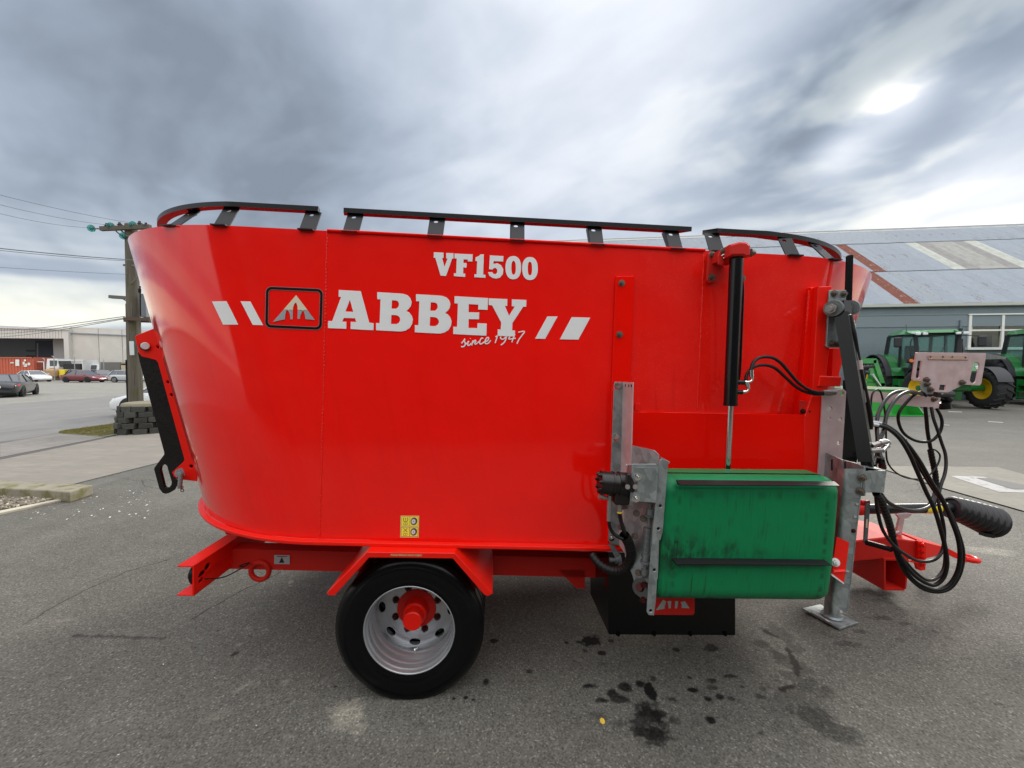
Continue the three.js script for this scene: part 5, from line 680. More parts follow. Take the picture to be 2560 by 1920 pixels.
// pale concrete slab with a worn white painted outline, right
{
  groundSheet('concrete_slab', [G(2205, 1165), G(2493, 1168), G(2560, 1186), flatP(14, -7), G(2560, 1278), G(2352, 1219), G(2218, 1176)].sort(() => 0), 0.004, std({ map: rep(concT(0.23, 0.213, 0.172, 0, 0.25), 1 / 3, 1 / 2), roughness: 0.85 }));
  const wp = std({ map: rep(tex(512, 512, (i, j, u, v) => { const n = tile(u, v, 7, 5) + 0.5 * tile(u, v, 30, 3); const k = mix(0.36 + 0.1 * n, 0.20, smooth(0.0, 0.2, n)); return [gam(k), gam(k * 0.99), gam(k * 0.95)]; }), .6, .6), roughness: 0.7 });
  groundSheet('painted_marking', [G(2372, 1190), G(2457, 1193), G(2600, 1230), G(2600, 1234), G(2497, 1231)], 0.008, wp);
  groundSheet('worn_patch', [G(2440, 1196), G(2475, 1197), G(2600, 1222), G(2600, 1226), G(2530, 1224)], 0.012, std({ color: [0.14, 0.135, 0.125], roughness: 0.8 }));
  const wl = std({ color: [0.42, 0.42, 0.40], roughness: 0.7 });
  groundSheet('faded_line', [G(2370, 1028), G(2405, 1029), G(2405, 1030.5), G(2370, 1029.5)], -0.004, wl); groundSheet('faded_line', [G(2470, 1053), G(2508, 1055), G(2508, 1056.5), G(2470, 1054.5)], -0.004, wl); groundSheet('faded_line', [G(2530, 1410), G(2560, 1423), G(2560, 1427), G(2528, 1413)], -0.004, wl);
  groundSheet('faded_line', [G(2357, 1061), G(2374, 1062), G(2374, 1063), G(2357, 1062)], -0.004, wl);
}
// kerb stone, gravel bed and its edging, left
{
  const h = 0.15, top = [[-40, 1200], [0, 1200], [101, 1206], [231, 1212], [175, 1230], [107, 1225], [0, 1220], [-40, 1218]].map(([x, y]) => G(x, y, h));
  const mossT = std({ map: rep(tex(256, 256, (i, j, u, v) => { const n = tile(u, v, 4, 5), m = smooth(-.1, .35, tile(u + .4, v, 7, 4)), k = 0.9 + .2 * hash(i, j); return [gam(mix(.29, .17, m) * (1 + .3 * n) * k), gam(mix(.265, .16, m) * (1 + .3 * n) * k), gam(mix(.20, .06, m) * (1 + .3 * n) * k)]; }), .8, .8), roughness: 0.95, bumpMap: rep(tarB, 2, 2), bumpScale: .004 });
  const g = plate(top, h, [], 0.012, V(0, 9, 0)); const k = obj(numbered('kerb_stone'), g, mossT, scene); tag(k, 'mossy raised concrete kerb block at the left edge beside gravel', 'kerb');
  const bed = [G(0, 1233), G(110, 1238), G(180, 1243), G(152, 1250), G(0, 1279), G(-260, 1330), G(-260, 1240)];
  groundSheet('gravel_bed', bed, 0.006, std({ color: [0.10, 0.085, 0.06], roughness: 1 }));
  const st = new THREE.IcosahedronGeometry(1, 1); { const p = st.attributes.position; for (let i = 0; i < p.count; i++) { const v = V().fromBufferAttribute(p, i), s = 1 + .25 * noise(v.x * 2 + 5, v.y * 2 + v.z * 3); p.setXYZ(i, v.x * s, v.y * s, v.z * s); } st.computeVertexNormals(); }
  const N = 2600, im = new THREE.InstancedMesh(st, std({ color: [1, 1, 1], roughness: .85 }), N), m = new THREE.Matrix4(), q = new THREE.Quaternion(), c = new THREE.Color(), A = G(165, 1246), B = G(-200, 1318), C = G(-200, 1238), D = G(165, 1243);
  for (let i = 0; i < N; i++) { const t = rnd(), p = A.clone().lerp(B, t).lerp(D.clone().lerp(C, t), rnd() * .96 + .02); const s = rr(.010, .024); q.set(rr(-1, 1), rr(-1, 1), rr(-1, 1), rr(-1, 1)).normalize(); m.compose(p.setY(rr(.008, .03)), q, V(s * rr(1, 1.6), s * .7, s)); im.setMatrixAt(i, m); const y = rnd(), w = y > .88 ? .62 : rr(.14, .36); c.setRGB(w, w * .88, w * .68); im.setColorAt(i, c); }
  im.name = 'gravel'; im.userData.kind = 'stuff'; tag(im, 'brown and cream pebbles in the bed below the kerb block', 'gravel'); im.castShadow = im.receiveShadow = true; scene.add(im);
  const e = obj(numbered('edging_board'), plate([G(152, 1246, .03), G(154, 1249, .03), G(0, 1282, .03), G(-200, 1326, .03), G(-200, 1318, .03), G(0, 1276, .03)], 0.03, [], .003, V(0, 9, 0)), std({ color: [.55, .51, .40], roughness: .8, map: rep(grime, 3, 3) }), scene); tag(e, 'pale concrete edging strip along the gravel bed at left', 'edging');
  // scattered white blossom and paper scraps on the tar beside the kerb
  const fl = new THREE.CircleGeometry(1, 6); fl.rotateX(-Math.PI / 2); const NS = 120, sc = new THREE.InstancedMesh(fl, std({ color: [.72, .70, .66], roughness: .9, side: THREE.DoubleSide }), NS);
  for (let i = 0; i < NS; i++) { const near = i < 110, p = near ? G(60 + 320 * Math.pow(rnd(), 1) , rr(1222, 1300)) : G(rr(0, 900), rr(1300, 1900)); const s = near ? rr(.004, .011) : rr(.0015, .004); q.setFromEuler(new THREE.Euler(rr(-.3, .3), rr(0, 6), rr(-.3, .3))); m.compose(p.setY(.009), q, V(s * rr(1, 1.8), 1, s)); sc.setMatrixAt(i, m); }
  sc.name = 'petal_litter'; sc.userData.kind = 'stuff'; tag(sc, 'small white petals and scraps scattered on the asphalt near the kerb', 'litter'); scene.add(sc);
  const lf = new THREE.CircleGeometry(.014, 7); lf.rotateX(-1.4); lf.scale(1, 1, 1.3); const lp = G(1506, 1806); lf.translate(lp.x, .008, lp.z); tag(obj(numbered('fallen_leaf'), lf, std({ color: [.75, .50, .05], roughness: .7, side: THREE.DoubleSide }), scene), 'tiny yellow leaf lying on the asphalt in front of the oil stains', 'leaf');
}
// ================================================================ buildings
const corr = (w, h, n, amp, seg = 6) => { const g = new THREE.PlaneGeometry(w, h, n * seg, 1), p = g.attributes.position; for (let i = 0; i < p.count; i++) p.setZ(i, amp * Math.sin(((p.getX(i) / w) + .5) * n * 2 * Math.PI)); g.computeVertexNormals(); return g; };
// ---- blue grey block shed with a rusty corrugated roof, right
{
  const yaw = Math.atan(F / 8780), u = V(Math.cos(yaw), 0, Math.sin(yaw)), nb = V(Math.sin(yaw), 0, -Math.cos(yaw)), A = Wz(2160, 765, 24); const eaveH = A.y; A.y = 0;
  const at = (s, b, y) => A.clone().addScaledVector(u, s).addScaledVector(nb, b).setY(y);
  const shed = thing('block_shed', 'long blue grey block workshop with rusting corrugated roof behind the tractors', 'building');
  shed.position.copy(A); shed.rotation.y = -yaw; shed.updateMatrixWorld(true);          // local: x along the wall, y up, -z back
  const inv = shed.matrixWorld.clone().invert(), S = (sx, sy, b = 0) => cast(sx, sy, nb, at(0, b, 0)).applyMatrix4(inv);
  const depth = 9.5, ridgeH = (() => { let best = 0, e = 1e9; for (let h = 8; h < 18; h += .02) { const p = S(2560, 567, depth); if (Math.abs(p.y - h) < e) { e = Math.abs(p.y - h); best = h; } } return best; })();
  const x0 = S(1382, 604, depth).x, x1 = 22, zb = -depth, paint = std({ map: rep(tex(512, 512, (i, j, u_, v) => { const row = Math.floor(v * 10), off = row % 2 * .5, mv = Math.abs((v * 10) % 1 - .5) > .46, mu = Math.abs((u_ * 5 + off) % 1 - .5) > .48; const k = 1 + .10 * tile(u_, v, 5, 4) + .04 * (hash(row, Math.floor(u_ * 5 + off)) - .5) - (mv || mu ? .09 : 0); return [gam(.165 * k), gam(.215 * k), gam(.235 * k)]; }), 1 / 2, 1 / 2), roughness: .7 });
  const win = { a: S(2421, 788), b: S(2640, 868) }; const wx0 = win.a.x, wy1 = win.a.y, wy0 = win.b.y, wx1 = wx0 + 7.2;
  const wall = (xa, xb, ya, yb, m = 0) => { const g = new THREE.PlaneGeometry(xb - xa, yb - ya); const p = g.attributes.uv; for (let i = 0; i < p.count; i++) p.setXY(i, p.getX(i) * (xb - xa), p.getY(i) * (yb - ya)); g.translate((xa + xb) / 2, (ya + yb) / 2, 0); return g; };
  obj('wall', [wall(x0, wx0, 0, eaveH), wall(wx1, x1, 0, eaveH), wall(wx0, wx1, 0, wy0), wall(wx0, wx1, wy1, eaveH)], paint, shed);
  obj('end_wall', [plate([V(x0, 0, 0), V(x0, eaveH, 0), V(x0, ridgeH, zb), V(x0, eaveH, 2 * zb), V(x0, 0, 2 * zb)], .2, [], 0, V(-99, 0, 0)), plate([V(x1, 0, 0), V(x1, eaveH, 0), V(x1, ridgeH, zb), V(x1, eaveH, 2 * zb), V(x1, 0, 2 * zb)], .2, [], 0, V(99, 0, 0))], paint, shed);
  obj('back_wall', box((x0 + x1) / 2, eaveH / 2, 2 * zb, x1 - x0, eaveH, .2), paint, shed);
  obj('wall_band', [box((x0 + x1) / 2, eaveH - .55, .03, x1 - x0, .06, .06), box((x0 + x1) / 2, eaveH - .9, .02, x1 - x0, .7, .03)], std({ color: [.185, .235, .255], roughness: .7 }), shed);
  obj('gutter', [box((x0 + x1) / 2, eaveH - .02, .16, x1 - x0 + .4, .20, .18, .04)], std({ color: [.50, .52, .47], roughness: .5, map: rep(grime, 1, 8) }), shed);
  // roof sheets in three rows, lapped like the real ones
  const steel = [[.255, .295, .33], [.27, .308, .342], [.25, .288, .325], [.262, .295, .318]].map(([r, g, b], k) => std({ map: tex(128, 256, (i, j, uu, v) => { const n = fbm(uu * 3 + k * 9, v * 9 + k, 4), sp = smooth(.22, .42, fbm(uu * 12 + 5 * k, v * 34, 3)) * smooth(-.1, .3, fbm(uu * 2 + k * 3, v * 3, 2)), rust = clamp(smooth(.24, .5, fbm(uu * 4 + k * 31, v * 5 + 3 * k, 5)) * (k === 3 ? 1.3 : .6) + sp * .8 + (v > .97 ? smooth(-.2, .3, fbm(uu * 20, k, 2)) * (k % 2 ? .9 : .3) : 0)); const c = 1 + .16 * n; return [gam(mix(r * c, .16, rust)), gam(mix(g * c, .07, rust)), gam(mix(b * c, .05, rust))]; }), roughness: .5, metalness: .15, side: THREE.DoubleSide }));
  const rusty = std({ map: tex(128, 256, (i, j, uu, v) => { const n = fbm(uu * 4, v * 10, 5), p = smooth(.2, .5, fbm(uu * 6 + 3, v * 12 + 8, 4)); return [gam(mix(.19 + .08 * n, .36, p)), gam(mix(.062 + .03 * n, .28, p)), gam(mix(.04 + .02 * n, .22, p))]; }), roughness: .85, side: THREE.DoubleSide });
  const clearM = [[.30, .30, .27], [.42, .44, .39], [.24, .235, .22]].map(([r, g, b]) => std({ map: tex(64, 128, (i, j, uu, v) => { const n = 1 + .4 * fbm(uu * 3, v * 12, 4); return [gam(r * n), gam(g * n), gam(b * n)]; }), roughness: .45, side: THREE.DoubleSide }));
  const slopeL = Math.hypot(depth + .25, ridgeH - eaveH), pitch = Math.atan2(ridgeH - eaveH, depth + .25);
  const roof = new THREE.Group(); roof.name = 'roof'; roof.position.set(0, eaveH + .06, .25); roof.rotation.x = -(Math.PI / 2 - pitch); shed.add(roof);      // local: x along, y up the slope
  const fr = (sx, sy) => { const n = V(0, Math.cos(pitch), Math.sin(pitch)).applyAxisAngle(V(0, 1, 0), shed.rotation.y); const p = cast(sx, sy, n, V(0, eaveH + .06, .25).applyMatrix4(shed.matrixWorld)); roof.updateMatrixWorld(true); return p.applyMatrix4(roof.matrixWorld.clone().invert()); };
  const l1 = fr(2394, 604).y, l2 = fr(2394, 675).y, rows = [[0, l2 + .12], [l2, l1 + .12], [l1, slopeL]], sw = .78;
  const geo = rows.map(([a, b]) => { const g = corr(sw + .05, b - a, 10, .016, 4); g.translate(0, (a + b) / 2, 0); return g; });
  const cell = (sx, sy) => Math.round(fr(sx, sy).x / sw); const r1 = [cell(2166, 650)], r0 = [cell(2215, 725)], sk0 = cell(2350, 640), sk1 = cell(2490, 640), f2 = cell(2075, 600);
  for (let r = 0; r < 3; r++) for (let k = Math.ceil(x0 / sw); k < x1 / sw; k++) {
    const h = hash(k + 60, r * 7 + 1); let mat = steel[h > .9 ? 3 : Math.floor(h * 3.3) % 3];
    if (r === 1 && r1.includes(k)) mat = rusty; if (r === 0 && r0.includes(k)) mat = rusty; if (r === 1 && k === f2) mat = rusty;
    if (r === 1 && k >= sk0 && k <= sk1) mat = clearM[(k - sk0) % 5 === 0 || k === sk1 ? 1 : (k - sk0) % 3 === 1 ? 2 : 0];
    const m = obj('roof_sheet', geo[r], mat, roof); m.geometry = geo[r]; m.position.set(k * sw, 0, r * .035 + (k % 2) * .010);
  }
  obj('ridge_cap', [box((x0 + x1) / 2, slopeL - .10, .07, x1 - x0 + .3, .42, .03, .01), box((x0 + x1) / 2, slopeL + .12, .08, x1 - x0 + .3, .16, .12, .05)], std({ color: [.40, .42, .41], roughness: .55, map: rep(grime, .4, 4) }), roof);
  obj('back_slope', plate([V(x0, eaveH, 2 * zb - .3), V(x1, eaveH, 2 * zb - .3), V(x1, ridgeH, zb), V(x0, ridgeH, zb)], .05, [], 0, V(0, 99, -99)), steel[0], shed);
  // window: frame, bars, panes, and a dim room behind it
  const w = new THREE.Group(); w.name = 'window'; shed.add(w); const wh = wy1 - wy0, fm = std({ color: [.74, .75, .70], roughness: .5 });
  obj('frame', [box((wx0 + wx1) / 2, wy1 + .03, .03, wx1 - wx0 + .12, .07, .14), box((wx0 + wx1) / 2, wy0 - .06, .05, wx1 - wx0 + .2, .14, .22), box(wx0 + .06, (wy0 + wy1) / 2, .02, .14, wh, .12)], fm, w);
  const cols = [0, 1.72, 3.55, 5.4, wx1 - wx0]; const glass = std({ color: [.9, .95, .93], roughness: .03, transmission: 1, thickness: 0, ior: 1.45 });
  const bars = []; for (const c of cols.slice(1, 4)) bars.push(box(wx0 + c, (wy0 + wy1) / 2, .02, .13, wh, .1)); bars.push(box((wx0 + wx1) / 2, wy0 + wh * .53, .018, wx1 - wx0, .09, .08)); obj('glazing_bar', bars, fm, w);
  for (let i = 0; i < 4; i++) for (const [a, b] of [[0, .53], [.53, 1]]) obj('pane', box(wx0 + (cols[i] + cols[i + 1]) / 2, wy0 + wh * (a + b) / 2, -.02, cols[i + 1] - cols[i] - .1, wh * (b - a) - .06, .004), glass, w);
  obj('blind', [box(wx0 + .22, wy1 - .42, -.1, .22, .75, .02), box(wx0 + .2, wy0 + .75, -.1, .2, .3, .02)], std({ color: [.72, .66, .36], roughness: .8 }), w);
  obj('room', [box((wx0 + wx1) / 2, eaveH / 2, -3.5, wx1 - wx0 + 3, eaveH - .1, .1), box((wx0 + wx1) / 2, .9, -1.5, wx1 - wx0 + 3, .1, 4), box(wx0 - 1.4, eaveH / 2, -1.8, .1, eaveH, 3.4), box(wx0 + 2.8, wy0 + .35, -1.1, 1.5, .75, .5)], std({ color: [.17, .125, .085], roughness: .9 }), shed);
  obj('downpipe', [cyl(V(wx0 - .45, 0, .08), V(wx0 - .45, eaveH - .9, .08), .045)], paint, shed);
}
// ---- warehouse across the road, left
{
  const D = 64, B = (sx, sy, d = D) => Wz(sx, sy, d), wh = thing('warehouse', 'pale concrete warehouse with open bays across the road on the left', 'building');
  const cw = std({ map: rep(tex(512, 512, (i, j, u, v) => { const n = tile(u, v, 5, 5), s = smooth(.1, .5, tile(u * 1, v, 3, 2) + .3 * tile(u, v, 40, 3)), k = 1 + .16 * n - .22 * s * (0.4 + v); return [gam(.58 * k), gam(.56 * k), gam(.51 * k)]; }), 1 / 9, 1 / 9), roughness: .9 });
  const white = std({ color: [.60, .59, .55], roughness: .6 }), grey = std({ color: [.34, .34, .33], roughness: .8 }), dk = std({ color: [.03, .035, .05], roughness: .9 }), roofM = std({ color: [.30, .34, .41], roughness: .5, metalness: .2 });
  const a = B(178, 817), b = B(330, 823), slant = (b.y - a.y) / (b.x - a.x), edge = a.x, X1 = -26, y = (x) => a.y + slant * (x - edge);
  const px = [edge, B(245, 820).x, B(304, 820).x, B(350, 820).x, -44, -35, X1];
  for (let i = 0; i + 1 < px.length; i++) obj('wall_panel', plate([V(px[i] + .04, 0, -D), V(px[i + 1] - .04, 0, -D), V(px[i + 1] - .04, y(px[i + 1]), -D), V(px[i] + .04, y(px[i]), -D)], .25, [], .02, V(0, 2, 0)), cw, wh);
  obj('joint_backing', plate([V(edge, 0, -D - .2), V(X1, 0, -D - .2), V(X1, y(X1) - .05, -D - .2), V(edge, y(edge) - .05, -D - .2)], .1, [], 0, V(0, 2, 0)), grey, wh);
  const f0 = B(-120, 818), f1 = B(177, 826), g1 = B(177, 847), g0 = B(-120, 845); const fas = []; const n = 42; for (let i = 0; i < n; i++) { const t0 = i / n, t1 = (i + .8) / n; fas.push(plate([f0.clone().lerp(f1, t0), f0.clone().lerp(f1, t1), g0.clone().lerp(g1, t1), g0.clone().lerp(g1, t0)].map((p) => p.setZ(-D + .5)), .06, [], 0, V(0, 2, 0))); }
  obj('fascia', [plate([f0, f1, g1, g0].map((p) => p.clone().setZ(-D + .44)), .1, [], 0, V(0, 2, 0)), ...fas], white, wh);
  obj('fascia_cap', [bar(f0.clone().add(V(0, .12, .6)), f1.clone().add(V(.3, .12, .6)), .35, .22), box(edge - .3, a.y / 2, -D + .2, .75, a.y, .7)], white, wh);
  // inside of the open bay
  const bx0 = f0.x, ib = -D - 9; obj('bay_wall', [plate([V(bx0 - 60, 0, ib), V(edge, 0, ib), V(edge, 8, ib), V(bx0 - 60, 8, ib)], .2, [], 0, V(0, 2, 0))], std({ color: [.12, .13, .14], roughness: .9 }), wh); obj('bay_pier', [plate([B(96, 845, D - 0).setY(0), B(176, 845).setY(0), B(176, 845), B(96, 845)].map((p) => p.setZ(-D - 2)), .2, [[V(B(97, 0).x * (D + 2) / D, 0, 0)].length ? [B(92, 857), B(167, 858), B(167, 930), B(92, 930)].map((p) => V(p.x * (D + 2) / D, (p.y - EYE) * (D + 2) / D + EYE, -D - 2)) : []], 0, V(0, 2, 0))], grey, wh);
  obj('bay_ceiling', plate([V(bx0 - 60, 6.9, -D + .3), V(edge, 6.4, -D + .3), V(edge, 6.4, ib), V(bx0 - 60, 6.9, ib)], .2, [], 0, V(0, -9, -D)), grey, wh);
  obj('dark_doorway', plate([B(88, 852), B(172, 852), B(172, 940), B(88, 940)].map((p) => V(p.x * 1.05, (p.y - EYE) * 1.05 + EYE, -D * 1.05)), .2, [], 0, V(0, 2, 0)), dk, wh);
  const rk = []; for (let i = 0; i < 3; i++) { const p = B(4 + i * 26, 880); rk.push(box(p.x, 3.4, -D - 5, .25, 5, .25)); } for (const yy of [876, 890]) { const p = B(-20, yy), q = B(60, yy); rk.push(box((p.x + q.x) / 2, p.y * 1.03, -D - 5, q.x - p.x, .3, 1)); } obj('storage_rack', rk, dk, wh); const rb = B(56, 880); obj('rack_end', box(rb.x, 3.2, -D - 4.6, .35, 5.4, .5), std({ color: [.14, .02, .015], roughness: .7 }), wh);
  const r0 = B(-140, 795, D + 14), r1 = B(330, 819, D + 14); obj('roof', plate([V(f0.x - 2, f0.y + .1, -D + .5), V(X1, y(X1) + .05, -D + .1), V(r1.x + 26, r1.y - 2.2, -D - 14), r1, r0], .12, [], 0, V(0, 99, 0)), roofM, wh);
  obj('rear_wall', plate([V(bx0, 0, -D - 14.5), V(X1, 0, -D - 14.5), V(X1, 6, -D - 14.5), V(bx0, 6.5, -D - 14.5)], .2, [], 0, V(0, 2, 0)), cw, wh);
}
// ---- low grey sheds seen between the trailer and the pole, far right skyline left open
// ---- the workshop front behind the photographer; the red paint mirrors its dark wall
{
  const m = std({ color: [.045, .05, .05], roughness: .8 }), g = [box(11.5, 4.4, 12.2, 55, 8.8, .3), box(11.5, 8.9, 12.6, 55.6, .3, 1.4)]; for (let x = -16; x <= 39; x += 4.6) g.push(box(x, 4.4, 12, .35, 8.8, .25));
  g.push(plate([V(-16, 8.9, 12), V(39, 8.9, 12), V(39, 11, 20), V(-16, 11, 20)], .1, [], 0, V(0, 50, 0)), box(11.5, 4.4, 24, 55, 8.8, .3), box(-16, 4.4, 18, .3, 8.8, 12));
  struct('workshop_front', g, m);
}
// ================================================================ power pole, wires, stone post
{
  const base = G(341, 1056), d = -base.z, P = (sx, sy, z = 0) => Wz(sx, sy, d + z), top = P(326, 562), pole = thing('power_pole', 'weathered wooden power pole with teal glass insulators on its crossarm', 'power pole');
  const wood = std({ map: rep(tex(256, 512, (i, j, u, v) => { const g = fbm(u * 16, v * 3, 5), m = smooth(0, .4, fbm(u * 3 + 2, v * 5, 4)), c = smooth(.25, .32, fbm(u * 34, v * 2, 3)); const k = (1 + .5 * g) * (1 - .5 * c); return [gam(mix(.115, .10, m) * k), gam(mix(.10, .09, m) * k), gam(mix(.075, .042, m) * k)]; }), 2, 3), roughness: .95, bumpMap: rep(tarB, 1, 3), bumpScale: .006 });
  obj('shaft', [cyl(base, V(top.x + .02, top.y, base.z), .205, .165, 20)], wood, pole);
  obj('crossarm', [bar(P(252, 572, -.2), P(376, 567, -.2), .11, .13)], wood, pole);
  obj('crossarm', [bar(P(312, 797, -.25), P(376, 799, -.25), .12, .10), bar(P(312, 801, .25), P(376, 803, .25), .10, .10)], std({ color: [.09, .06, .04], roughness: .9 }), pole);
  obj('brace', [cyl(P(290, 578, -.2), P(322, 605, -.15), .02), cyl(P(300, 574, -.1), P(330, 598, -.1), .02), bar(P(276, 742, -.1), P(322, 745, -.1), .14, .10), cyl(P(305, 746, -.1), P(322, 756, -.1), .015), bar(P(310, 663, -.1), P(335, 664, -.1), .08, .06), cyl(P(328, 708, -.2), P(345, 692, -.1), .02)], std({ color: [.12, .115, .105], roughness: .8 }), pole);
  const glassT = std({ color: [.16, .55, .50], roughness: .08, transmission: .8, thickness: .02, ior: 1.5 });
  for (const [x, y] of [[228, 571], [277, 565], [332, 562], [308, 590], [346, 592]]) { const p = P(x, y, -.2); obj('insulator', [cyl(p.clone().add(V(-.02, 0, 0)), p.clone().add(V(.02, -.004, .01)), .105, .115, 18), cyl(p.clone().add(V(.02, 0, 0)), p.clone().add(V(.09, -.008, .02)), .07, .05, 14)], glassT, pole); obj('insulator_pin', cyl(p.clone().add(V(.06, 0, 0)), p.clone().add(V(.26, -.02, .03)), .022), M.bolt, pole); }
  for (const [x, y] of [[268, 563], [300, 561], [350, 558], [366, 562]]) { const p = P(x, y, -.2); obj('pin_insulator', [cyl(p.clone().add(V(0, -.07, 0)), p.clone().add(V(0, .06, 0)), .06, .045, 12), cyl(p.clone().add(V(0, -.02, 0)), p.clone().add(V(0, 0, 0)), .085, .07, 12)], M.black, pole); }
  obj('meter_box', [box(P(359, 765, -.1).x, P(359, 765).y, base.z, .22, .78, .3, .02)], std({ color: [.16, .18, .20], roughness: .5 }), pole);
  obj('fuse_carrier', [cyl(P(350, 715, -.25), P(351, 790, -.25), .022), cyl(P(349, 722, -.25), P(349, 732, -.25), .045)], M.black, pole);
  obj('cable_guard', [cyl(V(base.x - .205, .2, base.z + .04), V(P(331, 760).x - .16, P(331, 760).y, base.z + .04), .03), cyl(V(base.x - .12, .2, base.z + .17), V(P(336, 900).x - .12, P(336, 900).y, base.z + .17), .022)], M.rubber, pole);
  const pp = P(331, 872, -.24); obj('pole_plate', box(pp.x - .02, pp.y + .02, pp.z, .15, .46, .012, .005), std({ color: [.55, .60, .60], roughness: .4, metalness: .3 }), pole); obj('reflector', box(P(338, 1039, -.24).x - .02, P(338, 1039).y, base.z + .22, .045, .13, .01), M.white, pole);
  // wires: each its own thing
  const wm = std({ color: [.10, .11, .13], roughness: .6 }), wire = (l, r, label, mat = wm) => { const o = obj(numbered('overhead_wire'), tube(l, r, 40, 6), mat, scene); tag(o, label, 'power line', 'overhead wires'); };
  const far = (sx, sy, dist) => Wz(sx, sy, dist), swag = (a, b, s) => [a, a.clone().lerp(b, .25).add(V(0, -s * .75, 0)), a.clone().lerp(b, .5).add(V(0, -s, 0)), a.clone().lerp(b, .75).add(V(0, -s * .75, 0)), b];
  const ext = (sx, sy, dist) => far(sx, sy, dist);
  wire(swag(P(224, 570, -.2), ext(-90, 510, 10), .10), .0055, 'lowest of the three thin wires running left from the crossarm top');
  wire(swag(P(264, 562, -.2), ext(-90, 488, 10), .08), .0055, 'middle one of three thin wires running left from the crossarm top');
  wire(swag(P(330, 558, -.2), ext(-90, 464, 10), .06), .0055, 'highest of the three thin wires running left from the crossarm top');
  wire(swag(P(334, 650, -.2), ext(-90, 611, 10), .03), .012, 'thick black cable reaching the pole below the crossarm');
  wire(swag(P(334, 653, -.2), ext(-90, 616, 10), .04), .007, 'thinner cable just under the thick black cable'); 
  wire(swag(P(322, 686, -.15), ext(-90, 662, 10), .02), .0055, 'single thin wire below the thick black cables left of pole');
  for (const [y0, y1, l] of [[791, 818, 'upper wire sloping down left from the lower crossarm'], [795, 828, 'middle wire sloping down left from the lower crossarm'], [797, 838, 'lower wire sloping down left from the lower crossarm']]) wire(swag(P(312, y0, -.25), far(-120, y1, 40), .4), .012, l);
}
{
  const b = G(372, 1077), post = thing('stone_gatepost', 'stubby mossy gatepost of stacked stone with round concrete cap beside the power pole', 'gatepost', b);
  const stone = [0, 1, 2].map((k) => std({ map: rep(tex(128, 128, (i, j, u, v) => { const n = tile(u, v, 5, 5), c = .04 + .018 * k; const m = smooth(.05, .4, tile(u + .3 * k, v, 6, 4)); return [gam(c * (1 + .7 * n)), gam((c * .98 + .012 * m) * (1 + .7 * n)), gam(c * (.88 - .35 * m) * (1 + .7 * n))]; }), 1.5, 1.5), roughness: 1, bumpMap: rep(tarB, 1, 1), bumpScale: .01 }));
  const R = .50, rows = 5, h = .155; for (let r = 0; r < rows; r++) { const n = 11; for (let k = 0; k < n; k++) { const a = (k + (r % 2) * .5 + rr(-.12, .12)) / n * 6.283, q = R + .03 * (rows - r) + rr(-.02, .02); const g = new RoundedBoxGeometry(.315 * rr(.86, 1), h * rr(.93, 1), .22, 2, .012); { const p = g.attributes.position, o = rnd() * 50; for (let i = 0; i < p.count; i++) { const s = .022 * noise(p.getX(i) * 11 + o, p.getY(i) * 11 + p.getZ(i) * 7); p.setXYZ(i, p.getX(i) + s, p.getY(i) + s * .8, p.getZ(i) - s); } g.computeVertexNormals(); } g.rotateZ(rr(-.015, .015)); g.rotateY(-a + Math.PI / 2 + rr(-.06, .06)); g.translate(q * Math.cos(a), .075 + r * h, q * Math.sin(a)); obj('stone', g, stone[(k + r * 2) % 3], post); } }
  obj('core', cyl(V(0, 0, 0), V(0, rows * h, 0), .56, .52, 20), stone[1], post); obj('cap', [cyl(V(0, rows * h - .02, 0), V(0, rows * h + .06, 0), .60, .57, 30), cyl(V(0, rows * h + .06, 0), V(0, rows * h + .085, 0), .57, .50, 30)], std({ color: [.24, .215, .15], roughness: .95, map: rep(grime, 1, 1) }), post);
}
// ================================================================ vehicles
const carGlass = std({ color: [.035, .045, .055], roughness: .08, clearcoat: 1, clearcoatRoughness: .03 }), tyreM = std({ color: [.012, .012, .013], roughness: .8 }), wheelM = std({ color: [.45, .46, .47], roughness: .35, metalness: .6 }), blackWheel = std({ color: [.03, .03, .03], roughness: .4, metalness: .4 }), plasticM = std({ color: [.015, .015, .017], roughness: .6 });
const lampClear = std({ color: [.75, .78, .80], roughness: .1, clearcoat: 1 }), lampRed = std({ color: [.45, .012, .014], roughness: .15, clearcoat: 1 }), plateM = std({ color: [.75, .75, .72], roughness: .5 });
const paintOf = (c, m = .2) => std({ color: c, roughness: .3, metalness: m, clearcoat: 1, clearcoatRoughness: .04 });
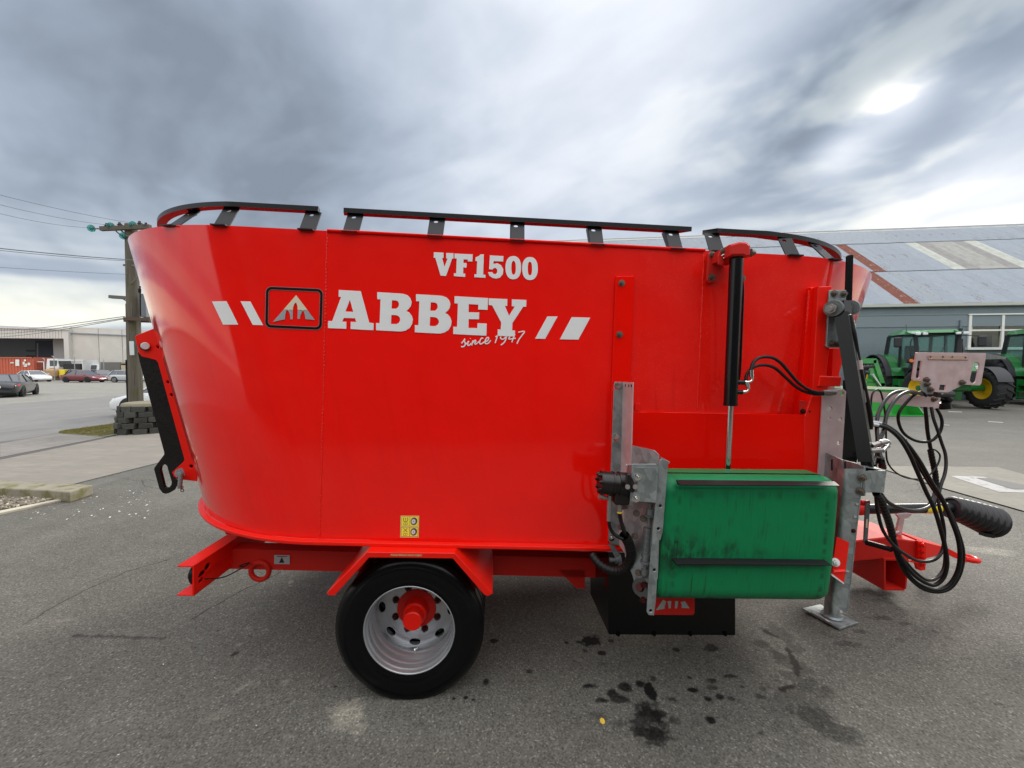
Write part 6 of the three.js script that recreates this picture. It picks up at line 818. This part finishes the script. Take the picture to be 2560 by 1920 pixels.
// a car: body with rounded sides lofted from stations along its length, greenhouse of glass under a painted roof. Front towards +x.
function makeCar(root, paint, kind, dark = false) {
  const wagonK = kind === 'wagon', van = kind === 'suv', len = wagonK ? 4.7 : 4.75, w = .9, H = wagonK ? 1.52 : van ? 1.62 : 1.45;
  // station: x, half width, sill y, belt y, deck y (top of the body on the centre line)
  const st = [[-len / 2, .66, .36, .62, .80], [-len / 2 + .10, .80, .26, .80, .98], [-len / 2 + .55, .88, .24, .90, 1.03], [-1.2, .905, .22, .92, .98], [-.4, .91, .2, .92, .95], [.5, .91, .2, .90, .95], [1.0, .905, .2, .88, .97], [1.5, .895, .2, .80, .90], [1.95, .86, .2, .70, .80], [2.22, .78, .22, .58, .68], [len / 2, .62, .28, .48, .54]];
  const pos = [], idx = [], ring = 14; const sec = ([x, hw, s, b, d]) => { const o = []; for (let i = 0; i < ring; i++) { const t = i / (ring - 1); let y, z; if (t < .12) { y = s; z = hw * (.6 + .3 * t / .12); } else if (t < .62) { const k = (t - .12) / .5; y = mix(s + .02, b, k); z = hw * (.93 + .07 * Math.sin(k * Math.PI * .75)); } else { const k = (t - .62) / .38; y = mix(b, d, Math.sin(k * Math.PI / 2)); z = hw * mix(.975, .0, Math.pow(k, 1.6)); } o.push([x, y, z]); } return o; };
  const secs = st.map(sec); for (const s of secs) { for (const [x, y, z] of s) pos.push(x, y, z); for (let i = ring - 1; i >= 0; i--) pos.push(s[i][0], s[i][1], -s[i][2]); }
  const m = ring * 2; for (let j = 0; j + 1 < st.length; j++) for (let i = 0; i < m; i++) { const a = j * m + i, b = j * m + (i + 1) % m, c = a + m, d = b + m; idx.push(a, c, d, a, d, b); } for (let i = 1; i < m - 1; i++) { idx.push(0, i, i + 1); const o = (st.length - 1) * m; idx.push(o, o + i + 1, o + i); }
  const g = new THREE.BufferGeometry(); g.setAttribute('position', new THREE.Float32BufferAttribute(pos, 3)); g.setIndex(idx); g.computeVertexNormals(); obj('body', g, paint, root);
  const rear = wagonK || van ? [-2.18, -1.75] : [-1.75, -.95], b = .90, z0 = .80, z1 = .60, fr = [1.12, .32];
  const quad = (a, c, d, e, t = .02, inw = V(0, .9, 0)) => { const mid = a.clone().add(d).multiplyScalar(.5); return plate([a, c, d, e], t, [], 0, mid.clone().add(mid.clone().sub(inw).multiplyScalar(5))); };
  const RB = V(rear[0], b, z0), RT = V(rear[1], H - .06, z1), FT = V(fr[1], H - .07, z1), FB = V(fr[0], b, z0), f = (p) => p.clone().setZ(-p.z);
  obj('greenhouse', hull([RB, RT, FT, FB, f(RB), f(RT), f(FT), f(FB)]), carGlass, root);
  obj('roof', hull([RT, FT, f(RT), f(FT), RT.clone().add(V(.15, .045, -.12)), f(RT.clone().add(V(.15, .045, -.12))), FT.clone().add(V(-.2, .055, -.12)), f(FT.clone().add(V(-.2, .055, -.12)))]), paint, root);
  const pil = []; for (const s of [1, -1]) { const q = (p) => V(p.x, p.y, s * (p.z + .004)); pil.push(bar(q(RB), q(RT), .05, .1, V(0, 0, 1)), bar(q(FB), q(FT), .05, .055, V(0, 0, 1)), bar(q(V(-.25, b, z0)), q(V(-.28, H - .06, z1)), .02, .06, V(0, 0, 1))); if (wagonK) pil.push(bar(q(V(-1.2, b, z0)), q(V(-1.18, H - .06, z1)), .02, .07, V(0, 0, 1))); } obj('pillar', pil, paint, root);
  for (const x of [-1.38, 1.38]) for (const s of [1, -1]) { const wl = new THREE.Group(); wl.name = 'wheel'; wl.position.set(x, .32, s * .80); root.add(wl); obj('arch', cyl(V(0, .03, -s * .02), V(0, .03, s * .105), .385, .385, 28), plasticM, wl); obj('tyre', cyl(V(0, 0, -s * .1), V(0, 0, s * .115), .325, .315, 28), tyreM, wl); const sp = [cyl(V(0, 0, s * .09), V(0, 0, s * .119), .075, .07, 14)]; for (let k = 0; k < 5; k++) { const a = k / 5 * 6.283; sp.push(bar(V(.05 * Math.cos(a), .05 * Math.sin(a), s * .115), V(.21 * Math.cos(a), .21 * Math.sin(a), s * .115), .015, .06, V(0, 0, 1))); } const t = new THREE.TorusGeometry(.215, .02, 8, 28); t.translate(0, 0, s * .112); sp.push(t); obj('rim', sp, dark ? blackWheel : wheelM, wl); }
  for (const s of [1, -1]) { obj('headlight', hull([V(2.02, .72, s * .80), V(2.24, .64, s * .60), V(2.20, .54, s * .66), V(1.98, .62, s * .845), V(2.16, .68, s * .72), V(2.15, .58, s * .80)]), lampClear, root); obj('tail_light', hull([V(-2.34, .80, s * .42), V(-2.30, .80, s * .74), V(-2.0, .84, s * .88), V(-2.33, .68, s * .50), V(-2.28, .68, s * .76), V(-2.02, .72, s * .89), V(-2.36, .74, s * .5)]), lampRed, root); obj('mirror', box(.95, .98, s * .98, .12, .11, .18, .04), paint, root); }
  obj('grille', [box(2.345, .46, 0, .05, .16, .95, .02), box(2.33, .30, 0, .06, .09, 1.1, .02), box(-2.36, .36, 0, .06, .12, 1.2, .03)], plasticM, root);
  obj('number_plate', [box(2.385, .42, 0, .02, .12, .38), box(-2.40, .66, 0, .03, .12, .38)], plateM, root);
  obj('underbody', box(0, .22, 0, 4.1, .16, 1.5, .05), plasticM, root);
}
const facing = (o, deg) => { o.rotation.y = deg * Math.PI / 180; return o; };
const standing = (sx, sy) => G(sx, sy);
function car(name, label, category, sx, sy, deg, color, kind, dark, m) { const t = thing(name, label, category, standing(sx, sy)); makeCar(t, paintOf(color, m), kind, dark); return facing(t, deg); }
car('parked_sedan', 'black sedan seen from behind at the left edge of the picture', 'car', 26, 990, 128, [.012, .014, .018], 'sedan', true, .3);
car('parked_sedan', 'white sedan parked facing right between orange container and red sedan', 'car', 84, 954, -17, [.74, .76, .74], 'sedan', false, .05);
car('parked_sedan', 'dark red sedan with black wheels parked left of the silver wagon', 'car', 211, 955.5, -3, [.16, .012, .022], 'sedan', true, .3);
car('parked_wagon', 'silver station wagon parked just left of the power pole', 'car', 331, 955.5, 0, [.47, .50, .53], 'wagon', false, .35);
car('parked_suv', 'dark red car cut off by the left picture edge', 'car', -28, 950, -17, [.19, .010, .028], 'suv', false, .2);
car('parked_hatchback', 'grey car half hidden behind the dark red sedan', 'car', 256, 951.5, -30, [.10, .105, .11], 'wagon', false, .3);
car('parked_hatchback', 'black car behind the dark red sedan roof', 'car', 205, 951, -20, [.02, .012, .014], 'wagon', false, .3);
{
  const t = car('parked_van', 'white car nose showing behind the foot of the power pole', 'car', 463, 1036, 180, [.72, .74, .74], 'wagon', false, .05);
  obj('green_sign', box(.55, 1.12, .92, .5, .3, .02), std({ color: [.05, .13, .05], roughness: .6 }), t); obj('sign_border', box(.55, 1.12, .905, .66, .46, .02), plateM, t);
}
// ---- shipping container, tank, trucks and fence posts in front of the warehouse
{
  const d = 58, a = Wz(-140, 893, d), b = Wz(85, 893, d), h = a.y, t = thing('shipping_container', 'rusty orange shipping container at the left picture edge', 'container', V(0, 0, 0));
  const orange = std({ map: rep(tex(256, 256, (i, j, u, v) => { const n = tile(u, v, 5, 5), r = smooth(.25, .5, tile(u, v + .3, 9, 4)); return [gam(mix(.50, .22, r) * (1 + .25 * n)), gam(mix(.115, .08, r) * (1 + .3 * n)), gam(mix(.06, .05, r) * (1 + .3 * n))]; }), .3, .3), roughness: .7 });
  obj('body', box((a.x + b.x) / 2, h / 2, -d - 1.2, b.x - a.x, h, 2.4), orange, t); const rib = []; for (let x = a.x + .2; x < b.x - .1; x += .42) rib.push(box(x, h / 2, -d + .02, .2, h - .3, .06)); obj('corrugation', rib, orange, t);
  obj('frame', [box((a.x + b.x) / 2, h - .08, -d + .05, b.x - a.x, .16, .12), box((a.x + b.x) / 2, .1, -d + .05, b.x - a.x, .2, .12), box(b.x - .08, h / 2, -d + .05, .18, h, .12)], orange, t);
  const mk = (sx, sy, w, hh) => { const p = Wz(sx, sy, d); return box(p.x, p.y, -d + .12, w, hh, .02); }; obj('marking', [mk(46, 902, .55, .35), mk(46, 910, .55, .55), mk(65, 901, .3, .25), mk(62, 908, .28, .4), mk(68, 911, .3, .2), mk(66, 915, .5, .2), mk(75, 910, .35, .35), mk(33, 907, .5, .15)], plateM, t);
}
{ const p = Wz(130, 900, 58).setY(0), t = thing('plastic_tank', 'tan plastic water tank standing between the white sedan and the flatbed truck', 'tank', p); const m = std({ color: [.47, .30, .16], roughness: .6, map: rep(grime, 2, 2) }); obj('shell', [box(0, 1.0, 0, 1.75, 1.25, 1.2, .35), box(0, 1.05, 0, 1.79, .08, 1.24, .04)], m, t); obj('lid', cyl(V(0, 1.6, 0), V(0, 1.75, 0), .3, .28, 20), m, t); obj('stand', [box(0, .2, 0, 1.8, .4, 1.2)], std({ color: [.20, .15, .11], roughness: .9 }), t); }
{
  const p = Wz(146, 900, 59.5).setY(0), t = thing('flatbed_truck', 'white flatbed truck with a mesh gate in front of the dark doorway', 'truck', p), wm = paintOf([.70, .71, .69], .05), s = 1.12;
  t.scale.setScalar(s);
  obj('cab', [hull([[-.6, 1.0, .9], [1.0, 1.0, .9], [1.0, 1.7, .9], [.7, 2.75, .8], [-.55, 2.75, .8], [-.6, 1.7, .9]].flatMap(([x, y, z]) => [V(x, y, z), V(x, y, -z)]))], wm, t); obj('side_window', box(.3, 2.15, .87, .9, .75, .06, .02), carGlass, t); obj('windscreen', plate([V(1.03, 1.75, .8), V(1.03, 1.75, -.8), V(.76, 2.66, -.72), V(.76, 2.66, .72)], .02, [], 0, V(9, 2, 0)), carGlass, t);
  obj('rear_window', box(-.62, 2.2, 0, .04, .6, 1.3, .01), carGlass, t); obj('deck', [box(2.6, 1.15, 0, 3.3, .14, 2.0), box(2.6, 2.2, -.95, 3.2, .35, .06), box(2.6, 2.55, .95, 3.3, .16, .06), box(4.1, 1.9, 0, .08, 1.4, 1.9)], wm, t); obj('load', [box(2.5, 1.75, 0, 2.2, .7, 1.5, .05)], plasticM, t); obj('chassis', box(1.2, .75, 0, 5.6, .25, .9), plasticM, t); obj('yellow_bin', box(1.9, .95, 1.2, .7, .8, .4, .05), M.yellow, t);
  for (const x of [-.1, 3.2]) for (const z of [.85, -.85]) obj('wheel', cyl(V(x, .42, z - .12), V(x, .42, z + .12), .42, .42, 24), tyreM, t);
  obj('gate', [box(-2.6, 1.5, 1.0, .09, 1.7, .09), box(-.75, 1.5, 1.0, .09, 1.7, .09), box(-1.68, 2.35, 1.0, 1.9, .09, .09), box(-1.68, .9, 1.0, 1.9, .09, .09)], plateM, t); const gm = []; for (let i = 1; i < 9; i++) gm.push(box(-2.6 + i * .205, 1.62, 1.0, .02, 1.4, .02)); obj('gate_mesh', gm, plasticM, t);
}
{
  const p = Wz(258, 900, 60.5).setY(0), t = thing('utility_truck', 'white pickup truck carrying a crate load in front of the concrete wall', 'pickup truck', p); t.scale.setScalar(1.3); const wm = paintOf([.70, .73, .72], .05);
  obj('bonnet', hull([[-3.3, .5], [-3.35, .85], [-3.1, 1.05], [-1.6, 1.15], [-1.5, .5]].flatMap(([x, y]) => [V(x, y, .85), V(x, y, -.85)])), wm, t); obj('cab', hull([[-2.2, 1.1, .86], [-1.25, 1.78, .7], [.2, 1.8, .7], [.35, 1.1, .86], [.35, .5, .88], [-2.2, .5, .88]].flatMap(([x, y, z]) => [V(x, y, z), V(x, y, -z)])), wm, t);
  obj('side_window', [plate([V(-1.75, 1.16, .88), V(-.75, 1.16, .88), V(-.75, 1.66, .76), V(-1.2, 1.66, .76)], .02, [], 0, V(0, 1, 9)), plate([V(-.6, 1.16, .88), V(.05, 1.16, .88), V(.0, 1.66, .76), V(-.6, 1.66, .76)], .02, [], 0, V(0, 1, 9))], carGlass, t);
  obj('tray', [box(2.0, .75, 0, 3.2, .25, 1.8)], plasticM, t); obj('crate', [box(1.6, 1.45, .1, 2.2, 1.1, 1.5, .04)], std({ color: [.17, .165, .15], roughness: .9, map: rep(grime, 3, 3) }), t); obj('box', [box(3.5, 1.25, .1, 1.5, .8, 1.4, .02), box(2.75, 1.9, 0, 2, .1, 1.4)], std({ color: [.50, .42, .29], roughness: .85 }), t);
  for (const x of [-2.6, 1.6]) for (const z of [.8, -.8]) obj('wheel', cyl(V(x, .36, z - .11), V(x, .36, z + .11), .36, .36, 24), tyreM, t);
}
for (const [x, y, top, l] of [[111, 943, 901, 'thin grey fence post rising left of the tan tank'], [135, 943, 896, 'thin grey fence post rising behind the tan tank'], [186, 943, 894, 'curved top grey fence post right of the flatbed truck'], [259, 943, 901, 'thin grey fence post in front of the pickup truck']]) { const p = Wz(x, 900, 57).setY(0), q = Wz(x, top, -p.z), t = thing('fence_post', l, 'post', p); obj('shaft', cyl(V(0, 0, 0), V(0, q.y, 0), .055, .05, 10), std({ color: [.33, .34, .33], roughness: .5, metalness: .3 }), t); obj('post_cap', tube([V(0, q.y - .05, 0), V(0, q.y + .12, 0), V(-.1, q.y + .28, 0), V(-.28, q.y + .3, 0)], .045, 12, 8), M.silverGrey, t); }
// ================================================================ tractors
const jg = paintOf([.012, .17, .03], .05), jgM = paintOf([.03, .21, .055], .1), jy = std({ color: [.80, .52, .01], roughness: .4 }), tglass = std({ color: [.80, .93, .90], roughness: .03, transmission: .96, thickness: 0, ior: 1.45 }), tdark = std({ color: [.018, .02, .023], roughness: .5 }), ttyre = std({ color: [.022, .023, .024], roughness: .8 });
function bigTyre(parent, name, c, R, w, rimR, steer = 0) {
  const g = new THREE.Group(); g.name = name; g.position.copy(c); g.rotation.y = steer; parent.add(g); const sgn = Math.sign(c.z) || 1;
  const lathe = (pts) => { const q = new THREE.LatheGeometry(pts.map(([r, z]) => new THREE.Vector2(r, z)), 48); q.rotateX(Math.PI / 2); return q; };
  const prof = [[rimR, -.36], [rimR + .08, -.5], [R * .80, -.53], [R * .92, -.46], [R * .945, -.3], [R * .95, 0], [R * .945, .3], [R * .92, .46], [R * .80, .53], [rimR + .08, .5], [rimR, .36]].map(([r, z]) => [r, z * w]).reverse();
  const lug = []; const n = 20; for (let k = 0; k < n; k++) for (const s of [1, -1]) { const a0 = (k + (s > 0 ? 0 : .5)) / n * 6.283, P2 = (t, z, r) => V(r * Math.cos(a0 + t), r * Math.sin(a0 + t), z); const o = [], th = .045; for (const [t, z, r0, r1] of [[.20, s * w * .02, R * .93, R], [.10, s * w * .28, R * .93, R], [0, s * w * .5, R * .86, R * .965]]) for (const e of [-th, th]) o.push(P2(t + e, z, r0), P2(t + e * .7, z, r1)); lug.push(hull(o)); }
  obj('tyre', [lathe(prof), ...lug], ttyre, g);
  const rimP = [[rimR * 1.02, .40], [rimR * .98, .43], [rimR * .93, .36], [rimR * .88, .12], [rimR * .5, .02], [rimR * .46, .1], [.001, .1]].map(([r, z]) => [r, z * w]); const rp = lathe(rimP.slice().reverse()), rq = lathe(rimP.map(([r, z]) => [r, -z])); obj('rim', [rp, rq], jy, g);
  obj('hub', [cyl(V(0, 0, -.08 * w), V(0, 0, sgn * .32 * w), rimR * .3, rimR * .26, 18)], jg, g);
}
function makeTractor(t) {  // front towards +x, wheels on the ground at y = 0
  const RR = .96, FR = .70;
  for (const s of [1, -1]) { bigTyre(t, 'rear_wheel', V(-1.35, RR, s * .98), RR, .58, .50); bigTyre(t, 'front_wheel', V(1.40, FR, s * .94), FR, .48, .37, .12); }
  obj('axle', [cyl(V(1.4, .72, -.8), V(1.4, .72, .8), .12), box(1.4, .78, 0, .5, .34, .7, .05), cyl(V(-1.35, RR, -.9), V(-1.35, RR, .9), .2), box(0, .85, 0, 3.4, .42, .55, .05)], jg, t);
  // bonnet: rounded nose
  obj('bonnet', [hull([[2.15, 1.0, .26], [2.2, 1.35, .24], [2.1, 1.62, .2], [1.4, 1.78, .30], [.45, 1.86, .34], [.45, 1.1, .36], [1.5, 1.0, .36]].flatMap(([x, y, z]) => [V(x, y, z), V(x, y, -z)]))], jg, t); obj('grille', [hull([[2.18, .92, .24], [2.23, 1.3, .2], [2.0, 1.0, .37], [1.2, 1.05, .375], [1.2, 1.4, .36], [2.0, 1.42, .3]].flatMap(([x, y, z]) => [V(x, y, z), V(x, y, -z)]))], tdark, t);
  for (const s of [1, -1]) obj('headlight', box(2.16, 1.46, s * .16, .08, .12, .14, .02), lampClear, t);
  // fenders
  for (const s of [1, -1]) { const sh = new THREE.Shape(); const R0 = RR + .10; sh.absarc(0, 0, R0 + .02, .15, 2.75, false); sh.absarc(0, 0, R0 - .02, 2.75, .15, true); const g = new THREE.ExtrudeGeometry(sh, { depth: .55, bevelEnabled: false, curveSegments: 20 }); g.translate(-1.35, RR, s > 0 ? .50 : -1.05); obj('rear_fender', g, jg, t); const g2 = new THREE.ExtrudeGeometry(sh, { depth: .20, bevelEnabled: false, curveSegments: 20 }); g2.translate(-1.35, RR - .015, s > 0 ? 1.05 : -1.25); obj('fender_flare', g2, tdark, t);
    const fs = new THREE.Shape(); fs.absarc(0, 0, FR + .09, .35, 2.5, false); fs.absarc(0, 0, FR + .06, 2.5, .35, true); const g3 = new THREE.ExtrudeGeometry(fs, { depth: .42, bevelEnabled: false, curveSegments: 16 }); g3.translate(1.40, FR, s > 0 ? .73 : -1.15); obj('front_fender', g3, tdark, t);
    obj('steps', [box(-.15, .78, s * .80, .42, .06, .34), box(-.12, .52, s * .88, .38, .05, .26), box(-.12, .30, s * .92, .36, .05, .24), box(.08, .6, s * .84, .05, .8, .3), box(-.33, .6, s * .84, .05, .8, .3)], jg, t); obj('fuel_tank', box(.35, .8, s * .55, .8, .5, .4, .08), tdark, t); }
  // cab
  const b = 1.42, h = 2.78, c = [[.42, .56, .34, .66], [-1.45, .78, -1.25, .72]]; const Pt = (i, s, top) => top ? V(c[i][2], h, s * c[i][3]) : V(c[i][0], b, s * c[i][1]);
  const mid = (s, top) => V(-.42, top ? h : b, s * (top ? .72 : .76)); const pil = []; for (const s of [1, -1]) { pil.push(bar(Pt(0, s), Pt(0, s, 1), .10, .12), bar(Pt(1, s), Pt(1, s, 1), .09, .12), bar(mid(s), mid(s, 1), .06, .08), bar(Pt(0, s), Pt(1, s), .06, .08), bar(Pt(0, s, 1), Pt(1, s, 1), .07, .10)); } pil.push(bar(Pt(0, 1), Pt(0, -1), .06, .08), bar(Pt(0, 1, 1), Pt(0, -1, 1), .06, .08), bar(Pt(1, 1), Pt(1, -1), .06, .08), bar(Pt(1, 1, 1), Pt(1, -1, 1), .06, .08)); obj('cab_frame', pil, tdark, t);
  obj('windscreen', plate([Pt(0, 1), Pt(0, -1), Pt(0, -1, 1), Pt(0, 1, 1)], .006, [], 0, V(9, 2, 0)), tglass, t); obj('rear_window', plate([Pt(1, 1), Pt(1, -1), Pt(1, -1, 1), Pt(1, 1, 1)], .006, [], 0, V(-9, 2, 0)), tglass, t); for (const s of [1, -1]) { obj('side_window', plate([Pt(0, s), mid(s), mid(s, 1), Pt(0, s, 1)], .006, [], 0, V(0, 2, s * 9)), tglass, t); obj('side_window', plate([mid(s), Pt(1, s), Pt(1, s, 1), mid(s, 1)], .006, [], 0, V(0, 2, s * 9)), tglass, t); }
  obj('cab_floor', [box(-.5, 1.25, 0, 1.9, .36, 1.25, .05)], tdark, t); obj('seat', [box(-.85, 1.72, 0, .5, .14, .5, .05), box(-1.1, 2.05, 0, .14, .65, .48, .06)], tdark, t); { const st = new THREE.TorusGeometry(.2, .02, 8, 24); st.rotateY(Math.PI / 2); st.rotateZ(.5); st.translate(-.25, 1.95, 0); obj('steering_wheel', [st, cyl(V(.05, 1.5, 0), V(-.25, 1.95, 0), .03), box(.12, 1.62, 0, .25, .35, .5, .08)], tdark, t); }
  obj('roof', [hull([[.55, 2.80, .60], [.50, 2.92, .52], [-1.35, 2.80, .74], [-1.3, 2.98, .6], [-.4, 3.0, .66], [-.4, 2.80, .82]].flatMap(([x, y, z]) => [V(x, y, z), V(x, y, -z)]))], jgM, t); objs('roof_visor', [hull([[.62, 2.76, .84], [.66, 2.84, .42], [.1, 2.90, .86], [.1, 2.76, .88], [.5, 2.90, .44], [.62, 2.76, .40]].map(([x, y, z]) => V(x, y, z))), hull([[.62, 2.76, -.84], [.66, 2.84, -.42], [.1, 2.90, -.86], [.1, 2.76, -.88], [.5, 2.90, -.44], [.62, 2.76, -.40]].map(([x, y, z]) => V(x, y, z)))], jgM, t);
  for (const z of [-.72, -.5, .5, .72]) obj('work_light', [box(.63, 2.76, z, .07, .10, .16, .03)], lampClear, t);
  for (const s of [1, -1]) { obj('indicator', [cyl(V(.52, 1.72, s * .85), V(.58, 1.72, s * .85), .07, .06, 14)], std({ color: [.75, .20, .05], roughness: .3 }), t); obj('lamp_arm', [box(.46, 1.72, s * .78, .08, .18, .34, .03), cyl(V(.52, 1.9, s * .72), V(.56, 1.9, s * .72), .10, .08, 14)], tdark, t); obj('mirror', [bar(V(.38, 2.70, s * .68), V(.5, 2.64, s * 1.25), .02, .03), box(.5, 2.45, s * 1.28, .10, .40, .26, .05)], tdark, t); obj('handrail', tube([V(.35, 1.5, s * .74), V(.38, 2.0, s * .80), V(.32, 2.5, s * .78), V(.3, 2.6, s * .72)], .018, 20, 6), tdark, t); }
  obj('exhaust', [cyl(V(.42, 1.55, -.62), V(.42, 2.55, -.66), .10, .10, 18), cyl(V(.42, 2.55, -.66), V(.46, 2.95, -.67), .05)], tdark, t); obj('wiper', cyl(V(.46, 1.55, .1), V(.40, 2.45, -.3), .012), tdark, t); obj('aerial', cyl(V(-.1, 2.9, .72), V(-.1, 3.2, .74), .008), tdark, t);
}
{
  const s = 1.27, head = Math.atan2(-.96, -.28); // towards the camera, a little left
  const t = thing('tractor', 'green tractor with yellow rims and mirrors, whole cab seen behind the pinkish hose plate', 'tractor'); makeTractor(t); t.scale.setScalar(s);
  const f = G(2384, 1019), dir = V(-.29, 0, .957); t.rotation.y = Math.atan2(-dir.z, dir.x); t.position.copy(f).addScaledVector(dir, -1.4 * s).setY(0);
  const t2 = t.clone(); t2.name = numbered('tractor'); t2.position.add(V(5.5, 0, .8)); tag(t2, 'second green tractor cut off by the right edge of the picture', 'tractor'); scene.add(t2);
}
{ // loader attachment standing on the ground
  const b0 = G(2120, 1035), d = -b0.z, p = (x, y, z = 0) => Wz(x, y, d + z), t = thing('front_loader', 'bright green front loader arms and wide bucket standing left of the tractor', 'loader attachment');
  const l = p(2100, 1034), r = p(2273, 1035), tl = p(2100, 970), tr = p(2266, 974); const back = V(0, 0, -.95);
  obj('bucket', [plate([l, r, tr, tl], .02, [], 0), plate([l, r, r.clone().add(V(-.05, .02, .7)), l.clone().add(V(0, .02, .7))], .02, [], 0, V(0, 9, 0)), plate([r, tr, r.clone().add(V(-.05, .02, .7))], .03, [], 0, V(99, 1, 0)), bar(r.clone().add(V(.05, .01, .72)), l.clone().add(V(0, .01, .72)), .1, .03)], paintOf([.02, .30, .035], .05), t, 'bright green bucket'); obj('bucket_lip', [bar(tl.clone().add(V(0, .03, -.1)), tr.clone().add(V(.02, .03, -.1)), .35, .09)], std({ color: [.55, .68, .48], roughness: .5 }), t);
  const g = paintOf([.015, .24, .035], .05), q = (x, y, z = .8) => p(x, y, z);
  objs('loader_arm', [bar(q(2150, 902), q(2188, 902), .12, .20), bar(q(2185, 900), q(2206, 965), .12, .18), bar(q(2140, 960), q(2210, 962), .12, .14), bar(q(2150, 903, 1.6), q(2188, 903, 1.6), .12, .2), bar(q(2184, 902, 1.6), q(2204, 965, 1.6), .12, .18)], g, t); obj('upright', [plate([q(2176, 925), q(2190, 905), q(2196, 962), q(2172, 960)], .1), bar(q(2154, 950), q(2192, 952), .1, .12)], g, t); obj('loader_cylinder', [cyl(q(2180, 935, .7), q(2200, 965, .7), .05)], M.chrome, t); obj('loader_pipe', [cyl(q(2155, 918), q(2185, 915), .06), cyl(q(2160, 930), q(2172, 932), .07)], tdark, t); obj('loader_foot', [box(q(2165, 1000).x, .35, -d - 1, .12, 1.4, .12)], g, t);
}
wagon.traverse((o) => { if (o.isMesh) o.castShadow = o.receiveShadow = true; });
scene.updateMatrixWorld(true);
renderer.setSize(1024, 768);
renderer.render(scene, camera);
